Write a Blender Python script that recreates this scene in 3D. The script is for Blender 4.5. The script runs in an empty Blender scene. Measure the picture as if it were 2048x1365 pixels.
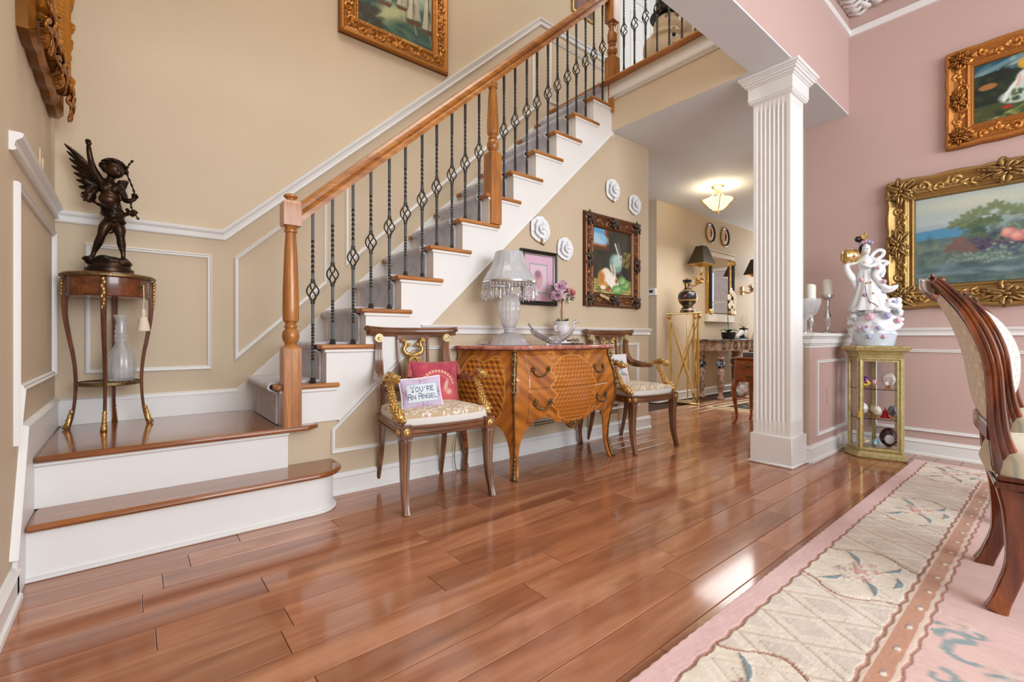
import bpy, math, random
import numpy as np
from mathutils import Vector, Matrix, Euler
PI = math.pi
S = bpy.context.scene
COL = S.collection
random.seed(7)
def sc(r, g, b):
    return tuple(((c / 255) / 12.92 if c / 255 <= .04045 else ((c / 255 + .055) / 1.055) ** 2.4) for c in (r, g, b)) + (1.0,)

# ------------------------------------------------------------------ camera, world, lights, exposure
cam = bpy.data.cameras.new('camera')
cam.lens = 922.6 / 2048 * 36
cam.sensor_width = 36
cam.shift_y = -8.5 / 2048
cam.clip_start = .05
co = bpy.data.objects.new('camera', cam)
COL.objects.link(co)
co.location = (0, 0, .86)
co.rotation_euler = (PI / 2, 0, -(PI / 2 - math.atan2(1120, 922.6)))
S.camera = co
W = bpy.data.worlds.new('world')
S.world = W
W.use_nodes = True
W.node_tree.nodes['Background'].inputs[0].default_value = (.82, .93, 1.07, 1)
W.node_tree.nodes['Background'].inputs[1].default_value = 1.0
S.view_settings.view_transform = 'Standard'
S.view_settings.look = 'None'
S.view_settings.gamma = 1
S.view_settings.use_curve_mapping = False
S.view_settings.exposure = 0.03
def area(name, loc, target, sx, sy, power, col=(1, 1, 1)):
    d = bpy.data.lights.new(name, 'AREA')
    d.shape = 'RECTANGLE'; d.size = sx; d.size_y = sy; d.energy = power; d.color = col
    o = bpy.data.objects.new(name, d)
    COL.objects.link(o)
    o.location = loc
    o.rotation_euler = (Vector(target) - Vector(loc)).to_track_quat('-Z', 'Y').to_euler()
    return o
area('dining_window_light', (1.6, -3.6, 2.0), (2.6, 2.5, 1.2), 3.4, 2.2, 200, (.95, .98, 1))
area('entry_window_light', (-2.6, 1.0, 3.6), (2.5, 2.6, 2.6), 2.6, 2.2, 92, (.95, .98, 1))
area('foyer_top_light', (1.2, 1.9, 5.2), (1.4, 2.2, 0), 2.4, 1.2, 52, (1, .98, .95))
area('hall_window_light', (9.5, 2.95, 1.6), (5.5, 2.6, 1.0), .7, 1.8, 45, (.97, .99, 1))
area('hall_lamp_glow', (5.7, 2.3, 2.1), (5.7, 2.3, 0), 1.4, 1.0, 30, (1, .98, .96))
area('upper_hall_light', (4.3, 1.4, 5.0), (4.2, 2.6, 3.2), 1.2, 1.0, 34, (1, .97, .92))

# ------------------------------------------------------------------ mesh builder
class MB:
    def __init__(s, T=None):
        s.v = []; s.f = []; s.c = []; s.T = T or Matrix(); s.cc = None; s.n = 0
    def add(s, vs, fs, cols=None):
        T = s.T
        k = s.n
        A = np.asarray(vs, dtype=float).reshape(-1, 3)
        M = np.array(T)
        A = A @ M[:3, :3].T + M[:3, 3]
        s.v.append(A); s.n += len(A)
        s.f += [tuple(i + k for i in f) for f in fs]
        if cols is not None: s.c.append(np.asarray(cols, dtype=float).reshape(-1, 3))
        else: s.c.append(np.tile(np.array((s.cc or (1, 1, 1, 1))[:3]), (len(A), 1)))
        return s
    def box(s, a, b):
        x0, y0, z0 = a; x1, y1, z1 = b
        return s.add([(x0,y0,z0),(x1,y0,z0),(x1,y1,z0),(x0,y1,z0),(x0,y0,z1),(x1,y0,z1),(x1,y1,z1),(x0,y1,z1)],
                     [(3,2,1,0),(4,5,6,7),(0,1,5,4),(1,2,6,5),(2,3,7,6),(3,0,4,7)])
    def prism(s, pts, d0, d1, ax='z'):
        n = len(pts)
        def P(p, d):
            return {'z': (p[0], p[1], d), 'y': (p[0], d, p[1]), 'x': (d, p[0], p[1])}[ax]
        a = sum(pts[i][0] * pts[(i+1) % n][1] - pts[(i+1) % n][0] * pts[i][1] for i in range(n))
        if (a < 0) != (ax == 'y'): pts = pts[::-1]
        if d1 < d0: d0, d1 = d1, d0
        vs = [P(p, d0) for p in pts] + [P(p, d1) for p in pts]
        fs = [tuple(range(n - 1, -1, -1)), tuple(range(n, 2 * n))] + [(i, (i+1) % n, n + (i+1) % n, n + i) for i in range(n)]
        return s.add(vs, fs)
    def tube(s, path, r, n=8, cap=True, up=None, closed=False, prof=None):
        P = [Vector(p) for p in path]; m = len(P)
        if not hasattr(r, '__len__'): r = [r] * m
        vs = []
        prev = None
        for i in range(m):
            if closed: t = P[(i+1) % m] - P[i-1]
            else: t = P[min(i+1, m-1)] - P[max(i-1, 0)]
            if t.length < 1e-9: t = Vector((0, 0, 1))
            t.normalize()
            if up is not None: a = Vector(up)
            elif prev is None: a = Vector((0, 0, 1)) if abs(t.z) < .9 else Vector((0, 1, 0))
            else: a = prev
            a = a - t * a.dot(t)
            if a.length < 1e-6: a = t.orthogonal()
            a.normalize(); prev = a
            b = t.cross(a)
            rr = r[i]
            ra, rb = (rr if hasattr(rr, '__len__') else (rr, rr))
            for j in range(n if prof is None else len(prof)):
                if prof is None:
                    th = 2 * PI * (j + .5) / n
                    vs.append(P[i] + a * (math.sin(th) * ra) + b * (math.cos(th) * rb))
                else:
                    vs.append(P[i] + a * (prof[j][1] * ra) + b * (prof[j][0] * rb))
        if prof is not None: n = len(prof)
        fs = []
        for i in range(m if closed else m - 1):
            i2 = (i + 1) % m
            for j in range(n):
                j2 = (j + 1) % n
                fs.append((i*n+j, i2*n+j, i2*n+j2, i*n+j2))
        if cap and not closed: fs += [tuple(range(n)), tuple(range(m*n-1, (m-1)*n-1, -1))]
        return s.add(vs, fs)
    def lathe(s, prof, c=(0, 0, 0), n=24, sx=1, sy=1, mod=None, cap=True):
        vs = []
        for i, (r, z) in enumerate(prof):
            for j in range(n):
                th = 2 * PI * j / n
                k = mod(th, z, i) if mod else 1
                vs.append((c[0] + r*k*math.cos(th)*sx, c[1] + r*k*math.sin(th)*sy, c[2] + z))
        m = len(prof)
        fs = [(i*n+j, i*n+(j+1) % n, (i+1)*n+(j+1) % n, (i+1)*n+j) for i in range(m-1) for j in range(n)]
        if cap:
            if prof[0][0] > 1e-4: fs.append(tuple(range(n-1, -1, -1)))
            if prof[-1][0] > 1e-4: fs.append(tuple(range((m-1)*n, m*n)))
        return s.add(vs, fs)
    def ell(s, c, r, n=12, m=8, rot=None):
        if not hasattr(r, '__len__'): r = (r, r, r)
        R = (rot if rot is not None else Matrix.Identity(3))
        vs = []
        for i in range(m + 1):
            ph = -PI/2 + PI * i / m
            q = .001 if i in (0, m) else 1
            for j in range(n):
                th = 2*PI*j/n
                v = R @ Vector((r[0]*math.cos(ph)*math.cos(th), r[1]*math.cos(ph)*math.sin(th), r[2]*math.sin(ph)))
                vs.append((c[0]+v.x, c[1]+v.y, c[2]+v.z))
        fs = [(i*n+j, i*n+(j+1) % n, (i+1)*n+(j+1) % n, (i+1)*n+j) for i in range(m) for j in range(n)]
        return s.add(vs, fs)
    def grid(s, A, cols=None, closed_u=False, flip=False):
        A = np.asarray(A, dtype=float); nu, nv = A.shape[:2]
        fs = []
        for i in range(nu if closed_u else nu - 1):
            i2 = (i + 1) % nu
            for j in range(nv - 1):
                q = (i*nv+j, i2*nv+j, i2*nv+j+1, i*nv+j+1)
                fs.append(q[::-1] if flip else q)
        return s.add(A.reshape(-1, 3), fs, None if cols is None else np.asarray(cols).reshape(-1, 3))
    def build(s, name, mat, parent=None, smooth=True, bev=0, loc=None, ang=40, seg=1, sub=0, col=False, remesh=0, smo=0, kind=None, recalc=True):
        me = bpy.data.meshes.new(name)
        V = np.concatenate(s.v) if s.v else np.zeros((0, 3))
        me.from_pydata(V.tolist(), [], s.f)
        me.materials.append(mat)
        if len(s.f) < 40000 and recalc:
            import bmesh
            bm = bmesh.new(); bm.from_mesh(me); bmesh.ops.recalc_face_normals(bm, faces=bm.faces); bm.to_mesh(me); bm.free()
        if smooth:
            me.shade_smooth()
            if ang < 180: me.set_sharp_from_angle(angle=math.radians(ang))
        if col:
            at = me.color_attributes.new('Col', 'FLOAT_COLOR', 'POINT')
            C = np.concatenate(s.c)
            at.data.foreach_set('color', np.concatenate([C, np.ones((len(C), 1))], 1).astype(np.float32).ravel())
        o = bpy.data.objects.new(name, me)
        COL.objects.link(o)
        if parent: o.parent = parent
        if loc: o.location = loc
        if bev:
            b = o.modifiers.new('bevel', 'BEVEL'); b.width = bev; b.segments = seg; b.limit_method = 'ANGLE'; b.angle_limit = .6
        if remesh:
            m = o.modifiers.new('remesh', 'REMESH'); m.mode = 'VOXEL'; m.voxel_size = remesh; m.use_smooth_shade = True
        if smo:
            m = o.modifiers.new('smooth', 'SMOOTH'); m.factor = .5; m.iterations = smo
        if sub:
            m = o.modifiers.new('subsurf', 'SUBSURF'); m.levels = sub; m.render_levels = sub
        if kind: o['kind'] = kind
        return o
def tag(o, label, cat=None, group=None, kind=None):
    if label: o['label'] = label
    if cat: o['category'] = cat
    if group: o['group'] = group
    if kind: o['kind'] = kind
    return o
def thing(name, label, cat, loc=(0, 0, 0), rz=0, group=None):
    o = bpy.data.objects.new(name, None); COL.objects.link(o)
    o.empty_display_size = .1
    o.location = loc; o.rotation_euler = (0, 0, rz)
    return tag(o, label, cat, group)
def dup(root, loc, rz=0, label=None, group=None, par=None):
    r = root.copy(); COL.objects.link(r)
    if par is None: r.location = loc; r.rotation_euler = (0, 0, rz)
    if label: r['label'] = label
    if group: r['group'] = group
    if par: r.parent = par
    for ch in list(root.children):
        c = ch.copy(); COL.objects.link(c); c.parent = r
        for g in list(ch.children):
            d = g.copy(); COL.objects.link(d); d.parent = c
    return r
def struct(mb, name, mat, **k):
    o = mb.build(name, mat, **k)
    if not k.get('parent'): o['kind'] = 'structure'
    return o
def spline(pts, n=8):
    P = [Vector(p) for p in pts]; out = []
    P = [P[0]*2 - P[1]] + P + [P[-1]*2 - P[-2]]
    for i in range(1, len(P) - 2):
        a, b, c, d = P[i-1:i+3]
        for k in range(n):
            t = k / n
            out.append(.5*((2*b) + (c-a)*t + (2*a-5*b+4*c-d)*t*t + (3*b-a-3*c+d)*t**3))
    out.append(P[-2])
    return out
def interp(xs, ys, n):
    return [float(np.interp(i/(n-1), xs, ys)) for i in range(n)]
def mould(mb, pts, N, prof, closed=True):
    """sweep (a: across path in the wall plane, b: out of the wall) profile with mitred corners"""
    N = Vector(N); P = [Vector(p) for p in pts]; m = len(P); vs = []
    for i in range(m):
        d1 = (P[i] - P[i-1]) if (closed or i > 0) else (P[1] - P[0])
        d2 = (P[(i+1) % m] - P[i]) if (closed or i < m-1) else (P[-1] - P[-2])
        d1 = d1.normalized(); d2 = d2.normalized()
        s1 = N.cross(d1); s2 = N.cross(d2)
        mt = s1 + s2
        mt = mt / max(.2, mt.dot(s1)) if mt.length > 1e-6 else s1
        for a, b in prof: vs.append(P[i] + mt * a + N * b)
    n = len(prof); fs = []
    for i in range(m if closed else m-1):
        i2 = (i+1) % m
        for j in range(n):
            j2 = (j+1) % n
            fs.append((i*n+j, i*n+j2, i2*n+j2, i2*n+j))
    if not closed: fs += [tuple(range(n)), tuple(range(m*n-1, (m-1)*n-1, -1))]
    mb.add(vs, fs)
    return mb

# ------------------------------------------------------------------ materials
def mat(name, col, rough=.5, metal=0, spec=.5, coat=0, trans=0, ior=1.45, emit=None, es=1, attr=False, noise=None, bump=0, bscale=60, sheen=0, alpha=1):
    m = bpy.data.materials.new(name); m.use_nodes = True
    nt = m.node_tree; b = nt.nodes['Principled BSDF']
    I = b.inputs
    I['Base Color'].default_value = col if len(col) == 4 else (*col, 1)
    I['Roughness'].default_value = rough; I['Metallic'].default_value = metal
    I['Specular IOR Level'].default_value = spec; I['Coat Weight'].default_value = coat
    I['Coat Roughness'].default_value = .08
    I['Transmission Weight'].default_value = trans; I['IOR'].default_value = ior
    I['Sheen Weight'].default_value = sheen
    if emit: I['Emission Color'].default_value = emit; I['Emission Strength'].default_value = es
    tc = nt.nodes.new('ShaderNodeTexCoord')
    src = None
    if attr:
        a = nt.nodes.new('ShaderNodeAttribute'); a.attribute_name = 'Col'
        src = a.outputs['Color']
    if noise:   # (other colour, scale, detail, sharpness)
        n = nt.nodes.new('ShaderNodeTexNoise'); n.inputs['Scale'].default_value = noise[1]; n.inputs['Detail'].default_value = noise[2]
        nt.links.new(tc.outputs['Object'], n.inputs['Vector'])
        r = nt.nodes.new('ShaderNodeMapRange'); r.inputs[1].default_value = .5 - noise[3]; r.inputs[2].default_value = .5 + noise[3]
        nt.links.new(n.outputs['Fac'], r.inputs[0])
        x = nt.nodes.new('ShaderNodeMix'); x.data_type = 'RGBA'
        nt.links.new(r.outputs[0], x.inputs[0])
        if src: nt.links.new(src, x.inputs[6])
        else: x.inputs[6].default_value = I['Base Color'].default_value
        x.inputs[7].default_value = noise[0]
        src = x.outputs[2]
    if src: nt.links.new(src, I['Base Color'])
    if bump:
        n2 = nt.nodes.new('ShaderNodeTexNoise'); n2.inputs['Scale'].default_value = bscale; n2.inputs['Detail'].default_value = 3
        nt.links.new(tc.outputs['Object'], n2.inputs['Vector'])
        bp = nt.nodes.new('ShaderNodeBump'); bp.inputs['Strength'].default_value = bump; bp.inputs['Distance'].default_value = .004
        nt.links.new(n2.outputs['Fac'], bp.inputs['Height']); nt.links.new(bp.outputs[0], I['Normal'])
    return m
def wood(name, c1, c2, c3=None, axis=0, scale=9, stretch=12, rough=.3, coat=.25, rnd=0, dist=1.5, fine=.35):
    m = bpy.data.materials.new(name); m.use_nodes = True
    nt = m.node_tree; b = nt.nodes['Principled BSDF']; L = nt.links.new
    b.inputs['Roughness'].default_value = rough; b.inputs['Coat Weight'].default_value = coat; b.inputs['Coat Roughness'].default_value = .07
    tc = nt.nodes.new('ShaderNodeTexCoord'); mp = nt.nodes.new('ShaderNodeMapping')
    sca = [1, 1, 1]; sca[axis] = 1 / stretch
    mp.inputs['Scale'].default_value = sca
    L(tc.outputs['Object'], mp.inputs['Vector'])
    vec = mp.outputs[0]
    oi = nt.nodes.new('ShaderNodeObjectInfo')
    if rnd:
        cx = nt.nodes.new('ShaderNodeCombineXYZ'); mu = nt.nodes.new('ShaderNodeMath'); mu.operation = 'MULTIPLY'; mu.inputs[1].default_value = 37
        L(oi.outputs['Random'], mu.inputs[0]); L(mu.outputs[0], cx.inputs[0]); L(mu.outputs[0], cx.inputs[1])
        ad = nt.nodes.new('ShaderNodeVectorMath'); L(vec, ad.inputs[0]); L(cx.outputs[0], ad.inputs[1]); vec = ad.outputs[0]
    n1 = nt.nodes.new('ShaderNodeTexNoise'); n1.inputs['Scale'].default_value = scale; n1.inputs['Detail'].default_value = 4; n1.inputs['Distortion'].default_value = dist
    n2 = nt.nodes.new('ShaderNodeTexNoise'); n2.inputs['Scale'].default_value = scale * 9; n2.inputs['Detail'].default_value = 5
    L(vec, n1.inputs['Vector']); L(vec, n2.inputs['Vector'])
    rp = nt.nodes.new('ShaderNodeValToRGB'); e = rp.color_ramp.elements
    e[0].position = .32; e[0].color = c1; e[1].position = .68; e[1].color = c2
    if c3: q = e.new(.5); q.color = c3
    L(n1.outputs['Fac'], rp.inputs[0])
    mx = nt.nodes.new('ShaderNodeMix'); mx.data_type = 'RGBA'; mx.blend_type = 'MULTIPLY'
    r2 = nt.nodes.new('ShaderNodeMapRange'); r2.inputs[1].default_value = .35; r2.inputs[2].default_value = .7; r2.inputs[3].default_value = 1; r2.inputs[4].default_value = 1 - fine
    L(n2.outputs['Fac'], r2.inputs[0]); mx.inputs[0].default_value = 1
    L(rp.outputs[0], mx.inputs[6]); L(r2.outputs[0], mx.inputs[7])
    out = mx.outputs[2]
    if rnd:
        hs = nt.nodes.new('ShaderNodeHueSaturation'); mr = nt.nodes.new('ShaderNodeMapRange')
        mr.inputs[3].default_value = 1 - rnd; mr.inputs[4].default_value = 1 + rnd
        L(oi.outputs['Random'], mr.inputs[0]); L(mr.outputs[0], hs.inputs['Value']); L(out, hs.inputs['Color']); out = hs.outputs[0]
    L(out, b.inputs['Base Color'])
    return m
def painted(name, c, rough=.5, bump=.05):
    return mat(name, c, rough, noise=(tuple(x*.97 for x in c[:3]) + (1,), 3, 2, .2), bump=bump, bscale=350)
M = {}
M['tan'] = painted('tan_wall_paint', sc(208, 190, 163), .6)
M['pink'] = painted('dusty_pink_wall_paint', sc(200, 171, 163), .6)
M['white'] = painted('white_trim_paint', sc(236, 236, 234), .35, .02)
M['ceil'] = painted('white_ceiling_paint', sc(216, 221, 226), .8)
M['oak'] = wood('golden_oak', sc(156, 94, 38), sc(208, 142, 72), sc(186, 120, 54), 0, 16, 14, .3, .3)
M['oakz'] = wood('golden_oak_upright', sc(156, 94, 38), sc(210, 146, 76), sc(188, 122, 56), 2, 16, 14, .3, .3)
M['oaky'] = wood('golden_oak_cross', sc(156, 94, 38), sc(208, 142, 72), sc(186, 120, 54), 1, 16, 14, .3, .3)
M['tread'] = wood('polished_tread_oak', sc(126, 72, 36), sc(172, 106, 54), sc(150, 88, 44), 0, 14, 16, .16, .5)
M['floor'] = wood('cherry_floor_plank', sc(146, 92, 66), sc(196, 140, 106), sc(172, 114, 82), 0, 6, 9, .13, .35, rnd=.13, fine=.16)
M['joint'] = mat('dark_floor_joint', sc(70, 42, 28), .6)
M['carpet'] = mat('grey_carpet', sc(226, 226, 234), .95, noise=(sc(200, 200, 208), 14, 3, .18), bump=.8, bscale=500, sheen=.3)
M['iron'] = mat('black_iron', sc(38, 38, 38), .32, .6, noise=(sc(90, 92, 92), 300, 2, .25), bump=.3, bscale=400)
M['bronze'] = mat('dark_bronze', sc(28, 24, 22), .3, .7, noise=(sc(70, 48, 32), 9, 3, .14), bump=.15, bscale=60)
M['gold'] = mat('gilt', sc(226, 192, 124), .3, .8, noise=(sc(176, 130, 66), 40, 3, .25), bump=.3, bscale=120)
M['brass'] = mat('polished_brass', sc(232, 202, 136), .15, .95)
M['ormolu'] = mat('antique_brass', sc(150, 126, 84), .35, .8, noise=(sc(74, 58, 34), 70, 3, .25), bump=.3, bscale=150)
M['frame'] = mat('antiqued_gilt_frame', sc(190, 140, 60), .36, .62, attr=True)
M['canvas'] = mat('painted_canvas', (1, 1, 1, 1), .42, attr=True)
M['glass'] = mat('clear_glass', (1, 1, 1, 1), .03, trans=1, ior=1.45)
M['pane'] = mat('thin_pane', (1, 1, 1, 1), .0, trans=1, ior=1.02)
M['crystal'] = mat('cut_crystal', sc(240, 244, 248), .08, trans=.6, ior=1.45, coat=.5, bump=1.0, bscale=110)
M['crystal2'] = mat('cut_crystal_clear', sc(250, 252, 254), .05, trans=.8, ior=1.35, coat=.6, bump=.5, bscale=90)
M['glassw'] = mat('heavy_clear_glass', sc(250, 252, 255), .04, trans=.85, ior=1.5, coat=.3)
M['porcelain'] = mat('glazed_white_porcelain', sc(236, 240, 243), .15, coat=.5)
M['silver'] = mat('polished_silver', sc(214, 214, 214), .16, 1)
M['black'] = mat('black_plastic', sc(24, 24, 26), .35)
M['wax'] = mat('ivory_wax', sc(238, 234, 222), .5)
M['col'] = mat('painted_colour', (1, 1, 1, 1), .35, attr=True, coat=.2)
M['colm'] = mat('matte_colour', (1, 1, 1, 1), .8, attr=True)
M['mirror'] = mat('mirror_glass', (.9, .9, .9, 1), .01, 1)
# ------------------------------------------------------------------ STRUCTURE
RISE, PITCH = .2045, .2165
def rx(k): return .585 + PITCH * (k - 1)
def tz(k): return .409 + RISE * k
CH = 2.64
def B(name, m, a, b, **k): return struct(MB().box(a, b), name, m, **k)
floor = B('floor', M['joint'], (-1.2, -4.2, -.12), (9.7, 4.8, -.012))
def plank_field(name, x0, y0, x1, y1):
    o = MB().box((x0, y0, -.012), (x1, y1, 0)).build(name, M['floor'], floor, smooth=False); o['kind'] = 'stuff'
plank_field('plank_field', -1.2, -4.2, 3.6, .226)
plank_field('plank_field', 3.6, -4.2, 4.5, -.6)
plank_field('plank_field', -.42, 2.66, 3.65, 3.26)
plank_field('plank_field', -1.2, .22, -.301, 3.4)
plank_field('plank_field', -.299, .22, .299, .35)
plank_field('plank_field', 3.7, 3.60, 5.26, 4.8)
plank_field('plank_field', 7.6, .22, 9.7, 3.43)
R = random.Random(3)
rowh = .1245; pk = 0
for r in range(-7, 23):
    y0 = .849 + rowh * (r - 5); y1 = y0 + rowh
    if y0 < .2 and y0 < -.6: continue
    xs, xe = (-.3, 7.6) if y0 > .2 else (3.6, 4.44)
    if y0 > .2 and y1 < .75: xs = .3
    if y0 > 2.46: xs = 3.66 if y0 > 2.55 else .6
    x = xs
    first = True
    while x < xe - .02:
        ln = R.choice([.55, .8, 1.05, 1.3, 1.5]) * R.uniform(.85, 1.15)
        if first: ln *= R.uniform(.3, 1); first = False
        if x > 4.6: ln *= 1.4
        x1 = min(xe, x + ln)
        if xe - x1 < .3: x1 = xe
        g = .0009
        mb = MB()
        b = .0016
        X0, X1, Y0, Y1 = x + g - (x+x1)/2, x1 - g - (x+x1)/2, -rowh/2 + g, rowh/2 - g
        mb.add([(X0,Y0,-.012),(X1,Y0,-.012),(X1,Y1,-.012),(X0,Y1,-.012),(X0,Y0,-.0012),(X1,Y0,-.0012),(X1,Y1,-.0012),(X0,Y1,-.0012),
                (X0+b,Y0+b,0),(X1-b,Y0+b,0),(X1-b,Y1-b,0),(X0+b,Y1-b,0)],
               [(0,1,5,4),(1,2,6,5),(2,3,7,6),(3,0,4,7),(4,5,9,8),(5,6,10,9),(6,7,11,10),(7,4,8,11),(8,9,10,11)])
        mb.build('floor_plank', M['floor'], floor, smooth=False, loc=((x+x1)/2, (y0+y1)/2, 0), recalc=False); pk += 1
        x = x1
# walls
B('wall_left', M['tan'], (-.42, -1.0, 0), (-.30, 3.38, 5.6))
B('wall_back', M['tan'], (-.30, 3.26, 0), (3.70, 3.38, 5.6))
B('wall_back_upper', M['tan'], (3.70, 3.26, CH + .06), (8.0, 3.38, 5.6))
SL = .9445
def under(x): return .368 + SL * (x - .826)
mb = MB().prism([(.605, 0), (3.775, 0), (3.775, CH), (3.215, CH), (.872, .412), (.605, .412)], 2.55, 2.65, 'y')
struct(mb, 'wall_stair', M['tan'])
B('wall_stair_side', M['tan'], (3.655, 2.65, 0), (3.775, 3.26, CH))
B('wall_hall', M['tan'], (5.26, 3.43, 0), (9.6, 3.55, CH))
B('wall_corridor', M['tan'], (5.26, 3.55, 0), (5.38, 4.8, CH))
B('wall_corridor_end', M['tan'], (3.7, 4.8, 0), (5.38, 4.9, CH))
B('wall_hall_right', M['tan'], (4.44, 1.45, 0), (9.6, 1.60, CH))
w = MB()
w.box((9.6, 1.6, 0), (9.72, 3.43, .95)); w.box((9.6, 1.6, 2.25), (9.72, 3.43, CH)); w.box((9.6, 2.25, .95), (9.72, 3.43, 2.25))
w.box((9.6, 1.6, .95), (9.72, 1.66, 2.25))
struct(w, 'wall_hall_end', M['tan'])
B('wall_dining', M['pink'], (4.44, -4.2, 0), (4.56, 1.45, 5.6))
# ceilings, beam, upper floor
B('ceiling_hall', M['ceil'], (3.206, 1.38, CH), (9.7, 4.9, CH + .06))
B('ceiling_foyer', M['ceil'], (-.42, 1.14, 5.6), (8.0, 3.38, 5.7))
B('ceiling_dining', M['white'], (-1.2, -4.2, 3.43), (4.44, 1.14, 3.5))
B('wall_beam', M['tan'], (-.30, 1.152, CH + .012), (4.44, 1.38, 5.6))
B('wall_beam_face', M['pink'], (-.30, 1.14, CH + .012), (4.44, 1.152, 3.43))
B('trim_soffit', M['ceil'], (-.30, 1.14, CH), (4.44, 1.38, CH + .012))
B('floor_upper', M['carpet'], (3.23, 1.38, CH + .06), (8.0, 3.26, 3.055))
B('wall_upper_end', M['tan'], (7.9, 1.38, 3.055), (8.0, 3.26, 5.6))
B('wall_balcony', M['tan'], (3.205, 1.38, CH + .0005), (3.225, 2.55, 3.04))
mb = mould(MB(), [(3.205, 2.545, 2.905), (3.205, 1.38, 2.905)], (-1, 0, 0), [(0, 0), (0, .008), (.012, .012), (.02, .026), (.032, .03), (.036, .02), (.135, .02), (.135, 0)], False)
struct(mb, 'trim_balcony_fascia', M['white'], smooth=False)
# half wall
hw = B('wall_half', M['pink'], (3.58, 1.14, 0), (4.44, 1.17, .80))
B('wall_half_core', M['tan'], (3.575, 1.1402, 0), (3.58, 1.32, .80)); B('wall_half_back', M['tan'], (3.58, 1.17, 0), (4.44, 1.32, .80))
cp = MB()
for a, z0, z1 in [(.006, .782, .80), (.012, .80, .812), (.022, .812, .85), (.032, .85, .862), (.045, .862, .886)]:
    cp.box((3.575 - a + .0, 1.14 - a, z0), (4.44, 1.32 + a, z1))
struct(cp, 'trim_half_wall_cap', M['white'], smooth=False, bev=.003)
# mouldings
RAIL = [(0, 0), (0, .010), (.006, .018), (.016, .012), (.032, .016), (.044, .03), (.056, .034), (.060, .026), (.060, 0)]
PAN = [(0, 0), (0, .012), (.005, .017), (.011, .010), (.018, .012), (.022, .005), (.022, 0)]
BASE = [(0, 0), (0, .024), (.014, .022), (.020, .014), (.086, .014), (.094, .020), (.104, .012), (.114, .008), (.116, 0)]
def mo(name, pts, N, prof, closed=True): return struct(mould(MB(), pts, N, prof, closed), name, M['white'], ang=25)
ST = (0, -1, 0)
mo('baseboard_stair', [(.79, 2.55, 0), (3.79, 2.55, 0)], ST, BASE, False)
mo('baseboard_stair_end', [(3.775, 2.535, 0), (3.775, 3.24, 0)], (1, 0, 0), BASE, False)
mo('baseboard_hall', [(5.26, 3.43, 0), (9.6, 3.43, 0)], ST, BASE, False)
mo('baseboard_corridor', [(5.26, 4.8, 0), (5.26, 3.415, 0)], (-1, 0, 0), BASE, False)
mo('baseboard_dining', [(4.44, 1.12, 0), (4.44, -4.2, 0)], (-1, 0, 0), BASE, False)
mo('baseboard_half', [(3.567, 1.14, 0), (4.42, 1.14, 0)], ST, BASE, False)
mo('baseboard_half_end', [(3.575, 1.32, 0), (3.575, 1.125, 0)], (-1, 0, 0), BASE, False)
mo('baseboard_left', [(-.30, -1, 0), (-.30, 2.2, 0)], (1, 0, 0), BASE, False)
mo('trim_chair_rail_stair', [(1.365, 2.55, .876), (3.785, 2.55, .876)], ST, RAIL, False)
mo('trim_chair_rail_dining', [(4.44, 1.14, .866), (4.44, -4.2, .866)], (-1, 0, 0), RAIL, False)
mo('trim_high_rail_dining', [(4.44, 1.14, 3.255), (4.44, -4.2, 3.255)], (-1, 0, 0), [(0, 0), (0, .02), (.05, .02), (.05, 0)], False)
mo('trim_high_rail_beam', [(-.3, 1.14, 3.255), (4.42, 1.14, 3.255)], ST, [(0, 0), (0, .02), (.05, .02), (.05, 0)], False)
mo('trim_panel_stair', [(.831, 2.55, .227), (3.609, 2.55, .227), (3.609, 2.55, .803), (1.30, 2.55, .803), (.831, 2.55, .36)], ST, PAN)
mo('trim_panel_half', [(3.70, 1.14, .165), (4.36, 1.14, .165), (4.36, 1.14, .695), (3.70, 1.14, .695)], ST, PAN)
mo('trim_panel_dining', [(4.44, .98, .172), (4.44, -.9, .172), (4.44, -.9, .768), (4.44, .98, .768)], (-1, 0, 0), PAN)
SW = .932
mo('trim_chair_rail_back', [(-.30, 3.26, 1.440), (.437, 3.26, 1.440), (3.035, 3.26, 1.440 + SW * 2.6), (4.22, 3.26, 1.440 + SW * 2.6)], ST, RAIL, False)
mo('trim_panel_landing', [(-.187, 3.26, .668), (.366, 3.26, .668), (.366, 3.26, 1.347), (-.187, 3.26, 1.347)], ST, PAN)
mo('trim_panel_stair_lower', [(.484, 3.26, .714), (1.036, 3.26, 1.228), (1.036, 3.26, 1.862), (.484, 3.26, 1.347)], ST, PAN)
mo('trim_panel_stair_upper', [(1.162, 3.26, 1.357), (2.96, 3.26, 1.357 + SW * 1.798), (2.96, 3.26, 1.99 + SW * 1.798), (1.162, 3.26, 1.99)], ST, PAN)
mo('trim_panel_upper_hall', [(3.16, 3.26, 3.16), (4.03, 3.26, 3.16), (4.03, 3.26, 3.79), (3.16, 3.26, 3.79)], ST, PAN)
mo('trim_chair_rail_left', [(-.30, 2.13, 1.452), (-.30, 3.26, 1.452)], (1, 0, 0), RAIL, False)
mo('trim_panel_left', [(-.30, 2.205, .50), (-.30, 2.31, .672), (-.30, 3.17, .672), (-.30, 3.17, 1.372), (-.30, 2.205, 1.372)], (1, 0, 0), PAN)
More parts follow.
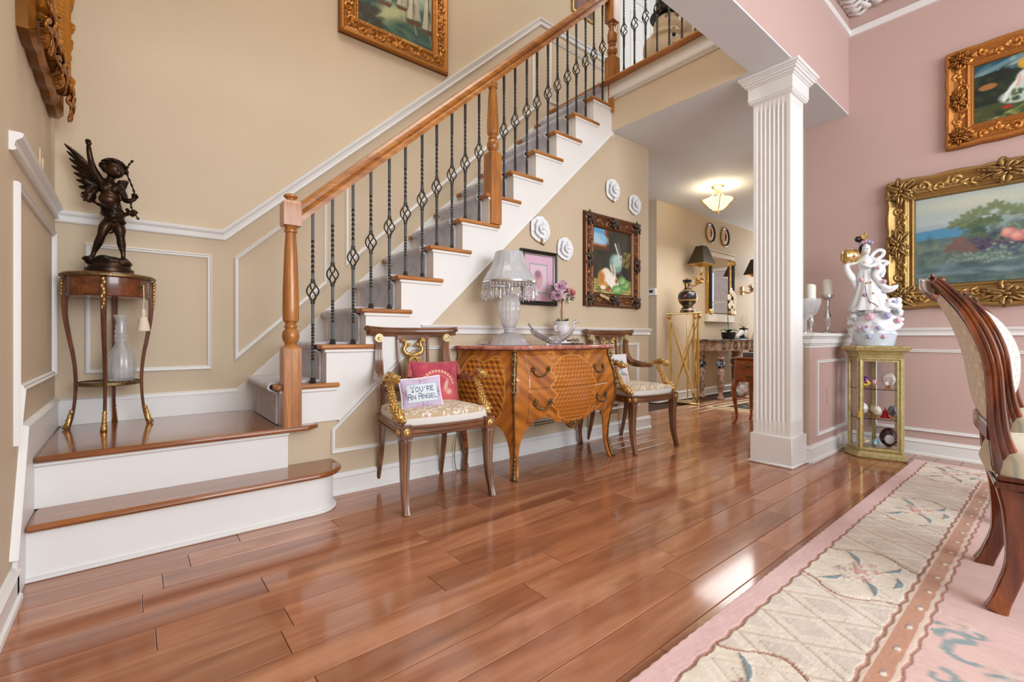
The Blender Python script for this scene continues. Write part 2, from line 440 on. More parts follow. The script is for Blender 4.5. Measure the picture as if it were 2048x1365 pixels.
# landing and stair skirts
B('baseboard_landing', M['white'], (-.29, 3.243, .409), (.50, 3.26, .535))
mo('baseboard_landing_cap', [(-.29, 3.26, .527), (.50, 3.26, .527)], ST, [(0, 0), (0, .021), (.008, .02), (.014, .01), (.018, 0)], False)
struct(MB().prism([(2.17, 0), (2.17, .155), (2.36, .545), (3.26, .545), (3.26, 0)], -.30, -.286, 'x'), 'trim_skirt_left', M['white'], bev=.003, smooth=False)
mo('trim_skirt_left_cap', [(-.30, 2.15, .14), (-.30, 2.345, .535), (-.30, 3.24, .535)], (1, 0, 0), [(0, 0), (0, .02), (.008, .02), (.014, .01), (.018, 0)], False)
sk = [(.50, .409), (.50, .548), (3.09, .548 + .9445 * 2.59), (3.2, 3.2), (3.2, 3.0), (rx(13), 2.9)]
struct(MB().prism([(.50, .30), (.50, .548), (3.22, .548 + .9445 * 2.72), (3.22, 2.75), ], 3.245, 3.26, 'y'), 'trim_skirt_back', M['white'], smooth=False, bev=.002)
# upstairs door in the back wall
dr = struct(MB().box((4.33, 3.235, 3.06), (5.2, 3.262, 5.12)), 'door_1', M['white'])
for a, b in [((4.23, 3.225, 3.06), (4.33, 3.262, 5.2)), ((5.2, 3.225, 3.06), (5.3, 3.262, 5.2)), ((4.23, 3.225, 5.12), (5.3, 3.262, 5.22))]:
    MB().box(a, b).build('door_casing', M['white'], dr, bev=.006)
for x0, x1 in [(4.42, 4.72), (4.82, 5.11)]:
    for z0, z1 in [(3.2, 3.78), (3.95, 4.62), (4.76, 5.02)]:
        mould(MB(), [(x0, 3.235, z0), (x1, 3.235, z0), (x1, 3.235, z1), (x0, 3.235, z1)], ST, [(0, 0), (.004, .012), (.016, .004), (.03, .004), (.044, .012), (.05, 0)]).build('door_panel', M['white'], dr)
# hall end window
wf = struct(MB().box((9.58, 1.62, .91), (9.74, 2.29, .95)), 'window_1', M['white'])
for a, b in [((9.57, 1.60, .95), (9.62, 1.66, 2.31)), ((9.57, 2.25, .95), (9.62, 2.31, 2.31)), ((9.57, 1.60, 2.25), (9.62, 2.31, 2.31)), ((9.64, 1.66, 1.58), (9.68, 2.25, 1.62))]:
    MB().box(a, b).build('window_frame', M['white'], wf)
MB().box((9.655, 1.66, .95), (9.66, 2.25, 2.25)).build('pane', M['pane'], wf)
mb = MB()
for i in range(14): mb.T = Matrix.Translation((9.635, 1.955, .99 + i * .042)) @ Matrix.Rotation(.6, 4, 'Y'); mb.box((-.018, -.28, -.001), (.018, .28, .001))
bl = mb.build('window_blind', M['white'], wf, smooth=False); bl['kind'] = 'stuff'
m = bpy.data.materials.new('red_brick'); m.use_nodes = True
bt = m.node_tree.nodes.new('ShaderNodeTexBrick'); bt.inputs['Color1'].default_value = sc(196, 160, 144); bt.inputs['Color2'].default_value = sc(210, 178, 162); bt.inputs['Mortar'].default_value = sc(210, 200, 190)
bt.inputs['Scale'].default_value = 4.5
tc = m.node_tree.nodes.new('ShaderNodeTexCoord'); mp = m.node_tree.nodes.new('ShaderNodeMapping'); mp.inputs['Rotation'].default_value = (PI/2, 0, PI/2)
mp.vector_type = 'TEXTURE'
m.node_tree.links.new(tc.outputs['Object'], mp.inputs[0]); m.node_tree.links.new(mp.outputs[0], bt.inputs['Vector'])
m.node_tree.links.new(bt.outputs[0], m.node_tree.nodes['Principled BSDF'].inputs['Base Color'])
struct(MB().box((12.4, .5, -.2), (12.6, 3.6, 4.5)), 'wall_outside_brick', m)

# column
col = thing('column', 'white square fluted column standing at the end of the half wall', 'column', (3.43, 1.285, 0))
MB().box((-.104, -.104, .19), (.104, .104, 2.49)).build('core', M['white'], col)
mb = MB().box((-.132, -.132, .016), (.132, .132, .2))
mb.build('plinth', M['white'], col, bev=.004)
MB().box((-.142, -.142, 0), (.142, .142, .018)).build('base_moulding', M['white'], col, bev=.006)
cp = MB()
for a, z0, z1 in [(.132, 2.455, 2.462), (.138, 2.462, 2.475), (.142, 2.475, 2.565), (.150, 2.565, 2.575), (.16, 2.575, 2.59), (.172, 2.59, 2.606), (.18, 2.606, 2.618), (.190, 2.618, CH)]:
    cp.box((-a, -a, z0), (a, a, z1))
cp.build('capital', M['white'], col, bev=.003, smooth=False)
for rot in range(4):
    mb = MB(Matrix.Rotation(rot * PI / 2, 4, 'Z'))
    # fluted panel: flat board with 7 half round grooves
    def face(zl, fl):
        pts = []
        nf = 7; w = .115; fw = .0118; gap = .0035
        xs = [-w]
        x = -nf * (2*fw + gap) / 2 + gap/2
        pts.append((-w, -w))
        for i in range(nf):
            for k in range(7):
                th = PI * k / 6
                pts.append((x + fw - fw * math.cos(th), -w + (fl * .009 * math.sin(th))))
            x += 2 * fw + gap
        pts.append((w, -w))
        return pts
    zs = [.19, .29, .305, 2.395, 2.41, 2.48]; fl = [0, 0, 1, 1, 0, 0]
    A = [[(p[0], p[1], z) for p in face(z, f)] for z, f in zip(zs, fl)]
    mb.grid(np.array(A)); mb.build('fluted_face', M['white'], col, ang=50, recalc=False)
# ------------------------------------------------------------------ STAIRCASE
st = thing('staircase', 'white and oak staircase with grey carpet runner rising right from a two step landing', 'staircase', (0, 0, 0))
def rounded(x0, y0, x1, y1, r, yb):
    pts = [(x0, y0)]
    for k in range(13):
        th = -PI/2 + PI/2 * k / 12
        pts.append((x1 - r + r*math.cos(th), y0 + r + r*math.sin(th)))
    pts += [(x1, yb), (x0, yb)]
    return pts
def nosed(mb, poly, z0, z1): mb.prism(poly, z0, z1)
# bottom step
mb = MB(); mb.prism(rounded(-.29, 2.32, .80, 2.32, .12, 2.549), 0, .178); mb.build('riser', M['white'], st)
mb = MB(); mb.prism(rounded(-.29, 2.306, .814, 2.32, .13, 2.549), 0, .016); mb.build('base_moulding', M['white'], st, bev=.004)
mb = MB(); mb.prism(rounded(-.285, 2.285, .838, 2.285, .15, 2.549), .178, .2045); mb.build('tread', M['tread'], st, bev=.011, seg=3)
mb = MB().box((-.29, 2.505, .2045), (.605, 2.60, .383)).build('riser', M['white'], st)
mb = MB().box((-.29, 2.488, .365), (.61, 2.51, .383)).build('nosing_moulding', M['white'], st, bev=.005)
land = MB(); land.prism([(-.285, 2.462), (.70, 2.462), (.752, 2.50), (.752, 2.549), (.573, 2.549), (.573, 3.245), (-.285, 3.245)], .383, .409)
land.build('landing_tread', M['tread'], st, bev=.011, seg=3)
# stringer with notches
pts = [(rx(1), .409)]
for k in range(1, 13):
    z = tz(k) - .027
    pts += [(rx(k), z), (rx(k+1), z)] if k < 13 else []
pts[-1] = (3.235, pts[-1][1])
pts += [(3.235, under(3.175)), (3.215, under(3.205)), (.868, .409)]
pp = [pts[0]] + pts[1:]
MB().prism(pp, 2.533, 2.56, 'y').build('stringer', M['white'], st, smooth=False)
MB().tube([(.868, 2.531, .405), (3.205, 2.531, under(3.2))], .006, 6).build('stringer_bead', M['white'], st)
for k in range(1, 13):
    x = rx(k)
    MB().box((x, 2.56, tz(k-1) - .02), (x + .018, 3.25, tz(k) - .026)).build('riser', M['white'], st)
    x1 = x + PITCH + (.07 if k < 12 else .06) + (.02 if k == 6 else 0)
    MB().prism([(x - .03, 2.520), (x1, 2.520), (x1, 2.552), (x + PITCH + .02, 2.552), (x + PITCH + .02, 3.245), (x - .03, 3.245)], tz(k) - .026, tz(k)).build('tread', M['oaky'] if 0 else M['oak'], st, bev=.0095, seg=3)
    mo_ = MB().box((x - .012, 2.522, tz(k) - .044), (x1 - .014, 2.535, tz(k) - .026))
    mo_.build('nosing_moulding', M['white'], st, bev=.005)
MB().box((rx(13), 2.56, tz(12)), (rx(13) + .018, 3.25, 3.04)).build('riser', M['white'], st)
# carpet runner following treads and risers
def prof_carpet(off):
    pts = [(rx(1) - off, .409)]
    for k in range(1, 14):
        z = tz(k); x = rx(k)
        nx = x - .032
        pts += [(x - off, z - .04 - off)]
        for a in range(6):
            th = -PI/2 + PI * a / 5
            pts.append((nx + .004 - (.013 + off) * math.cos(th), z - .013 + (.013 + off) * math.sin(th)))
        if k < 13: pts.append((rx(k+1) - off, z + off))
        else: pts.append((rx(13) + .03, z + off))
    return pts
a = prof_carpet(.012); b = prof_carpet(.001)
A = [];
mb = MB()
n = len(a)
vs = [(p[0], 2.615, p[1]) for p in a] + [(p[0], 3.14, p[1]) for p in a] + [(p[0], 2.615, p[1]) for p in b] + [(p[0], 3.14, p[1]) for p in b]
fs = []
for i in range(n-1):
    fs += [(i, i+1, n+i+1, n+i), (i+1, i, 2*n+i, 2*n+i+1), (n+i, n+i+1, 3*n+i+1, 3*n+i)]
mb.add(vs, fs); mb.build('carpet_runner', M['carpet'], st, ang=60)
# landing edge of the upper floor
e = MB().box((3.13, 1.381, 3.04), (3.30, 3.245, 3.067))
e.build('upper_nosing', M['oaky'], st, bev=.011, seg=3)

# ------------------------------------------------------------------ RAILINGS
rail = st
def twist_bar(mb, z0, z1, w=.0065, turns=5, n=24):
    vs = []; fs = []
    for i in range(n + 1):
        t = i / n; th = turns * PI * 2 * t / 2
        z = z0 + (z1 - z0) * t
        for k in range(4):
            a = th + PI/4 + k * PI/2
            vs.append((w * 1.35 * math.cos(a), w * 1.35 * math.sin(a), z))
    for i in range(n):
        for k in range(4):
            fs.append((i*4+k, i*4+(k+1) % 4, (i+1)*4+(k+1) % 4, (i+1)*4+k))
    mb.add(vs, fs)
def baluster(bz, top):
    """bz: centre of the basket above the tread, top: height above the tread"""
    mb = MB()
    mb.lathe([(.017, 0), (.017, .012), (.013, .02), (.013, .026), (.010, .03)], n=4)
    mb.T = Matrix()
    mb.box((-.0065, -.0065, .02), (.0065, .0065, .12))
    hb = .052
    lo, hi = bz - hb, bz + hb
    def bar(z0, z1): mb.box((-.0065, -.0065, z0), (.0065, .0065, z1))
    # twisted centre of the lower half, plain bar near the joints
    L1 = lo - .12
    if L1 > .12:
        twist_bar(mb, .12, .12 + L1 * .62, turns=L1 * 17); bar(.12 + L1 * .62, lo)
    else: bar(.12, lo)
    low = mb; mb = MB()
    U = top - hi
    bar(hi, hi + U * .12)
    twist_bar(mb, hi + U * .12, hi + U * .6, turns=U * 9); bar(hi + U * .6, top)
    for q_, z in ((low, lo - .004), (mb, hi + .004)): q_.lathe([(.0085, -.011), (.0115, -.008), (.0115, .008), (.0085, .011)], (0, 0, z), 8)
    o = MB()
    for k in range(4):
        path = []
        for i in range(13):
            t = i / 12; th = k * PI/2 + t * 2.4
            r = .003 + .0265 * math.sin(PI * t) ** .8
            path.append((r * math.cos(th), r * math.sin(th), lo + (hi - lo) * t))
        o.tube(path, .0042, 5)
    return low, o, mb
def rail_under(x): return 1.452 + .924 * (x - .673)
protos = {}
def copy_bal(key, x, y, z, par):
    src = protos[key]
    r = src.copy(); COL.objects.link(r); r.parent = par; r.location = (x, y, z)
    for g in src.children:
        d = g.copy(); COL.objects.link(d); d.parent = r
def add_bal(x, y, z, par, kind):
    bz, top = {'low': (.382, 1.0), 'high': (.487, 1.0), 'bal1': (.43, .98), 'bal2': (.43, .98)}[kind]
    top = {'low': rail_under(x) - z, 'high': rail_under(x) - z}.get(kind, .98)
    key = (kind,)
    if key not in protos:
        if kind in ('low', 'high'): top += .005
        a, b, c = baluster(bz, top)
        r = a.build('baluster', M['iron'], par, loc=(x, y, z), ang=30)
        b.build('basket', M['iron'], r); c.build('upper_bar', M['iron'], r, ang=30); protos[key] = r
    else: copy_bal(key, x, y, z, par)
YB_ = 2.567
for k in range(1, 13):
    if k not in (1, 7): add_bal(rx(k) + .044, YB_, tz(k), rail, 'low')
    add_bal(rx(k) + .157, YB_, tz(k), rail, 'high')
# handrail
RP = [(-.029, -.035), (.029, -.035), (.029, -.012), (.020, 0), (.032, .010), (.034, .026), (.022, .042), (0, .047), (-.022, .042), (-.034, .026), (-.032, .010), (-.020, 0), (-.029, -.012)]
x0, x1 = .655, 3.22
zc = lambda x: rail_under(x) + .047
MB().tube([(x0, YB_, zc(x0)), (x1, YB_, zc(x1))], 1, prof=RP, up=(0, 0, 1)).build('handrail', M['oak'], rail, ang=35)
def newel(mbz, w, z0, zl, zu, zt, cap=True, zlow=0):
    """square lower block z0..zl, turned zl..zu, square upper block zu..zt"""
    mb = MB()
    h = w / 2
    def block(a, b):
        c = .012
        mb.add([(sx*h, sy*h, a) for sx, sy in ((-1,-1),(1,-1),(1,1),(-1,1))] + [(sx*h, sy*h, b - c) for sx, sy in ((-1,-1),(1,-1),(1,1),(-1,1))]
               + [(sx*(h-.008), sy*(h-.008), b) for sx, sy in ((-1,-1),(1,-1),(1,1),(-1,1))],
               [(3,2,1,0),(0,1,5,4),(1,2,6,5),(2,3,7,6),(3,0,4,7),(4,5,9,8),(5,6,10,9),(6,7,11,10),(7,4,8,11),(8,9,10,11)])
    block(z0, zl)
    H = zu - zl
    P = [(h*.78, 0), (h*.62, .012), (h*.9, .03), (h*.98, .05), (h*.9, .072), (h*.62, .09), (h*.74, .096), (h*.74, .104), (h*.6, .11), (h*.62, .118), (h*.86, .128), (h*.9, .14)]
    P += [(h*.92, .2), (h*.88, H*.5), (h*.72, H*.8), (h*.60, H - .05), (h*.58, H - .035), (h*.74, H - .03), (h*.74, H - .02), (h*.62, H - .014), (h*.8, H)]
    mb.lathe([(r, zl + z) for r, z in P], n=20)
    if zt:
        block(zu, zt)
        if cap: mb.lathe([(h*.7, zt), (h*.5, zt + .008), (h*.5, zt + .014), (h*.78, zt + .022), (h*.78, zt + .030), (h*.5, zt + .038), (.001, zt + .041)], n=20)
    return mb
newel(0, .084, .409, .812, 1.42, 1.545).build('newel_post', M['oakz'], rail, loc=(.622, 2.522, 0), ang=30)
xm = 1.932
newel(0, .088, tz(6), 2.135, rail_under(xm), 0).build('newel_post', M['oakz'], rail, loc=(xm, 2.555, 0), ang=30)
newel(0, .092, 2.80, 3.30, 3.60, 3.98).build('newel_post', M['oakz'], rail, loc=(3.235, 2.552, 0), ang=30)
rb = thing('balcony_railing', 'oak and black iron balcony railing above the hall opening', 'railing', (0, 0, 0))
for i in range(10):
    y = 2.448 - .1085 * i
    add_bal(3.262, y, 3.067, rb, 'bal1')
MB().tube([(3.262, 2.50, 4.07), (3.262, 1.385, 4.07)], 1, prof=RP, up=(0, 0, 1)).build('handrail', M['oaky'], rb, ang=35)
# ------------------------------------------------------------------ painting and carving helpers
class Cv:
    """a small canvas painted in code, x right, y down, both 0..1 of the width/height; colours 0..255 sRGB"""
    def __init__(s, w, h, top, bot=None, asp=None, seed=1):
        s.w, s.h = w, h; s.asp = asp or (w / h)
        s.rs = np.random.RandomState(seed)
        t = np.linspace(0, 1, h)[:, None, None]
        s.a = (np.array(top, float)[None, None] * (1 - t) + np.array(bot or top, float)[None, None] * t) * np.ones((1, w, 1))
        s.X, s.Y = np.meshgrid((np.arange(w) + .5) / w, (np.arange(h) + .5) / h)
    def mix(s, m, c): s.a += (np.array(c, float) - s.a) * np.clip(m, 0, 1)[..., None]; return s
    def e(s, x, y, rx, ry, c, ang=0, soft=.15, op=1):
        dx = (s.X - x) * s.asp; dy = s.Y - y; ca, sa = math.cos(ang), math.sin(ang)
        u = (dx * ca + dy * sa) / (rx * s.asp); v = (-dx * sa + dy * ca) / ry
        d = np.sqrt(u*u + v*v)
        return s.mix(np.clip((1 + soft - d) / (2 * soft), 0, 1) * op, c)
    def poly(s, pts, c, op=1):
        m = np.zeros_like(s.X, bool); n = len(pts)
        for i in range(n):
            x1, y1 = pts[i]; x2, y2 = pts[(i+1) % n]
            if abs(y2 - y1) < 1e-9: continue
            k = ((y1 > s.Y) != (y2 > s.Y)) & (s.X < (x2 - x1) * (s.Y - y1) / (y2 - y1) + x1)
            m ^= k
        return s.mix(m * op, c)
    def line(s, pts, w, c, op=1):
        for i in range(len(pts) - 1):
            x1, y1 = pts[i]; x2, y2 = pts[i+1]
            dx, dy = (x2-x1) * s.asp, y2-y1; L = dx*dx + dy*dy + 1e-12
            px, py = (s.X - x1) * s.asp, s.Y - y1
            t = np.clip((px*dx + py*dy) / L, 0, 1)
            d = np.hypot(px - t*dx, py - t*dy)
            s.mix(np.clip((w - d) / (w * .5), 0, 1) * op, c)
        return s
    def dabs(s, n, x0, y0, x1, y1, cols, r, el=1.6, op=.7, ang=None):
        for i in range(n):
            c = cols[s.rs.randint(len(cols))]; q = r * s.rs.uniform(.5, 1.3)
            s.e(s.rs.uniform(x0, x1), s.rs.uniform(y0, y1), q * el / s.asp, q, c, s.rs.uniform(0, PI) if ang is None else ang + s.rs.uniform(-.3, .3), .4, op)
        return s
    def noise(s, amp): s.a += s.rs.normal(0, amp, s.a.shape[:2])[..., None]; return s
    def rect(s, x0, y0, x1, y1, c, op=1): return s.mix(((s.X > x0) & (s.X < x1) & (s.Y > y0) & (s.Y < y1)) * op, c)
    def lin(s):
        v = np.clip(s.a, 0, 255) / 255
        return np.where(v <= .04045, v / 12.92, ((v + .055) / 1.055) ** 2.4)
    def sheet(s, w, h, y=0, x0=None, z0=0):
        """flat picture in the local xz plane, facing -Y"""
        x0 = -w / 2 if x0 is None else x0
        xs = x0 + (np.arange(s.w)) / (s.w - 1) * w; zs = z0 + h - np.arange(s.h) / (s.h - 1) * h
        Xg, Zg = np.meshgrid(xs, zs)
        A = np.stack([Xg, np.full_like(Xg, y), Zg], -1)
        q = np.pad(s.a, ((1, 1), (1, 1), (0, 0)), 'edge')
        s.a = .4*s.a + .15*(q[:-2, 1:-1] + q[2:, 1:-1] + q[1:-1, :-2] + q[1:-1, 2:])
        return MB().grid(A, s.lin())

def carve(L, fw, prof, strokes, ns, nt):
    """height field for one frame side: base profile plus carved strokes"""
    S_, T_ = np.meshgrid(np.linspace(0, 1, ns) * L, np.linspace(0, 1, nt) * fw, indexing='ij')
    base = np.interp(T_ / fw, [p[0] for p in prof], [p[1] for p in prof])
    rel = np.zeros_like(base); ds = L / (ns - 1)
    for (s0, t0, w, h) in strokes:
        i0, i1 = max(0, int((s0 - w) / ds)), min(ns, int((s0 + w) / ds) + 2)
        if i1 <= i0: continue
        d2 = ((S_[i0:i1] - s0)**2 + (T_[i0:i1] - t0)**2) / (w * w)
        rel[i0:i1] = np.maximum(rel[i0:i1], h * np.sqrt(np.clip(1 - d2, 0, 1)))
    return base, rel
def spiral(cs, ct, r, turns, a0, dr, w, h, n=26):
    out = []
    for i in range(n):
        t = i / (n - 1); a = a0 + dr * turns * 2 * PI * t; q = r * (1 - .85 * t)
        out.append((cs + q * math.cos(a), ct + q * math.sin(a), w * (1 - .5 * t), h * (1 - .1*t)))
    out.append((cs, ct, w * 1.1, h * 1.1))
    return out
def leaf(s0, t0, ln, ang, curve, w, h, n=12):
    out = []; a = ang
    x, y = s0, t0
    for i in range(n):
        t = i / (n - 1)
        out.append((x, y, w * (math.sin(PI * min(1, .15 + t)) * .8 + .25), h * (1 - .5 * t)))
        x += ln / n * math.cos(a); y += ln / n * math.sin(a); a += curve / n
    return out
def ornament(L, fw, rs, dens, h, edge=.5, style=0):
    """mirrored run of scrolls and leaves along one side"""
    half = []; unit = dens
    ct = fw * edge; r = fw * .2
    s_ = fw * .75; k = 0
    while s_ < L / 2 - unit * .3:
        d = 1 if k % 2 == 0 else -1
        half += spiral(s_, ct + d * fw * .06, r * rs.uniform(.7, 1.05), 1.1, rs.uniform(0, 6), d, fw * .05, h)
        for j in range(3):
            half += leaf(s_ + r * .6, ct - d * fw * .05, unit * .6, d * (-.6 + .5 * j), d * rs.uniform(-1, 1.4), fw * .042, h * .9)
        s_ += unit * rs.uniform(.8, 1.05); k += 1
    # centre cartouche
    c = L / 2
    for j in range(4): half += leaf(c - .01 * fw, ct, fw * .34, PI + (-.9 + .6 * j), .5, fw * .055, h * 1.15)
    # corner leaves
    for j in range(5): half += leaf(fw * .55, fw * .55, fw * .42, PI * .75 + (j - 2) * .5, (j - 2) * .5, fw * .06, h * 1.2)
    half += spiral(fw * .5, fw * .5, fw * .12, 1, 0, 1, fw * .05, h * 1.3)
    return half + [(L - a, b, c_, d_) for a, b, c_, d_ in half]
def ornate_frame(root, w, h, fw, prof, lo, hi, dens, relh, res, seed=1, beads=None, name='frame', edge=.5, orn=True, wav=0):
    """carved picture frame, outer size w x h centred on x, bottom at z=0, back at y=0, facing -Y"""
    mb = MB(); rs = np.random.RandomState(seed)
    lo = np.array(sc(*lo)[:3]); hi = np.array(sc(*hi)[:3])
    for side in range(4):
        L = w if side % 2 == 0 else h
        ns = max(8, int(L / res)); nt = max(6, int(fw / res * 1.25))
        st_ = ornament(L, fw, np.random.RandomState(seed + side % 2), dens, relh, edge) if orn else []
        if beads:
            for (tb, rb, hb) in beads:
                q = np.arange(0, L, rb * 2.2)
                st_ = st_ + [(x, tb * fw, rb, hb) for x in q]
        base, rel = carve(L, fw, prof, st_, ns, nt)
        U, T = np.meshgrid(np.linspace(0, 1, ns), np.linspace(0, 1, nt), indexing='ij')
        s0 = T * fw; X = s0 + U * (L - 2 * s0)
        # carved heights sampled at the true distance along the side
        ii = np.clip((X / L * (ns - 1)).round().astype(int), 0, ns - 1); jj = np.tile(np.arange(nt), (ns, 1))
        H_ = base[ii, jj] + rel[ii, jj]
        rl = rel[ii, jj] / max(relh, 1e-6)
        out = wav * np.abs(np.sin(X / L * PI * 5)) * (1 - T) ** 4
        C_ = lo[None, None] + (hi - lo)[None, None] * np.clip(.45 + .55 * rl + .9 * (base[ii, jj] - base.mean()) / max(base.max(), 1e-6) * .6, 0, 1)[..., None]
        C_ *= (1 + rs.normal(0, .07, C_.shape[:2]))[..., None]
        a = X - L / 2; b = s0 - out
        if side == 0: P = np.stack([a, -H_, b], -1)
        elif side == 1: P = np.stack([w/2 - b, -H_, X], -1)
        elif side == 2: P = np.stack([-a, -H_, h - b], -1)
        else: P = np.stack([-w/2 + b, -H_, h - X], -1)
        mb.grid(P, np.clip(C_, 0, 1))
        # outer edge down to the wall
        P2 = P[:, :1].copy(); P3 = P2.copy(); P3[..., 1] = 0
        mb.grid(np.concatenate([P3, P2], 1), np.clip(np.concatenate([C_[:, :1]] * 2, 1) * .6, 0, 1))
    o = mb.build(name, M['frame'], root, col=True, ang=180, recalc=False)
    return o
def corner_boss(root, x, z, r, h, col, mt=None, k=8, name='corner_ornament', y=0, sz=1):
    mb = MB(Matrix.Translation((x, y, z)) @ Matrix.Rotation(PI/2, 4, 'X')); mb.cc = sc(*col)
    mb.lathe([(r, 0), (r*1.02, h*.25), (r*.85, h*.5), (r*.6, h*.55), (r*.45, h*.75), (r*.3, h*.95), (.001, h)], n=48, sy=sz,
             mod=lambda th, zz, i: 1 + (.16 * abs(math.sin(th * k / 2)) + .05 * math.sin(th * k * 2) if i < 4 else 0))
    return mb.build(name, mt or M['frame'], root, col=mt is None, ang=180)
def box_frame(mb, w, h, fw, d, y=0):
    """plain mitred frame, outer w x h"""
    mould(mb, [(-w/2, y, 0), (w/2, y, 0), (w/2, y, h), (-w/2, y, h)], (0, -1, 0), [(0, 0), (0, d*.8), (fw*.25, d), (fw*.6, d*.7), (fw*.8, d*.75), (fw, d*.3), (fw, 0)])
def leaf_boss(root, x, z, r, mt, y=-.04, ang0=0, n=13, name='corner_ornament', sx=1, sz=1):
    mb = MB(Matrix.Translation((x, y, z)) @ Matrix.Diagonal((sx, 1, sz, 1)))
    for ring, (nn, q, lift) in enumerate([(n, 1, 0), (max(6, n - 4), .62, -.008)]):
        for k in range(nn):
            a = 2*PI*k/nn + ang0 + ring*.2; d = Vector((math.cos(a), 0, math.sin(a))); s_ = Vector((-math.sin(a), 0, math.cos(a))) * (1 if k % 2 else -1)
            L = r * q * (1 if k % 3 else .84); o = Vector((0, lift, 0))
            P = spline([d*r*.12 + o, d*L*.5 + Vector((0, -.010, 0)) + o, d*L*.86 + s_*r*.10 + Vector((0, -.008, 0)) + o, d*L + s_*r*.24 + Vector((0, -.002, 0)) + o, d*L*.86 + s_*r*.30 + Vector((0, -.003, 0)) + o], 3)
            mb.tube(P, [(.0045, w) for w in interp([0, .3, .7, 1], [r*.05, r*.115, r*.07, r*.035], len(P))], 6, up=(0, 1, 0))
            mb.ell(P[-1], (r*.05, .005, r*.05), 6, 4)
    mb.ell((0, -.018, 0), (r*.14, .010, r*.14), 10, 6)
    return mb.build(name, mt, root, ang=180)
M['pewter'] = mat('bronzed_pewter', sc(120, 104, 92), .35, .7, noise=(sc(60, 46, 38), 70, 3, .25))
M['dgold'] = mat('dark_gilt', sc(190, 128, 60), .35, .75, noise=(sc(90, 48, 20), 50, 3, .25))
GP = [(0, .012), (.06, .03), (.14, .036), (.3, .022), (.5, .018), (.68, .024), (.8, .03), (.9, .022), (1, .008)]

# ------------------------------------------------------------------ FOYER WALL PICTURES
# rabbits
t = thing('painting', 'painting of three rabbits with a cabbage leaf in a carved dark bronze frame', 'painting', (3.228, 2.55, 1.113))
W_, H_ = .755, .785
cv = Cv(190, 240, (58, 54, 40), (40, 38, 30), asp=.80, seed=4)
cv.dabs(160, 0, 0, 1, .75, [(70, 64, 44), (46, 46, 38), (30, 32, 30), (62, 62, 54)], .05, 3, .35, PI/2)
cv.rect(0, 0, .40, .36, (92, 56, 34)); cv.rect(0, 0, .33, .31, (148, 92, 60)); cv.rect(0, 0, .28, .27, (96, 160, 205)); cv.dabs(20, 0, .14, .26, .26, [(180, 205, 220), (130, 190, 220)], .03, 3, .6, 0)
cv.rect(0, .78, 1, 1, (150, 140, 80)); cv.dabs(300, 0, .76, 1, 1, [(190, 176, 100), (120, 110, 60), (214, 204, 130), (90, 84, 44)], .012, 5, .7, .1)
cv.e(.87, .45, .1, .12, (110, 100, 50)); cv.dabs(60, .78, .34, .96, .55, [(150, 136, 70), (70, 64, 34)], .014, 2, .7, 0)
cv.e(.80, .70, .12, .14, (32, 28, 28)); cv.e(.72, .74, .07, .1, (70, 60, 56)); cv.line([(.70, .62), (.74, .50)], .02, (130, 110, 100))
cv.e(.58, .52, .17, .14, (120, 160, 150), -.5); cv.e(.62, .48, .12, .09, (170, 200, 190), -.4); cv.e(.68, .44, .07, .07, (190, 200, 196), .5)
cv.line([(.66, .40), (.56, .24)], .022, (200, 200, 190)); cv.line([(.70, .38), (.64, .22)], .02, (90, 96, 100)); cv.e(.715, .44, .012, .013, (20, 20, 20))
cv.e(.26, .76, .15, .13, (206, 150, 82), -.3); cv.e(.32, .70, .13, .1, (238, 226, 206), -.5); cv.e(.20, .74, .08, .08, (186, 120, 56), 0, .4)
cv.e(.46, .76, .14, .10, (240, 234, 220), .3); cv.e(.56, .80, .10, .08, (244, 238, 226), .5); cv.e(.60, .77, .045, .04, (170, 120, 80), .4, .4)
cv.line([(.50, .70), (.44, .56)], .024, (214, 190, 172)); cv.line([(.56, .69), (.53, .55)], .022, (226, 206, 190)); cv.e(.60, .775, .012, .012, (20, 12, 10))
cv.e(.24, .88, .07, .03, (240, 232, 215)); cv.line([(.44, .84), (.50, .90)], .02, (246, 240, 230))
for x, y, rx_, ry_ in [(.62, .90, .14, .055), (.84, .82, .12, .075), (.76, .77, .09, .06)]:
    for k in range(14):
        a = k * .45; cv.e(x + rx_*.75*math.cos(a), y + ry_*.75*math.sin(a), .045, .022, (96, 150, 78), a, .3)
    cv.e(x, y, rx_*.8, ry_*.8, (104, 160, 88), -.2); cv.e(x + .02, y - .012, rx_*.55, ry_*.5, (160, 200, 134), -.2, .5)
    for k in range(-3, 4): cv.line([(x - rx_*.7, y + .03), (x + k*.03, y + k*.012 - .01)], .0022, (206, 224, 180), .8)
cv.e(.36, .91, .05, .025, (180, 70, 70)); cv.noise(4)
cv.sheet(.51, .60, -.012, z0=.098).build('canvas', M['canvas'], t, col=True, smooth=False, recalc=False)
ornate_frame(t, W_, H_, .125, GP, (44, 26, 16), (150, 100, 66), .1, .012, .0045, 5)
for sx in (-1, 1):
    for z in (.055, H_ - .055):
        leaf_boss(t, sx * (W_/2 - .055), z, .062, M['pewter'], -.032)
    leaf_boss(t, sx * (W_/2 - .05), H_/2, .048, M['pewter'], -.032, sz=1.6)
for z in (.06, H_ - .06): leaf_boss(t, 0, z, .048, M['pewter'], -.032, sx=1.7)
MB(Matrix.Translation((-.14, -.034, .085)) @ Matrix.Rotation(.25, 4, 'Y')).box((-.06, -.003, -.012), (.06, 0, .012)).build('name_plate', mat('brass_plate', sc(214, 196, 150), .4, .5), t)
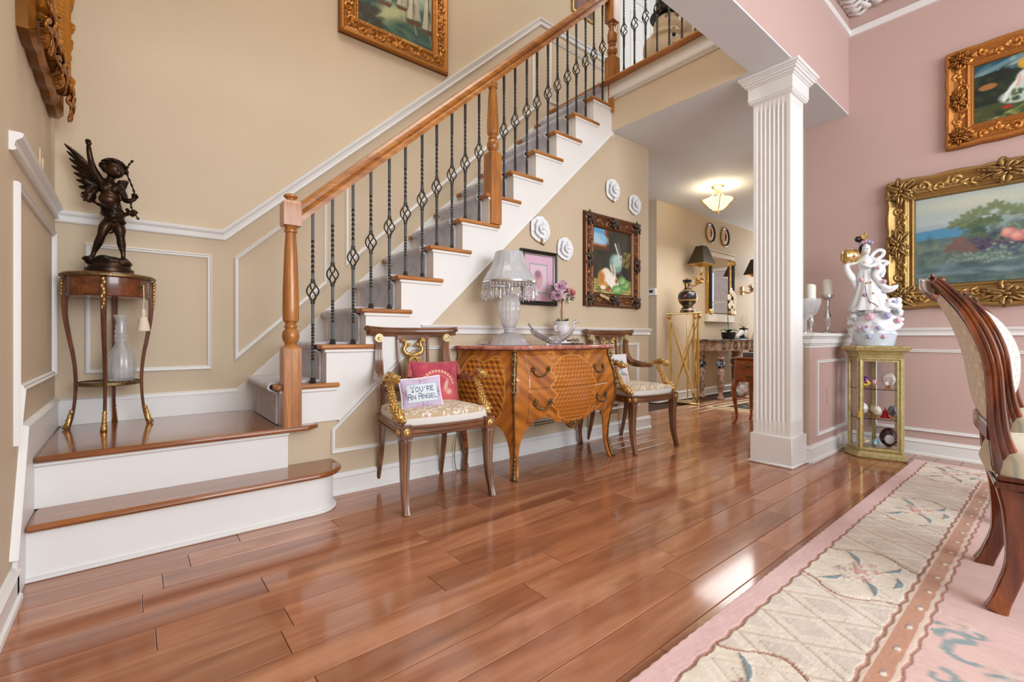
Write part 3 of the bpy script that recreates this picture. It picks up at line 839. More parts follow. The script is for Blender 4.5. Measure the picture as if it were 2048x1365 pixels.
# pink matted print (its subject is left plain)
t = thing('framed_print', 'small pink matted print in a black frame behind the crystal lamp', 'picture', (2.353, 2.55, 1.095))
mb = MB(); box_frame(mb, .366, .408, .034, .03); mb.build('frame', mat('black_frame', sc(26, 24, 24), .25, coat=.4), t, ang=25)
mb = MB(); mould(mb, [(-.154, 0, .029), (.154, 0, .029), (.154, 0, .379), (-.154, 0, .379)], (0, -1, 0), [(0, 0), (0, .024), (.004, .022), (.004, 0)]); mb.build('silver_slip', M['silver'], t)
cv = Cv(90, 104, (222, 186, 204), (214, 172, 196), asp=.86)
cv.rect(.20, .2, .80, .82, (120, 168, 172)); cv.rect(.222, .218, .778, .802, (226, 196, 208))
cv.e(.5, .52, .13, .17, (196, 150, 160), .2, .3); cv.e(.47, .42, .10, .08, (150, 120, 140), -.4, .3); cv.e(.54, .60, .07, .08, (206, 168, 170), .3, .3); cv.line([(.5, .66), (.52, .77)], .006, (110, 130, 110))
cv.sheet(.30, .35, -.006, z0=.03).build('matted_sheet', M['canvas'], t, col=True, smooth=False, recalc=False)
# paper roses on the wall
def paper_rose(name, label, x, z, r, seed):
    rs = random.Random(seed)
    t = thing(name, label, 'wall flower', (x, 2.55, z), 0, 'white paper flowers on the stair wall')
    for ring, (n, rr, lift, tilt) in enumerate([(5, 1.0, .010, .18), (4, .70, .026, .42), (3, .40, .040, .9)]):
        for k in range(n):
            a0 = 2 * PI * k / n + ring * .5 + rs.uniform(-.15, .15)
            nu, nv = 14, 17; A = np.zeros((nu, nv, 3))
            ww = 2 * PI / n * .66
            for i in range(nu):
                u = i / (nu - 1)
                for j in range(nv):
                    v = j / (nv - 1) * 2 - 1
                    rad = r * rr * (u * (1.04 - .16 * abs(v) ** 3 + .035 * math.cos(v * 8 + ring) * u * u))
                    a = a0 + v * ww * (.45 + .55 * math.sqrt(u))
                    hgt = lift + r * rr * tilt * u * u * .55 + .07 * r * v * v * u
                    if u > .85: hgt -= .004 * (u - .85) / .15 * (1 if ring < 3 else 0)
                    A[i, j] = (rad * math.cos(a), -hgt, rad * math.sin(a))
            MB().grid(A).build('petal', M['paper'], t, ang=180, recalc=False)
    MB().ell((0, -.05, 0), (r*.12, r*.2, r*.12), 8, 6).build('flower_heart', M['paper'], t)
M['paper'] = mat('white_paper', sc(238, 240, 243), .7)
paper_rose('paper_rose', 'larger white paper rose with a brown leaf, left one above the pink print', 2.364, 1.665, .097, 1)
paper_rose('paper_rose', 'white paper rose touching the upper right corner of the pink print', 2.632, 1.552, .088, 2)
paper_rose('paper_rose', 'highest white paper rose, above the rabbit painting', 3.223, 2.135, .094, 3)
paper_rose('paper_rose', 'white paper rose near the wall corner, right of the highest one', 3.540, 2.065, .09, 4)
for i, (x, z) in enumerate([(2.43, 1.585), (3.27, 2.06)]):
    o = MB(Matrix.Translation((x, 2.54, z)) @ Matrix.Rotation(.3, 4, 'Y'))
    A = np.array([[((u-.5)*.13, -.008 - .012*math.sin(u*6), (v-.5)*.035*math.sin(PI*min(1, u+.08))) for v in np.linspace(0, 1, 5)] for u in np.linspace(0, 1, 12)])
    r_ = [c for c in bpy.data.objects if c.name.startswith('paper_rose')][0 if i == 0 else 2]
    o = MB(Matrix.Rotation(.3, 4, 'Y')); A[..., 0] += x - r_.location.x; A[..., 2] += z - r_.location.z
    o.grid(A).build('dry_leaf', mat('dry_leaf', sc(150, 116, 76), .7), r_, ang=180, recalc=False)
# ships painting on the back wall
t = thing('painting', 'harbour painting of sailing boats in a wide carved gilt frame above the stairs', 'painting', (1.55, 3.26, 2.99))
cv = Cv(210, 180, (150, 170, 160), (40, 66, 60), asp=1.1, seed=9)
cv.dabs(260, 0, 0, 1, .6, [(170, 182, 160), (110, 140, 130), (205, 206, 170), (90, 124, 120)], .05, 2.5, .35)
cv.dabs(300, 0, .5, 1, 1, [(36, 70, 72), (60, 96, 80), (28, 48, 50), (96, 124, 96)], .04, 3, .45, .3)
cv.e(.42, .72, .3, .10, (206, 208, 150), -.5, .6, .8)
for x, y, q in [(.34, .62, 1), (.55, .58, .8), (.70, .70, 1.1), (.90, .75, 1.2)]:
    cv.poly([(x - .09*q, y), (x + .10*q, y - .02), (x + .07*q, y + .04*q), (x - .06*q, y + .045*q)], (96, 58, 36))
    cv.poly([(x - .07*q, y - .02), (x - .02*q, y - .5*q), (x + .02*q, y - .03)], (214, 200, 176), .8); cv.poly([(x + .02*q, y - .03), (x + .03*q, y - .46*q), (x + .09*q, y - .05)], (190, 176, 160), .8)
    cv.line([(x, y), (x, y - .5*q)], .005, (60, 44, 30)); cv.line([(x + .02, y + .05), (x + .04, y + .16)], .02, (200, 190, 160), .4)
cv.dabs(60, 0, .75, .3, 1, [(60, 40, 26), (30, 44, 34)], .03, 2, .6); cv.noise(4)
cv.sheet(.66, .56, -.014, z0=.145).build('canvas', M['canvas'], t, col=True, smooth=False, recalc=False)
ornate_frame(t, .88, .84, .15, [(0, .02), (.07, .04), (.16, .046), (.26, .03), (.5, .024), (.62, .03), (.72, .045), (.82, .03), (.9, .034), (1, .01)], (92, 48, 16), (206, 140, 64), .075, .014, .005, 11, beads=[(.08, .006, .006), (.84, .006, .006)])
MB(Matrix.Translation((.09, -.046, .115))).box((-.06, -.002, -.010), (.06, .002, .010)).build('name_plate', M['brass'], t)
# small upstairs picture
t = thing('painting', 'small dark portrait in a thin gilt frame on the upper stair wall', 'painting', (3.645, 3.26, 4.20))
mb = MB(); box_frame(mb, .35, .46, .03, .022); mb.build('frame', M['gold'], t, ang=25)
cv = Cv(50, 64, (120, 90, 70), (90, 70, 56)); cv.e(.5, .4, .16, .16, (200, 150, 130)); cv.e(.5, .8, .3, .25, (150, 90, 90)); cv.dabs(30, 0, 0, 1, 1, [(90, 70, 50), (150, 120, 90)], .05, 2, .3)
cv.sheet(.30, .41, -.008, z0=.025).build('canvas', M['canvas'], t, col=True, smooth=False, recalc=False)
# large carved frame on the left wall
t = thing('mirror', 'tall mirror in a heavy carved gilt frame high on the left wall', 'mirror', (-.30, 2.66, 1.90), PI/2)
w_, h_ = .84, 1.3
P1 = [(0, .03), (.1, .05), (.22, .035), (.4, .04), (.6, .07), (.78, .085), (.9, .06), (1, .03)]
ornate_frame(t, w_, h_, .20, P1, (74, 38, 12), (222, 146, 48), .13, .022, .007, 21, beads=[(.24, .006, .006), (.93, .005, .005)], wav=.012)
MB().box((-w_/2 + .19, -.028, .19), (w_/2 - .19, -.02, h_ - .19)).build('mirror_glass', M['mirror'], t)
for sx in (-1, 1):
    for z in (.08, h_ - .08): leaf_boss(t, sx * (w_/2 - .09), z, .11, M['dgold'], -.07)
    leaf_boss(t, sx * (w_/2 - .08), h_/2, .085, M['dgold'], -.07, sz=2)
for z in (.08, h_ - .08): leaf_boss(t, 0, z, .085, M['dgold'], -.07, sx=2)
# ------------------------------------------------------------------ PEDESTAL TABLE WITH CUPID
M['mahog'] = wood('inlaid_walnut', sc(74, 34, 16), sc(134, 74, 36), sc(100, 50, 24), 2, 12, 10, .22, .5)
M['mahogh'] = wood('inlaid_walnut_panel', sc(96, 46, 20), sc(160, 92, 44), sc(124, 66, 30), 0, 12, 10, .2, .5)
VA = -(PI / 2 - math.atan2(1120, 922.6))
t = thing('side_table', 'small round inlaid walnut table with brass mounts, on the stair landing', 'table', (-.087, 3.085, .409), .02)
t.scale = (.80, .80, .988)
mb = MB().lathe([(.001, .748), (.205, .748), (.222, .750), (.228, .757), (.228, .762), (.222, .768), (.20, .768), (.001, .768)], n=40)
mb.build('tabletop', M['mahogh'], t)
MB().lathe([(.226, .749), (.232, .752), (.232, .760), (.226, .764)], n=40, cap=False).build('brass_rim', M['ormolu'], t)
MB().lathe([(.185, .655), (.193, .655), (.196, .662), (.196, .748), (.185, .748)], n=40).build('apron', M['mahogh'], t)
MB().lathe([(.198, .655), (.201, .66), (.199, .666)], n=40, cap=False).build('apron_bead', M['mahog'], t)
MB().lathe([(.196, .672), (.1985, .674), (.1985, .738), (.196, .74)], n=40, cap=False).build('inlaid_panel', M['oak'], t) if 0 else None
angs = [math.radians(a) for a in (-97, 173, 83, -7)]
for a in angs:
    ca, sa = math.cos(a), math.sin(a)
    pr = [(.196, .745), (.204, .68), (.206, .62), (.203, .55), (.186, .45), (.168, .36), (.158, .26), (.160, .16), (.172, .07), (.192, 0)]
    q = spline([(r*ca, r*sa, z) for r, z in pr], 4)
    rr = interp([0, .1, .3, .5, .8, 1], [.021, .022, .019, .016, .012, .0135], len(q))
    MB().tube(q, [(x, x*.9) for x in rr], 4, up=(-sa, ca, 0)).build('leg', M['mahog'], t, ang=30, bev=.003)
    o = MB()
    for i in range(9):
        z = .735 - i * .017; rr_ = .221 if i < 6 else .22 - (i-6)*.002
        o.ell((rr_*ca + .006*math.sin(i*2.2)*-sa, rr_*sa + .006*math.sin(i*2.2)*ca, z), (.012 - .0008*i, .012 - .0008*i, .011), 6, 5)
    o.build('upper_mount', M['gold'], t, ang=180)
    o = MB(); o.tube([(.205*ca, .205*sa, 0), (.19*ca, .19*sa, .03), (.178*ca, .178*sa, .09)], [.019, .015, .008], 6)
    for i in range(4): o.ell(((.2 - i*.008)*ca, (.2 - i*.008)*sa, .02 + i*.022), (.013, .013, .012), 6, 5)
    o.build('foot_mount', M['gold'], t, ang=180)
MB().lathe([(.001, .214), (.14, .214), (.150, .217), (.15, .226), (.146, .229), (.001, .226)], n=36).build('lower_shelf', M['mahogh'], t)
MB().lathe([(.150, .213), (.154, .216), (.154, .230), (.149, .232)], n=36, cap=False).build('shelf_rim', M['ormolu'], t)
MB().lathe([(.009, 0), (.011, .003), (.006, .006)], (0, 0, 0), 10).build('escutcheon', M['gold'], t, loc=None) if 0 else None
ka = math.radians(-42)
esc = MB(Matrix.Translation((.197*math.cos(ka), .197*math.sin(ka), .71)) @ Matrix.Rotation(ka + PI/2, 4, 'Z') @ Matrix.Rotation(PI/2, 4, 'X')).lathe([(.012, 0), (.010, .004), (.003, .006), (.003, .02)], n=10); esc.build('key', M['ormolu'], t)
# tassel hanging from the key
q = thing('tassel', 'cream tassel hanging from the key of the round landing table', 'tassel', (0, 0, 0))
q.location = (-.087 + .177*math.cos(ka), 3.085 + .177*math.sin(ka), .409 + .48)
M['cream'] = mat('cream_thread', sc(232, 218, 196), .8, bump=.6, bscale=200)
MB().tube([(0, 0, .23), (.002, 0, .16), (-.001, 0, .11)], .0022, 6).build('cord', M['cream'], q)
MB().lathe([(.004, .11), (.009, .105), (.010, .078), (.007, .072)], n=12).build('tassel_head', M['cream'], q)
MB().lathe([(.007, .072), (.016, .066), (.019, .05), (.024, .02), (.027, 0), (.020, .002)], n=20, mod=lambda th, z, i: 1 + .07*math.sin(th*9 + z*90)).build('tassel_skirt', M['cream'], q)
# cut glass decanter vase on the lower shelf
q = thing('glass_vase', 'tall cut glass vase with ringed neck on the lower shelf of the landing table', 'vase', (-.042, 3.085, .409 + .227))
q.scale = (.8, .8, 1)
ridge = lambda th, z, i: 1 + (.03*math.cos(th*12) if z < .19 else 0)
PV = [(.001, 0), (.062, 0), (.066, .006), (.071, .03), (.075, .06), (.073, .10), (.062, .14), (.045, .165), (.034, .18), (.030, .195), (.037, .205), (.030, .216), (.037, .228), (.029, .240), (.035, .252), (.028, .265), (.032, .275), (.026, .29), (.028, .31), (.040, .335), (.037, .335), (.024, .31), (.022, .29), (.024, .2), (.04, .16), (.062, .12), (.066, .06), (.06, .015), (.001, .012)]
MB().lathe(PV, n=48, mod=ridge).build('vase_body', M['crystal2'], q, ang=60)

# ------------------------------------------------------------------ CUPID STATUE
q = thing('cupid_statue', 'dark bronze winged cupid statue holding a bow on the round landing table', 'statue', (-.087, 3.085, 1.169), .02)
cu = .00252; cx_u = .0019; RS = .80
def C3(px, py, y=0): return ((px - 219) * cx_u, y, (550 - py) * cu)
def chain(mb, pts, n=7):
    """pts: (px,py,depth,r px)"""
    P = spline([C3(p[0], p[1], p[2]) for p in pts], n)
    r = interp(np.linspace(0, 1, len(pts)), [p[3] * cu * RS for p in pts], len(P))
    mb.tube(P, r, 10)
    for a, b in ((0, 0), (-1, -1)): mb.ell(P[a], r[a], 10, 8)
mb = MB(Matrix.Scale(.8, 4, (1, 0, 0)) @ Matrix.Scale(.8, 4, (0, 1, 0))); mb.lathe([(.001, 0), (.128, 0), (.13, .008), (.122, .014), (.12, .03), (.106, .036), (.104, .046), (.098, .05), (.094, .062), (.001, .066)], n=40)
mb.build('plinth', M['bronze'], q)
mb = MB()
for x, y, z, r in [(0, 0, .06, .075), (-.05, .0, .062, .045), (-.075, -.01, .075, .03), (.04, -.02, .06, .05), (.02, .03, .075, .045), (-.02, -.03, .08, .035), (.06, .01, .062, .03)]:
    mb.ell((x, y, z), (r, r, r*.5), 12, 8)
mb.build('rocky_ground', M['bronze'], q, remesh=.005, smo=2)
mb = MB()
# legs
chain(mb, [(234, 440, 0, 13), (239, 458, -.005, 13.5), (241, 472, -.006, 9), (243, 486, 0, 9.5), (246, 502, 0, 5.5), (247, 513, 0, 5)])
chain(mb, [(246, 514, 0, 5.5), (252, 519, -.02, 5.5), (259, 523, -.035, 4)])
chain(mb, [(221, 440, .0, 13.5), (210, 455, -.01, 13.5), (203, 472, -.012, 9), (197, 486, .0, 9.5), (189, 503, .012, 5.5), (186, 512, .012, 5)])
chain(mb, [(186, 512, .012, 5.5), (181, 517, 0, 5.5), (175, 520, -.012, 4)])
# trunk
chain(mb, [(227, 436, 0, 19), (227, 420, -.004, 19), (224, 405, -.004, 17.5), (220, 388, -.002, 19), (219, 374, 0, 19), (219, 364, 0, 12), (221, 355, 0, 8), (223, 348, 0, 8)])
mb.ell(C3(217, 400, -.02), (.040, .03, .035), 12, 8)
for dx in (-9, 9): mb.ell(C3(220 + dx, 380, -.03), (.022, .018, .018), 10, 8)
# arms: raised right arm, bow arm
chain(mb, [(206, 370, 0, 10), (197, 358, .0, 9), (187, 342, 0, 8), (182, 326, 0, 6.5), (179, 310, -.005, 5.8), (178, 300, -.005, 5)])
chain(mb, [(237, 370, 0, 10), (246, 383, -.005, 8.5), (251, 395, -.012, 7.5), (258, 398, -.03, 6.5), (268, 394, -.035, 5.2), (271, 391, -.035, 4.6)])
# head
mb.ell(C3(229, 338, -.012), (.040, .042, .043), 16, 12)
mb.ell(C3(236, 347, -.03), (.022, .022, .020), 12, 8)
mb.ell(C3(239, 341, -.05), (.006, .008, .008), 8, 6)
mb.ell(C3(232, 340, -.05), (.006, .004, .004), 8, 6)
mb.build('body', M['bronze'], q, remesh=.0042, smo=3)
# hands
mb = MB()
def hand(mb, px, py, y, r, ang):
    mb.ell(C3(px, py, y), (r*1.0, r*.8, r*1.1), 10, 8)
    for k in range(4):
        a = ang + (k - 1.5) * .3
        x, z = px + 4.5*math.cos(a), py - 4.5*math.sin(a)
        mb.tube([C3(px + 2*math.cos(a), py - 2*math.sin(a), y - .004*k), C3(x, z, y - .012 - .002*k), C3(x + 1.5, z + 2.5, y - .02)], [.0052, .0048, .004], 6)
    mb.tube([C3(px - 2, py, y - .004), C3(px - 5, py - 2, y - .012), C3(px - 3, py - 4, y - .018)], [.005, .005, .004], 6)
hand(mb, 178, 294, -.006, .012, PI/2); mb.build('hand', M['bronze'], q)
mb = MB(); hand(mb, 270, 388, -.035, .013, .3); mb.build('hand', M['bronze'], q)
# curly hair
mb = MB(); rs = random.Random(5)
for i in range(130):
    th = rs.uniform(0, 2*PI); ph = rs.uniform(-.35, 1.5)
    d = Vector((math.cos(th)*math.cos(ph), math.sin(th)*math.cos(ph), math.sin(ph)))
    if d.y < -.35 and d.z < .45 and d.x > -.5: continue
    c = Vector(C3(227, 335, -.006)) + Vector((d.x*.047, d.y*.045, d.z*.044))
    pts = [c + Vector((math.cos(k*1.1)*.009, math.sin(k*1.1)*.009, k*.002 - .006)) * (1 - k*.08) for k in range(7)]
    mb.tube(pts, [.005, .0056, .005, .0048, .0044, .0036, .002], 7)
mb.build('curly_hair', M['bronze'], q, ang=180)
# wings of overlapping feathers
def wing(root, tips, mid, y, n, name):
    mb = MB()
    for row, (ln, w) in enumerate([(1.0, .013), (.7, .012), (.42, .011)]):
        for k in range(n):
            u = k / (n - 1)
            a = Vector(C3(root[0] + (root[2]-root[0])*u, root[1] + (root[3]-root[1])*u, y))
            b = Vector(C3(tips[0] + (tips[2]-tips[0])*u, tips[1] + (tips[3]-tips[1])*u, y + .035))
            b = a + (b - a) * ln
            m_ = (a + b) / 2 + Vector((mid[0]*cu, .01 - row*.012, mid[1]*cu))
            P = spline([a, m_, b], 5)
            mb.tube(P, [(.0035, w*x) for x in interp([0, .3, .7, .93, 1], [.5, 1, 1, .6, .15], len(P))], 6, up=(0, 1, 0))
    mb.build(name, M['bronze'], q, ang=180)
wing((198, 366, 186, 396), (130, 296, 166, 402), (4, 5), .03, 9, 'wing')
wing((236, 362, 238, 376), (259, 350, 250, 372), (0, 3), .035, 5, 'wing')
# drapery: knot of cloth by the raised arm, loin cloth and its tail
mb = MB()
for pts in [[(206, 368, .02, 5), (192, 374, .0, 7), (180, 372, -.01, 5), (170, 368, -.02, 2)], [(198, 372, .01, 7), (188, 385, 0, 8), (180, 398, -.01, 6), (176, 406, -.01, 5), (184, 404, 0, 6), (190, 396, 0, 4)],
            [(200, 380, .01, 5), (184, 380, -.01, 6), (176, 390, -.015, 6), (172, 400, 0, 4)], [(207, 405, -.02, 5), (222, 418, -.05, 6), (236, 432, -.045, 7), (248, 444, -.03, 5)],
            [(210, 408, -.02, 6), (205, 412, 0, 6), (192, 408, .01, 3.5), (180, 402, 0, 3), (168, 402, -.01, 3)], [(208, 416, .0, 8), (212, 430, -.035, 9), (226, 434, -.05, 9), (242, 430, -.03, 8)],
            [(214, 412, -.03, 6), (230, 414, -.048, 6), (242, 424, -.03, 7), (246, 440, -.02, 4)], [(208, 424, .03, 9), (226, 424, .045, 10), (244, 424, .02, 9)], [(219, 440, -.045, 6), (232, 442, -.045, 6), (244, 438, -.03, 4)],
            [(168, 402, -.01, 3), (163, 399, -.012, 2)]]: chain(mb, pts)
mb.build('drapery', M['bronze'], q, remesh=.0045, smo=1)
mb = MB()
for pts in [[(250, 425, -.01, 4.5), (262, 420, -.015, 6), (272, 418, -.015, 5)]]: chain(mb, pts)
for k in range(8): mb.ell(C3(262 + 7*math.cos(k), 420 + 5*math.sin(k*1.7), -.02), .009, 8, 6)
mb.build('quiver', M['bronze'], q)
# bow: twisted double curve with knobs
P = spline([C3(265, 317, -.04), C3(256, 330, -.045), C3(254, 346, -.05), C3(263, 366, -.052), C3(270, 388, -.055), C3(262, 404, -.05), C3(266, 418, -.045), C3(277, 432, -.04)], 8)
mb = MB().tube(P, [.0042 * (1 + .35*math.sin(i*1.6)) for i in range(len(P))], 7); mb.ell(P[0], .0065, 8, 6); mb.ell(P[-1], .0065, 8, 6)
mb.build('bow', M['bronze'], q)
mb = MB(); chain(mb, [(240, 448, .03, 2), (229, 457, .035, 3.2), (219, 463, .035, 2)]); mb.build('drapery_end', M['bronze'], q)

# ------------------------------------------------------------------ GILT ARMCHAIRS
M['walnut'] = wood('walnut_chair_wood', sc(92, 56, 36), sc(150, 100, 66), sc(120, 78, 50), 2, 14, 12, .28, .4)
M['walnuth'] = wood('walnut_chair_rail', sc(92, 56, 36), sc(150, 100, 66), sc(120, 78, 50), 0, 14, 12, .28, .4)
M['fabric'] = mat('damask_fabric', (1, 1, 1, 1), .85, attr=True, bump=.3, bscale=600, sheen=.2)
def damask():
    cv = Cv(230, 220, (196, 174, 140), asp=1.05, seed=8)
    rs = np.random.RandomState(2)
    for i in range(5):
        for j in range(5):
            x, y = (i + .5 + .5*(j % 2)) / 5, (j + .5) / 5; d = 1 if (i + j) % 2 else -1
            for a in (0, PI*.66, PI*1.33):
                a += rs.uniform(-.3, .3); pts = []
                for k in range(14): pts.append((x + .075*math.cos(a) + .042*(1 - k/18)*math.cos(a + 2 + d*k*.42), y + .075*math.sin(a) + .042*(1 - k/18)*math.sin(a + 2 + d*k*.42)))
                cv.line(pts, .0065, (240, 238, 234), 1)
                for k in (0, 4, 8): cv.e(pts[k][0], pts[k][1], .017, .0075, (240, 238, 234), a + k, .4, 1)
            for k in range(5): cv.e(x + .014*math.cos(k*1.26), y + .014*math.sin(k*1.26), .011, .008, (238, 236, 232), k*1.26, .4, 1)
    return cv
DM = damask()
def seat_grid(w0, w1, d0, d1, z0, hgt, cv, bow=.03, n=150, drop=.045):
    """domed cushion: front half width w0 at y=d0, rear half width w1 at y=d1"""
    A = np.zeros((n, n, 3)); C_ = np.zeros((n, n, 3)); L_ = cv.lin()
    for i in range(n):
        u = i / (n-1) * 2 - 1
        for j in range(n):
            v = j / (n-1) * 2 - 1
            eu, ev = max(0, abs(u) - .9) / .1, max(0, abs(v) - .9) / .1
            uu = math.copysign(min(abs(u), .9) / .9 + .012*math.sin(eu*PI/1.3)*1, u); vv = math.copysign(min(abs(v), .9) / .9 + .012*math.sin(ev*PI/1.3), v)
            t_ = (vv + 1) / 2; w = w0 + (w1 - w0) * t_
            y = d0 + (d1 - d0) * t_ - bow * (1 - uu*uu) * (1 - t_)
            x = w * uu
            dome = hgt * (1 - abs(min(1, abs(uu)))**3.2) ** .5 * (1 - min(1, abs(vv))**3.2) ** .5 if abs(uu) < 1 and abs(vv) < 1 else 0
            e = max(eu, ev)
            A[i, j] = (x, y, z0 + drop*(1 - e) + dome)
            cx_, cy_ = min(cv.w-1, int((u+1)/2*cv.w)), min(cv.h-1, int((1-(v+1)/2)*cv.h))
            C_[i, j] = L_[cy_, cx_] if e < .3 else np.array(sc(226, 224, 218)[:3])
    return MB().grid(A, C_)
def scaly(mb, pts, r0, r1, n=40):
    P = spline(pts, max(2, n // (len(pts)-1)))
    r = [(r0 + (r1-r0)*i/(len(P)-1)) for i in range(len(P))]
    mb.tube(P, [x*.9 for x in r], 8)
    for i in range(0, len(P)-1, 2):
        t_ = (P[i+1] - P[i]).normalized(); a = t_.orthogonal().normalized(); b = t_.cross(a)
        for k in range(6):
            th = 2*PI*(k + (i//2 % 2)*.5)/6
            c = P[i] + (a*math.cos(th) + b*math.sin(th)) * r[i]*.8
            mb.ell(c, r[i]*.5, 8, 5)
def dolphin_head(mb, c, d, s):
    """round head with brow, snout, fins; d: unit direction of the snout"""
    c = Vector(c); d = Vector(d).normalized(); up = Vector((0, 0, 1)); sd = d.cross(up).normalized()
    mb.ell(c, s, 12, 8); mb.ell(c + d*s*.9 - up*s*.25, s*.62, 10, 8); mb.ell(c + d*s*1.35 - up*s*.1, s*.35, 8, 6)
    for k in (-1, 1):
        mb.ell(c + d*s*.5 + sd*k*s*.7 + up*s*.35, s*.28, 8, 6)
        for j in range(3): mb.tube([c + sd*k*s*.6, c + sd*k*s*(1.1) - d*s*(.4 + .3*j) + up*s*(.3 - .4*j)], [s*.3, s*.08], 5)
    for j in range(4): mb.tube([c + up*s*.6 - d*s*(.3*j - .3), c + up*s*(1.15 - .1*j) - d*s*(.3*j)], [s*.26, s*.06], 5)
def armchair(label, loc, rz):
    t = thing('armchair', label, 'chair', loc, rz, 'gilt dolphin armchairs beside the commode')
    # seat frame
    mb = MB()
    for z0, z1, o in [(.372, .385, .006), (.385, .41, 0), (.41, .424, .008)]:
        pts = [(-.262 - o, -.20), (-.255, -.215 - o)] + [(x, -.222 - o - .028*(1 - (x/.25)**2)) for x in np.linspace(-.22, .22, 9)] + [(.255, -.215 - o), (.262 + o, -.20), (.215 + o, .235 + o), (-.215 - o, .235 + o)]
        mb.prism([(float(a), float(b)) for a, b in pts], z0, z1)
    mb.build('seat_frame', M['walnuth'], t, bev=.003)
    seat_grid(.252, .205, -.205, .225, .424, .030, DM).build('seat_cushion', M['fabric'], t, col=True, ang=180)
    for sx in (-1, 1):
        x = sx * .238
        mb = MB().box((x - .031, -.246, .362), (x + .031, -.19, .43)); mb.build('leg_block', M['walnut'], t, bev=.003)
        P = spline([(x, -.218, .365), (x, -.215, .25), (x + sx*.003, -.222, .12), (x + sx*.008, -.25, 0)], 6)
        r = interp([0, .06, .1, .5, .9, 1], [.02, .026, .023, .018, .0135, .016], len(P))
        fl = [(math.cos(a)*(1 if k % 2 else .82), math.sin(a)*(1 if k % 2 else .82)) for k, a in enumerate(np.linspace(0, 2*PI, 24, endpoint=False))]
        sq = []
        for k in range(24):
            a = 2*PI*k/24; m_ = max(abs(math.cos(a)), abs(math.sin(a))); g = .88 if k % 3 == 1 else 1
            sq.append((math.cos(a)/m_*g, math.sin(a)/m_*g))
        MB().tube(P, r, prof=sq, up=(0, -1, 0)).build('leg', M['walnut'], t, ang=30)
        for cx, cy, rot in [(x, -.247, 0), (x + sx*.032, -.218, sx*PI/2)]:
            T = Matrix.Translation((cx, cy, .397)) @ Matrix.Rotation(rot, 4, 'Z') @ Matrix.Rotation(PI/2, 4, 'X')
            MB(T).lathe([(.019, 0), (.019, .003), (.014, .005), (.013, .003), (.009, .009), (.001, .011)], n=16, mod=lambda th, z, i: 1 + .12*math.cos(th*8) if 2 <= i <= 4 else 1).build('rosette', M['gold'], t)
        x = sx * .198
        P = spline([(x, .215, .62), (x, .212, .45), (x, .214, .37), (x, .232, .2), (x + sx*.006, .285, 0)], 6)
        MB().tube(P, [(a, a*.85) for a in interp([0, .5, 1], [.017, .024, .018], len(P))], 4, up=(0, 1, 0)).build('leg', M['walnut'], t, ang=30, bev=.004)
        # stile that sweeps down into the arm
        x = sx * .213
        P = spline([(x, .237, .845), (x, .242, .78), (x + sx*.002, .23, .70), (x + sx*.016, .19, .645), (x + sx*.035, .10, .625), (x + sx*.042, .0, .622)], 7)
        rd = [(-1, -1), (-.5, -1), (-.4, -.86), (-.15, -.86), (-.08, -1), (.08, -1), (.15, -.86), (.4, -.86), (.5, -1), (1, -1), (1, 1), (.5, 1), (.4, .86), (.15, .86), (.08, 1), (-.08, 1), (-.15, .86), (-.4, .86), (-.5, 1), (-1, 1)]
        MB().tube(P, [(b, a) for a, b in zip(interp([0, .3, .6, 1], [.017, .022, .026, .016], len(P)), interp([0, .3, .6, 1], [.014, .016, .02, .014], len(P)))], prof=rd, up=(sx, 0, 0) if 0 else (0, -1, .3)).build('arm', M['walnut'], t, ang=30)
        T = Matrix.Translation((x, .222, .853)) @ Matrix.Rotation(PI/2, 4, 'X')
        o = MB(T).lathe([(.024, -.02), (.026, .0), (.024, .006), (.018, .006), (.016, .004)], n=20)
        P = [(.0165*math.exp(-.22*k*.4)*math.cos(k*.4*sx), .0165*math.exp(-.22*k*.4)*math.sin(k*.4*sx), .007) for k in range(26)]
        o.tube(P, .0028, 5); o.build('scroll_boss', mat('ivory_gilt', sc(214, 196, 150), .35, .4) if 'ivg' not in M else M['ivg'], t)
        # gilded dolphins
        o = MB(); scaly(o, [(sx*.252, -.185, .475), (sx*.258, -.135, .50), (sx*.26, -.11, .55), (sx*.258, -.075, .60), (sx*.256, -.06, .63)], .021, .013, 30)
        dolphin_head(o, (sx*.25, -.185, .462), (-.2*sx, -1, -.25), .029)
        o.build('arm_support', M['gold'], t, ang=180)
        o = MB(); P = spline([(sx*.254, .02, .622), (sx*.262, -.03, .655), (sx*.262, -.08, .668), (sx*.258, -.12, .65)], 6)
        o.tube(P, interp([0, .5, 1], [.012, .014, .02], len(P)), 8); dolphin_head(o, (sx*.256, -.135, .648), (-.1*sx, -1, .1), .026)
        for j in range(5): o.tube([(sx*.26, -.10 + j*.02, .65), (sx*(.285), -.14 + j*.028, .645 - .004*j)], [.012, .003], 5)
        o.tube([(sx*.256, .02, .612), (sx*.262, .05, .63), (sx*.258, .07, .655)], [.012, .008, .004], 6)
        o.build('arm_head', M['gold'], t, ang=180)
    M['ivg'] = bpy.data.materials['ivory_gilt']
    # back
    MB().tube([(-.21, .218, .56), (.21, .218, .56)], [(.022, .012)]*2, 4, up=(0, 0, 1)).build('cross_rail', M['walnuth'], t, bev=.003)
    P = spline([(-.275, .225, .895), (-.2, .25, .89), (-.1, .262, .888), (0, .266, .888), (.1, .262, .888), (.2, .25, .89), (.275, .225, .895)], 5)
    crest = [(-.5, -1), (.5, -1), (.75, -.8), (.55, -.55), (.9, -.3), (1.1, .1), (.9, .55), (1.15, .75), (1.0, 1), (-1.2, 1), (-1, .4), (-.7, -.4)]
    MB().tube(P, [(.026, .014)] * len(P), prof=crest, up=(0, 0, 1)).build('top_rail', M['walnuth'], t, ang=35)
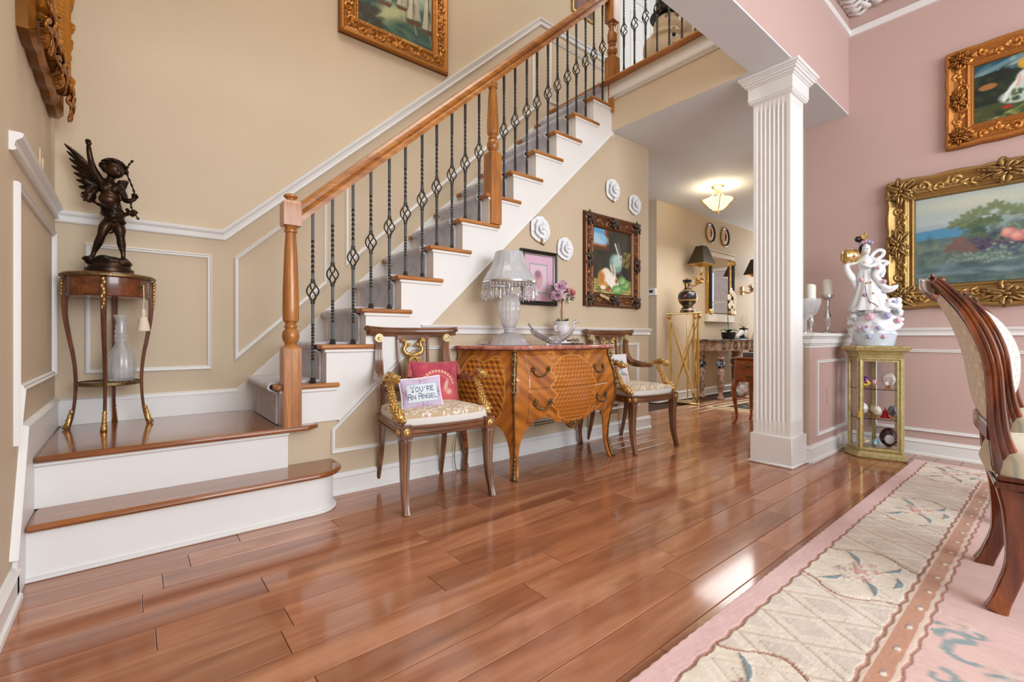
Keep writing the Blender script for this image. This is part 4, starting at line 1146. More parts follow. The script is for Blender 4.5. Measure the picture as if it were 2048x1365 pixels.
    for sx in (-1, 1):
        MB().tube([(sx*.268, .228, .904), (sx*.284, .215, .908)], [(.016, .02)]*2, 10, up=(0, 0, 1)).build('rail_end', M['walnuth'], t)
    mb = MB()
    for sx in (-1, 1): mb.tube([(sx*.088, .222, .575), (sx*.094, .25, .865)], [(.011, .011)]*2, 4, up=(0, 1, 0))
    mb.box((-.10, .238, .845), (.10, .262, .868)); mb.box((-.105, .208, .568), (.105, .232, .60))
    mb.build('splat_frame', M['walnut'], t, bev=.002); mb = None
    for sx in (-1, 1):
        o = MB()
        P = spline([(sx*.055, .243, .845), (sx*.045, .242, .815), (sx*.058, .24, .79), (sx*.045, .238, .762), (0, .234, .745), (-sx*.028, .23, .715), (-sx*.02, .226, .68), (sx*.01, .224, .65), (sx*.03, .22, .62)], 6)
        o.tube(P, interp([0, .15, .4, .7, 1], [.006, .011, .013, .011, .006], len(P)), 8)
        for i in range(20, len(P), 2):
            for k in range(3): o.ell(P[i] + Vector(((k-1)*.008, -.008, 0)), .0065, 6, 4)
        dolphin_head(o, (sx*.026, .238, .812), (-sx*.3, -.3, .5), .0105)
        for j in range(4): o.tube([(sx*.058, .24, .825), (sx*(.05 + j*.01), .236, .858 - abs(j-1)*.006)], [.008, .003], 5)
        o.build('splat_dolphin', M['gold'], t, ang=180)
    o = MB(); dolphin_head(o, (-.045, .216, .618), (-1, -.3, -.3), .016); o.build('splat_mask', M['gold'], t, ang=180)
    return t
armchair('walnut and gilt dolphin armchair holding the red and angel pillows, left of the commode', (1.278, 2.262, 0), -.075)
armchair('walnut and gilt dolphin armchair holding the bird pillow, right of the commode', (3.083, 2.245, 0), -.075)
# ------------------------------------------------------------------ PILLOWS
def pillow(name, label, cv, w, h, th, loc, rx_, rz, pipe=None, corner=None, belly=1):
    t = thing(name, label, 'pillow', loc, rz)
    t.rotation_euler = (rx_, 0, rz)
    n, m = cv.h, cv.w
    L_ = cv.lin()
    for face in (0, 1):
        U, V = np.meshgrid(np.linspace(-1, 1, m), np.linspace(1, -1, n))
        pinch = 1 - .06 * (1 - np.abs(U)**2) * np.abs(V)**2
        pin2 = 1 - .07 * (1 - np.abs(V)**2) * np.abs(U)**2
        X = U * w/2 * pin2; Z = V * h/2 * pinch + h/2
        D = th/2 * ((1 - np.abs(U)**2.6) * (1 - np.abs(V)**2.6)) ** .55
        A = np.stack([X, (-D if face == 0 else D), Z], -1)
        MB().grid(A, L_ if face == 0 else np.ones_like(L_) * L_[2, 2]).build('cover' if face == 0 else 'back_cover', M['fabric'], t, col=True, ang=180, recalc=False)
    if pipe:
        q = [(-1 + 2*i/12, -1) for i in range(12)] + [(1, -1 + 2*i/12) for i in range(12)] + [(1 - 2*i/12, 1) for i in range(12)] + [(-1, 1 - 2*i/12) for i in range(12)]
        pts = [(u*w/2*(1 - .07*(1 - v*v)*u*u), 0, v*h/2*(1 - .06*(1 - u*u)*v*v) + h/2) for u, v in q]
        MB().tube(pts, .005, 8, closed=True).build('piping', pipe, t)
    return t
FONT = {'Y': '10001 10001 01010 00100 00100 00100 01110', 'O': '01110 10001 10001 10001 10001 10001 01110', 'U': '10001 10001 10001 10001 10001 10001 01110', "'": '01000 01000 01000 00000 00000 00000 00000',
        'R': '11110 10001 10001 11110 10100 10010 10001', 'E': '11111 10000 10000 11110 10000 10000 11111', 'A': '01110 10001 10001 11111 10001 10001 10001', 'N': '10001 11001 10101 10101 10011 10001 10001',
        'G': '01111 10000 10000 10111 10001 10001 01111', 'L': '10000 10000 10000 10000 10000 10000 11111'}
def stitch(cv, txt, cx, cy, px, big, col):
    """txt: characters; capitals in `big` are drawn taller; px = stitch size in canvas pixels"""
    wd = sum((3 if c == ' ' else 4 if c == "'" else 6) * px * (1.15 if i in big else 1) for i, c in enumerate(txt)) - px
    x = cx - wd / 2
    for i, c in enumerate(txt):
        k = px * (1.15 if i in big else 1); kz = px * (1.3 if i in big else 1)
        if c == ' ': x += 3 * k; continue
        rows = FONT[c].split()
        for r_, row in enumerate(rows):
            for q_, b in enumerate(row):
                if b == '1':
                    x0 = int(round(x + q_*k)); x1 = int(round(x + (q_+1)*k)); y1 = cy + 3.5*px - (6-r_)*kz; y0 = y1 - kz
                    cv.a[int(round(y0)):int(round(y1)), x0:x1] = col
        x += (4 if c == "'" else 6) * k
cv = Cv(200, 150, (208, 192, 220), asp=1.33, seed=2)
for x, y in [(.5, .13), (.5, .87), (.09, .5), (.91, .5)]:
    for k in range(26):
        a = k * .9; r = .012 * k ** .75
        dx, dy = r*math.cos(a), r*math.sin(a)
        if x == .5: dx *= 1.5; dy *= .65
        else: dx *= .35; dy *= 1.3
        cv.e(x + dx, y + dy, .009, .012, (158, 58, 110) if k % 3 else (120, 40, 80))
cv.rect(.12, .215, .88, .785, (120, 160, 176)); cv.rect(.13, .228, .87, .772, (218, 228, 236))
stitch(cv, "YOU'RE", 100, 58, 3.3, (0,), (40, 86, 116)); stitch(cv, 'AN ANGEL', 100, 93, 3.2, (0, 3), (40, 86, 116))
pillow('pillow', 'small lilac pillow stitched with "YOU\'RE AN ANGEL" on the left armchair', cv, .222, .17, .075, (1.18, 2.165, .478), .0, 0, pipe=mat('white_piping', sc(238, 234, 236), .7))
PL = bpy.data.objects['pillow']; PL.rotation_euler = (-.25, -.07, -.22)
cv = Cv(110, 100, (176, 62, 84), (196, 82, 96), asp=1.1, seed=6)
cv.dabs(60, 0, 0, 1, 1, [(196, 84, 100), (150, 44, 66), (214, 110, 118)], .05, 2.5, .35)
cv.e(.5, .62, .36, .40, (206, 92, 104), 0, .1, .7); cv.e(.5, .66, .28, .33, (190, 70, 88), 0, .1, .8); cv.e(.62, .8, .3, .2, (226, 110, 112), 0, .5, .7)
for k in range(15):
    a = PI * (1.02 + k / 15 * .96); cv.e(.5 + .33*math.cos(a), .60 + .36*math.sin(a), .03, .025, (228, 200, 160), a, .4, .95); cv.e(.5 + .26*math.cos(a), .62 + .28*math.sin(a), .016, .016, (220, 150, 130), a, .4, .9)
cv.e(.66, .56, .04, .13, (222, 196, 168), .3, .4, .9); cv.e(.72, .70, .06, .06, (232, 214, 190), 0, .5, .8)
red = pillow('pillow', 'crimson pillow with gold embroidery and corner tassels on the left armchair', cv, .30, .262, .11, (1.36, 2.345, .458), 0, 0, pipe=mat('gold_crimson_cord', sc(190, 120, 96), .7, noise=(sc(150, 60, 70), 90, 2, .2)))
red.rotation_euler = (-.2, .03, -.12)
for sx in (-1, 1):
    o = MB(Matrix.Translation((sx*.155, -.005, .17))); o.lathe([(.004, .075), (.009, .06), (.007, .05), (.013, .04), (.018, 0), (.001, .0)], n=16, mod=lambda th, z, i: 1 + .1*math.cos(th*8)); o.build('tassel', bpy.data.materials['gold_crimson_cord'], red)
cv = Cv(90, 90, (226, 222, 222), seed=3)
cv.e(.5, .42, .12, .2, (150, 190, 196), .5, .2); cv.e(.46, .46, .09, .12, (214, 140, 150), .3, .3); cv.e(.42, .27, .08, .07, (120, 160, 190)); cv.poly([(.36, .27), (.30, .30), (.37, .31)], (200, 170, 90)); cv.line([(.56, .55), (.66, .74)], .03, (100, 160, 170)); cv.e(.58, .38, .06, .16, (110, 150, 180), .5, .3)
cv.line([(.15, .74), (.5, .66), (.85, .74)], .012, (130, 100, 80)); cv.dabs(60, .12, .66, .9, .9, [(214, 130, 160), (226, 160, 180), (170, 100, 140), (150, 180, 150)], .022, 1.2, .9)
p3_ = pillow('pillow', 'white pillow embroidered with a bluebird over blossoms on the right armchair', cv, .245, .245, .09, (3.03, 2.33, .478), 0, 0, pipe=mat('pale_piping', sc(226, 222, 222), .8))
p3_.rotation_euler = (-.22, .02, -.2)
# ------------------------------------------------------------------ BOMBE COMMODE
M['marq'] = mat('marquetry_veneer', (1, 1, 1, 1), .2, attr=True, coat=.5)
com = thing('commode', 'bombe marquetry commode with brass mounts and red marble top under the paintings', 'commode', (2.215, 2.52, 0))
FX, BX, DY = .445, .598, .395      # half front width, half back width, depth
ZT = .778
def coff(z): return float(np.interp(z, [0, .03, .12, .2, .28, .36, .44, .52, .60, .68, .74, ZT], [.026, .010, -.014, -.012, .0, .018, .036, .042, .034, .008, -.014, -.004]))
def outline(u):
    """u 0..1 left side, 1..2 front, 2..3 right side: base point and outward normal"""
    if u <= 1:
        p = Vector((-BX + (BX - FX) * u, -DY * u, 0)); n = Vector((-DY, -(BX - FX), 0)).normalized()
        p += n * .012 * math.sin(PI * u)
    elif u <= 2:
        v = u - 1; x = -FX + 2 * FX * v
        p = Vector((x, -DY - .055 * math.sin(PI * v) ** 1.5, 0)); n = Vector(((v - .5) * .35, -1, 0)).normalized()
    else:
        v = u - 2; p = Vector((FX + (BX - FX) * v, -DY * (1 - v), 0)); n = Vector((DY, -(BX - FX), 0)).normalized()
        p += n * .012 * math.sin(PI * v)
    for c, nn in ((1, Vector((-.72, -.70, 0))), (2, Vector((.72, -.70, 0)))):
        w = .06 if (u < 1 or u > 2) == (c == 1) else .06
        d = abs(u - c) * (math.hypot(BX - FX, DY) if (u - 1) * (u - 2) > 0 else 2 * FX)
        if d < .05: k = .5 + .5 * math.cos(PI * d / .05); n = (n * (1 - k) + nn * k).normalized()
    return p, n
def surf(u, z, o=0):
    p, n = outline(u); q = p + n * (coff(z) + o); return (q.x, q.y, z)
def arclen(u):   # distance in metres to the nearest front corner
    sl = math.hypot(BX - FX, DY)
    if u < 1: return (1 - u) * sl
    if u < 2: return min(u - 1, 2 - u) * 2 * FX
    return (u - 2) * sl
def apron(u):
    d = arclen(u)
    leg = float(np.interp(d, [0, .024, .030, .036, .044, .056, .072, .10, .14], [0, 0, .05, .11, .18, .235, .28, .31, .325]))
    if 1 < u < 2:
        v = abs(u - 1.5) * 2
        mid = float(np.interp(v, [0, .06, .12, .17, .22, .30, .42, .52, .62, .8, 1], [.262, .268, .288, .325, .312, .318, .345, .36, .352, .33, .31]))
        return min(leg, mid) if d < .12 else mid
    if d > .36: return .30
    return min(leg, .335 - .02 * math.sin(PI * d / .4))
BLK = [np.array(sc(*c)[:3]) for c in ((206, 132, 48), (172, 98, 34), (112, 56, 24))]
def wood_at(a, z, dirn, rs_):
    g = math.sin((a * dirn * 60 + z * 75) + 2.2 * math.sin(a * 9 + z * 5)) * .5 + math.sin((a * dirn * 210 + z * 260)) * .3
    b = np.array(sc(204, 128, 50)[:3]); c = np.array(sc(124, 62, 22)[:3])
    g += .5 * math.sin(a * dirn * 23 + z * 31 + 1.7 * math.sin(z * 14)); k = min(1, max(0, .42 + .42 * g))
    return b * (1 - k) + c * k
def cube(a, z, s):
    """tumbling block pattern"""
    h = s * 1.732
    y = z / (s * 1.5); r = math.floor(y)
    x = a / h + (r % 2) * .5
    fx = x - math.floor(x) - .5; fy = y - r
    # hexagon cell test by nearest centres
    best = None
    for rr in (r, r + 1):
        for k in (-1, 0, 1):
            cx = (math.floor(a / h) + k + (rr % 2) * .5 + .25) * h; cz = rr * s * 1.5
            d = (a - cx) ** 2 + (z - cz) ** 2
            if best is None or d < best[0]: best = (d, a - cx, z - cz)
    ang = math.degrees(math.atan2(best[2], best[1])) % 360
    return 0 if 30 <= ang < 150 else (1 if 150 <= ang < 270 else 2)
def shade(u, z):
    a = arclen(u)
    if u < 1 or u > 2:
        e = ((a - .215) / .165) ** 2 * 1.0; zz = (z - .545) / (.185 - .03 * math.cos((a - .215) * 30))
        if e + abs(zz) ** 3 < 1:
            c = BLK[cube(a + .01, z, .0215)]
            return c * (1.12 if z > .6 else 1)
        if e + abs(zz) ** 3 < 1.12: return np.array(sc(214, 150, 70)[:3])
        return wood_at(a, z, 1.4, None)
    x = (u - 1.5) * 2 * FX
    rr = (x / (.185 + .02 * math.sin(z * 60))) ** 2 + ((z - .535) / .205) ** 4
    if rr < 1:
        return BLK[cube(x, z, .0175)] * .62 + np.array(sc(196, 118, 42)[:3]) * .42
    if rr < 1.10: return np.array(sc(220, 156, 74)[:3])
    # curling inlay lines
    for cx, cz, r in [(-.17, .74, .03), (.17, .74, .03), (-.21, .36, .035), (.21, .36, .035), (-.10, .32, .03), (.10, .32, .03), (0, .335, .03)]:
        dd = math.hypot(x - cx, z - cz); th = math.atan2(z - cz, x - cx)
        if abs((dd - r * (.5 + .5 * ((th + PI) / 2 / PI)))) < .0022: return np.array(sc(226, 170, 92)[:3])
    return wood_at(x, z, 1 if x < 0 else -1, None)
def us_list():
    sl = math.hypot(BX - FX, DY); o = []
    near = [0, .008, .016, .022, .026, .030, .034, .039, .045, .052, .06, .075]
    for d in list(np.arange(sl, .08, -.0065)) + near[::-1]: o.append(1 - d / sl)
    F = near[1:] + list(np.arange(.081, 2 * FX - .08, .0068)) + [2 * FX - x for x in near[::-1]]
    for d in F: o.append(1 + d / (2 * FX))
    for d in near[1:] + list(np.arange(.08, sl, .0065)) + [sl]: o.append(2 + d / sl)
    return sorted(set(round(x, 6) for x in o if 0 <= x <= 3))
US = us_list(); nz = 96
A = []; C_ = []
for u in US:
    zb = apron(u); ra = []; rc = []
    for j in range(nz):
        z = zb + (ZT - zb) * j / (nz - 1); ra.append(surf(u, z)); rc.append(shade(u, z))
    A.append(ra); C_.append(rc)
o = MB().grid(A, C_).build('carcass', M['marq'], com, col=True, ang=180, recalc=False)
m_ = o.modifiers.new('solid', 'SOLIDIFY'); m_.thickness = .014; m_.offset = 1 if 0 else -1
MB().prism([(-.56, -.005), (-.43, -.36), (.43, -.36), (.56, -.005)], .36, ZT).build('carcass_core', M['mahog'], com)
def patch(u0, u1, z0, z1, name, zf=None):
    us = [u for u in US if u0 <= u <= u1]; A = []; C_ = []; n = 60
    for u in us:
        zb = max(z0, apron(u) + .012) if zf else z0
        zs = [zb + (z1 - zb) * j / (n - 1) for j in range(n)]
        edge = (u == us[0] or u == us[-1])
        A.append([surf(u, z, .0005 if (edge or j in (0, n-1)) else .0035) for j, z in enumerate(zs)])
        C_.append([shade(u, z) * (.35 if (edge or j in (0, n-1)) else 1) for j, z in enumerate(zs)])
    return MB().grid(A, C_).build(name, M['marq'], com, col=True, ang=180, recalc=False)
d1 = patch(1.085, 1.915, .545, .748, 'drawer')
d2 = patch(1.085, 1.915, .335, .538, 'drawer', zf=True)
# mounts
for u in (1.0, 2.0):
    P = [Vector(surf(u, z, .004)) for z in np.linspace(.0, .765, 46)]
    r = [float(np.interp(z, [0, .04, .1, .14, .2, .46, .55, .6, .66, .70, .765], [.017, .013, .012, .005, .0045, .006, .012, .013, .017, .012, .016])) for z in np.linspace(0, .765, 46)]
    mb = MB().tube(P, [x * (1 + .12 * math.sin(i * 2.1)) for i, x in enumerate(r)], 8)
    for z in (.52, .57, .62, .68, .71):
        c = Vector(surf(u, z, .008))
        for k in (-1, 1): mb.tube([c, c + Vector((k*.016, -.004, .012)), c + Vector((k*.020, 0, .028))], [.008, .006, .002], 6)
    for z in (.02, .045, .07, .095, .12): mb.ell(surf(u, z, .010), (.012, .012, .013), 8, 6)
    mb.build('corner_mount', M['ormolu'], com, ang=180)
def handle(par, x, z, sx):
    c = Vector(surf(1.5 + x / (2*FX), z, .012)); mb = MB(); s2 = .055
    for k in (-1, 1):
        q = c + Vector((k * s2, 0, .004)); q = Vector(surf(1.5 + (x + k*s2) / (2*FX), z + .004, .008))
        mb.ell(q, (.011, .006, .013), 8, 6)
        for j in range(6):
            a = j * PI / 3 + (.4 if k > 0 else 0)
            mb.tube([q, q + Vector((.012*math.cos(a), -.004, .013*math.sin(a))), q + Vector((.02*math.cos(a + .5), 0, .024*math.sin(a + .5)))], [.006, .005, .0015], 5)
    a_ = Vector(surf(1.5 + (x - s2) / (2*FX), z, .012)); b_ = Vector(surf(1.5 + (x + s2) / (2*FX), z, .012))
    P = spline([a_, a_ + Vector((.01, -.012, -.025)), c + Vector((-.01, -.018, -.036)), c + Vector((.02, -.018, -.026)), b_ + Vector((-.012, -.012, -.006)), b_], 5)
    mb.tube(P, interp([0, .3, .6, 1], [.004, .007, .005, .004], len(P)), 8)
    mb.build('handle', M['ormolu'], par, ang=180)
for x in (-.27, .27):
    handle(d1, x, .655, 1); handle(d2, x, .455, 1)
mb = MB(); c = Vector(surf(1.5, .30, .006))
for k in range(7):
    a = PI * k / 6; mb.tube([c, c + Vector((.05*math.cos(a), -.006, -.008 + .016*math.sin(a*2))), c + Vector((.06*math.cos(a), 0, .018*math.sin(a)))], [.009, .006, .002], 6)
mb.ell(c, (.013, .008, .014)); mb.build('apron_mount', M['ormolu'], com, ang=180)
for sx in (-1, 1):
    P = spline([(sx*.57, -.022, .36), (sx*.565, -.022, .25), (sx*.545, -.022, .12), (sx*.556, -.024, 0)], 6)
    MB().tube(P, interp([0, .3, .8, 1], [.034, .026, .017, .021], len(P)), 4, up=(0, -1, 0)).build('rear_leg', M['mahogh'], com, ang=30, bev=.004)
m = bpy.data.materials.new('rouge_marble'); m.use_nodes = True; nt = m.node_tree; b = nt.nodes['Principled BSDF']; b.inputs['Roughness'].default_value = .12
tc = nt.nodes.new('ShaderNodeTexCoord'); n = nt.nodes.new('ShaderNodeTexNoise'); n.inputs['Scale'].default_value = 16; n.inputs['Detail'].default_value = 6; n.inputs['Distortion'].default_value = 1.2
rp = nt.nodes.new('ShaderNodeValToRGB'); e = rp.color_ramp.elements; e[0].position = .3; e[0].color = sc(150, 76, 70); e[1].position = .66; e[1].color = sc(206, 196, 186)
for p_, c in ((.45, (188, 112, 100)), (.54, (206, 140, 122)), (.59, (160, 92, 84))): q = e.new(p_); q.color = sc(*c)
nt.links.new(tc.outputs['Object'], n.inputs[0]); nt.links.new(n.outputs['Fac'], rp.inputs[0]); nt.links.new(rp.outputs[0], b.inputs['Base Color'])
for o_, z0, z1, nm in [(.030, ZT + .004, ZT + .026, 'marble_top')]:
    pts = []
    for u in np.linspace(0, 3, 91):
        p, nn = outline(float(u)); q = p + nn * (o_ + .008 * math.sin(u * PI * 4 + .5)); pts.append((q.x, min(q.y, 0.004)))
    MB().prism(pts, z0, z1).build(nm, m, com, bev=.006, seg=2)
    MB().prism([(x * .985, y * .98) for x, y in pts], ZT - .002, ZT + .004).build('top_bed', M['mahog'], com)
TOPZ = ZT + .026
# ------------------------------------------------------------------ CRYSTAL LAMP
t = thing('table_lamp', 'cut crystal table lamp with glass shade and hanging prisms on the commode', 'lamp', (1.895, 2.33, TOPZ))
cut = lambda th, z, i: 1 + .035 * math.cos(th * 9 + z * 70) * math.cos(th * 9 - z * 70)
def dense(pr, n=5): return [(p.x, p.z) for p in spline([(max(r, .001), 0, z) for r, z in pr], n)]
MB().lathe(dense([(.001, .0), (.122, .0), (.124, .006), (.118, .02), (.10, .046), (.076, .068), (.05, .080), (.034, .086), (.032, .1)]), n=96, mod=cut).build('base', M['crystal'], t, ang=50)
MB().lathe(dense([(.030, .1), (.036, .104), (.036, .112), (.045, .125), (.058, .16), (.068, .21), (.072, .25), (.068, .29), (.058, .315), (.052, .322), (.03, .325)]), n=96, mod=cut).build('body', M['crystal'], t, ang=50)
MB().lathe([(.052, .322), (.058, .326), (.056, .334), (.02, .338), (.012, .36), (.012, .42)], n=24).build('collar', M['silver'], t)
MB().lathe(dense([(.066, .612), (.09, .606), (.098, .58), (.104, .545), (.122, .50), (.150, .462), (.168, .428), (.172, .412), (.168, .412), (.146, .455), (.116, .50), (.098, .545), (.09, .58), (.07, .60)]), n=120, mod=lambda th, z, i: 1 + .018*math.cos(th*10 + z*45)*math.cos(th*10 - z*45)).build('shade', M['crystal'], t, ang=50)
MB().lathe([(.171, .414), (.177, .411), (.178, .402), (.172, .398)], n=48, cap=False).build('shade_rim', M['silver'], t)
for k in range(44):
    th = 2 * PI * k / 44; r = .172
    mb = MB(Matrix.Rotation(th, 4, 'Z') @ Matrix.Translation((r, 0, 0)))
    mb.ell((0, 0, .388), (.006, .006, .009), 6, 4); mb.ell((0, 0, .372), (.0055, .0055, .007), 6, 4)
    if k % 2: mb.lathe([(.001, .298), (.011, .312), (.013, .325), (.006, .352), (.001, .366)], n=6, sy=.5 + .5)
    else: mb.lathe([(.001, .29), (.005, .298), (.006, .345), (.001, .362)], n=4)
    mb.build('crystal_drop', M['glassw'], t, smooth=False)
MB().lathe([(.001, .40), (.03, .41), (.034, .44), (.02, .475), (.01, .49)], n=16).build('bulb', mat('frosted_bulb', sc(240, 240, 236), .4), t)
# ------------------------------------------------------------------ GLASS BIRD DISH
t = thing('glass_bird_dish', 'clear glass bird shaped dish on a domed foot beside the crystal lamp', 'dish', (2.245, 2.27, TOPZ), VA)
MB().lathe([(.001, 0), (.052, 0), (.056, .01), (.056, .028), (.050, .040), (.036, .052), (.02, .058), (.001, .06)], n=32).build('foot', M['glassw'], t)
P = [Vector(p) for p in ((-.155, 0, .115), (-.14, 0, .098), (-.10, 0, .078), (-.05, 0, .060), (0, 0, .052), (.05, 0, .062), (.09, 0, .082), (.12, 0, .112), (.135, 0, .142), (.145, 0, .155))]
P = spline(P, 5); wv = interp([0, .15, .45, .65, .8, .9, 1], [.03, .04, .062, .05, .026, .018, .008], len(P)); dp = interp([0, .2, .5, .8, 1], [.014, .034, .046, .022, .010], len(P))
A = []
for i, c in enumerate(P):
    tn = (P[min(i+1, len(P)-1)] - P[max(i-1, 0)]).normalized(); upv = Vector((0, 0, 1)); upv = (upv - tn * upv.dot(tn)).normalized(); sd = Vector((0, 1, 0))
    row = []
    for k in range(25):
        a = -PI + 2 * PI * k / 24
        lip = math.sin(a)
        hz = dp[i] * (math.sin(a) if math.sin(a) < 0 else .2 * math.sin(a))
        row.append(tuple(c + sd * wv[i] * math.cos(a) + upv * hz))
    A.append(row)
mb = MB().grid(A)
mb.ell((.150, 0, .160), (.018, .013, .015), 12, 8); mb.tube([(.164, 0, .160), (.182, 0, .152)], [.006, .001], 6)
mb.build('bird_body', M['glassw'], t, ang=180)
for k in (-1, 0, 1):
    MB().tube(spline([(-.12, k*.012, .09), (-.155, k*.03, .118), (-.175, k*.045, .15 - abs(k)*.012)], 5), [(.006, a) for a in interp([0, .6, 1], [.018, .022, .006], 11)], 8, up=(1, 0, 1)).build('tail_feather', M['glassw'], t, ang=180)
# ------------------------------------------------------------------ URN WITH ROSES
tr = MB().prism([(-.13, -.06), (.13, -.06), (.13, .06), (-.13, .06)], 0, .008).build('tray', M['black'], loc=(2.50, 2.40, TOPZ), bev=.003)
tag(tr, 'thin black rectangular tray on the right of the commode top', 'tray')
UR = (2.455, 2.40, TOPZ + .008)
t = thing('urn', 'white footed urn on the black tray holding a rose topiary', 'urn', UR)
t.scale = (1.15, 1.15, 1.06)
MB().box((-.036, -.036, 0), (.036, .036, .010)).lathe([(.034, .010), (.030, .018), (.014, .028), (.011, .045), (.018, .055), (.040, .075), (.047, .095), (.044, .118), (.048, .135), (.058, .146), (.060, .152), (.05, .150), (.040, .13), (.001, .12)], n=32, mod=lambda th, z, i: 1 + (.03*math.cos(th*12) if .055 < z < .12 else 0)).build('urn_body', M['porcelain'], t)
for k in (-1, 1):
    MB().tube(spline([(k*.044, 0, .085), (k*.060, 0, .092), (k*.062, 0, .112), (k*.046, 0, .122)], 5), .005, 6).build('handle', M['porcelain'], t)
M['petalp'] = mat('dusty_rose_petal', sc(206, 168, 190), .7); M['petalc'] = mat('coral_petal', sc(222, 146, 150), .7); M['petalw'] = mat('pale_petal', sc(222, 200, 206), .7); M['leafg'] = mat('leaf_green', sc(70, 106, 66), .6); M['stem'] = mat('dry_stem', sc(176, 140, 100), .8)
def rose(mb, c, r, d, seed):
    rs = random.Random(seed); R_ = Vector(d).to_track_quat('Z', 'Y').to_matrix()
    for ring, (n, k, ti) in enumerate([(5, 1, .25), (5, .78, .6), (4, .55, 1.0), (3, .32, 1.5)]):
        for j in range(n):
            a0 = 2*PI*j/n + ring*.7 + rs.uniform(-.2, .2); A = []
            for u in np.linspace(0, 1, 6):
                row = []
                for v in np.linspace(-1, 1, 6):
                    rad = r*k*u*(1 - .2*v*v); a = a0 + v*(PI/n)*.95
                    p = R_ @ Vector((rad*math.cos(a), rad*math.sin(a), r*(.1 + ti*u*u*.45 + (.0 if u < .9 else -.08)) ))
                    row.append((c[0]+p.x, c[1]+p.y, c[2]+p.z))
                A.append(row)
            mb.grid(A)
t = thing('rose_topiary', 'ball of dusty pink artificial roses on a thin stem in the white urn', 'flowers', (UR[0], UR[1], UR[2] + .127))
t.scale = (1.22, 1.22, 1.08)
MB().tube([(0, 0, 0), (.003, 0, .09), (-.002, 0, .19)], .0055, 6).tube([(.004, .004, 0), (-.006, .004, .1), (.008, 0, .18)], .003, 5).build('stem', M['stem'], t)
rs = random.Random(9)
for i, (x, y, z, r, mt) in enumerate([(-.038, -.03, .26, .042, 'petalp'), (.028, -.045, .225, .045, 'petalc'), (-.052, -.01, .205, .040, 'petalp'), (.008, .0, .29, .040, 'petalw'), (-.005, -.05, .20, .03, 'petalw'), (.045, .02, .25, .035, 'petalw'), (.06, -.01, .21, .032, 'petalp'), (0, .05, .24, .04, 'petalp')]):
    mb = MB(); rose(mb, (x, y, z), r, (x, y - .03, z - .22), i); mb.build('rose', M[mt], t, ang=180, recalc=False)
mb = MB()
for i in range(70):
    a = rs.uniform(0, 2*PI); b_ = rs.uniform(-1.1, .9); c = Vector((.05*math.cos(a)*math.cos(b_), .05*math.sin(a)*math.cos(b_), .225 + .055*math.sin(b_))); d = (c - Vector((0, 0, .225))).normalized()
    s_ = d.orthogonal().normalized()
    mb.add([c, c + d*.02 + s_*.009, c + d*.042, c + d*.02 - s_*.009], [(0, 1, 2, 3)])
mb.build('leaves', M['leafg'], t, smooth=False, recalc=False, kind='stuff')
mb = MB()
for i in range(16):
    a = rs.uniform(0, 2*PI); c = Vector((.01*math.cos(a), .01*math.sin(a), .03)); d = Vector((math.cos(a), math.sin(a), rs.uniform(.2, 1.2))).normalized(); s_ = d.orthogonal().normalized()
    mb.add([c, c + d*.02 + s_*.008, c + d*.04, c + d*.02 - s_*.008], [(0, 1, 2, 3)])
mb.build('lower_leaves', M['leafg'], t, smooth=False, recalc=False, kind='stuff')
t = thing('eyeglasses', 'dark folded eyeglasses lying on the black tray by the right armchair', 'glasses', (2.585, 2.385, TOPZ + .008), .25)
mb = MB()
for k in (-1, 1): mb.tube([(k*.03 + .022*math.cos(a), .0, .018 + .016*math.sin(a)) for a in np.linspace(0, 2*PI, 13)[:-1]], .0025, 6, closed=True)
mb.tube([(-.01, 0, .02), (0, 0, .024), (.01, 0, .02)], .002, 6); mb.build('frame', M['black'], t)
for k in (-1, 1): MB().tube([(k*.052, 0, .022), (k*.05, .06, .02), (k*.02 - k*.01, .075, .012)], .0028, 6).build('temple', M['black'], t)
t = thing('crystal_flowers', 'small crystal flower ornament at the left end of the commode top', 'ornament', (1.70, 2.36, TOPZ))
mb = MB(); MB().lathe([(.001, 0), (.03, 0), (.032, .006), (.02, .01), (.001, .011)], n=16).build('base', M['glass'], t)
for i in range(5):
    c = Vector(((i - 2)*.018, .006*(i % 2), .014 + .006*(i % 3)))
    for k in range(6): a = k*PI/3; mb.ell(c + Vector((.008*math.cos(a), 0, .008*math.sin(a))), (.005, .003, .005), 6, 4)
mb.build('blossom', M['glass'], t)
# lamp cord behind the commode
P = spline([(1.93, 2.50, .80), (1.80, 2.535, .55), (1.66, 2.53, .33), (1.60, 2.52, .15), (1.60, 2.50, .01), (1.66, 2.49, .008), (1.62, 2.46, .008), (1.69, 2.50, .02), (1.66, 2.53, .15), (1.72, 2.54, .32)], 8)
tag(MB().tube(P, .0028, 6).build('power_cord', mat('grey_cord', sc(90, 88, 84), .5)), 'thin grey lamp cord looping to the floor behind the left of the commode', 'cord')
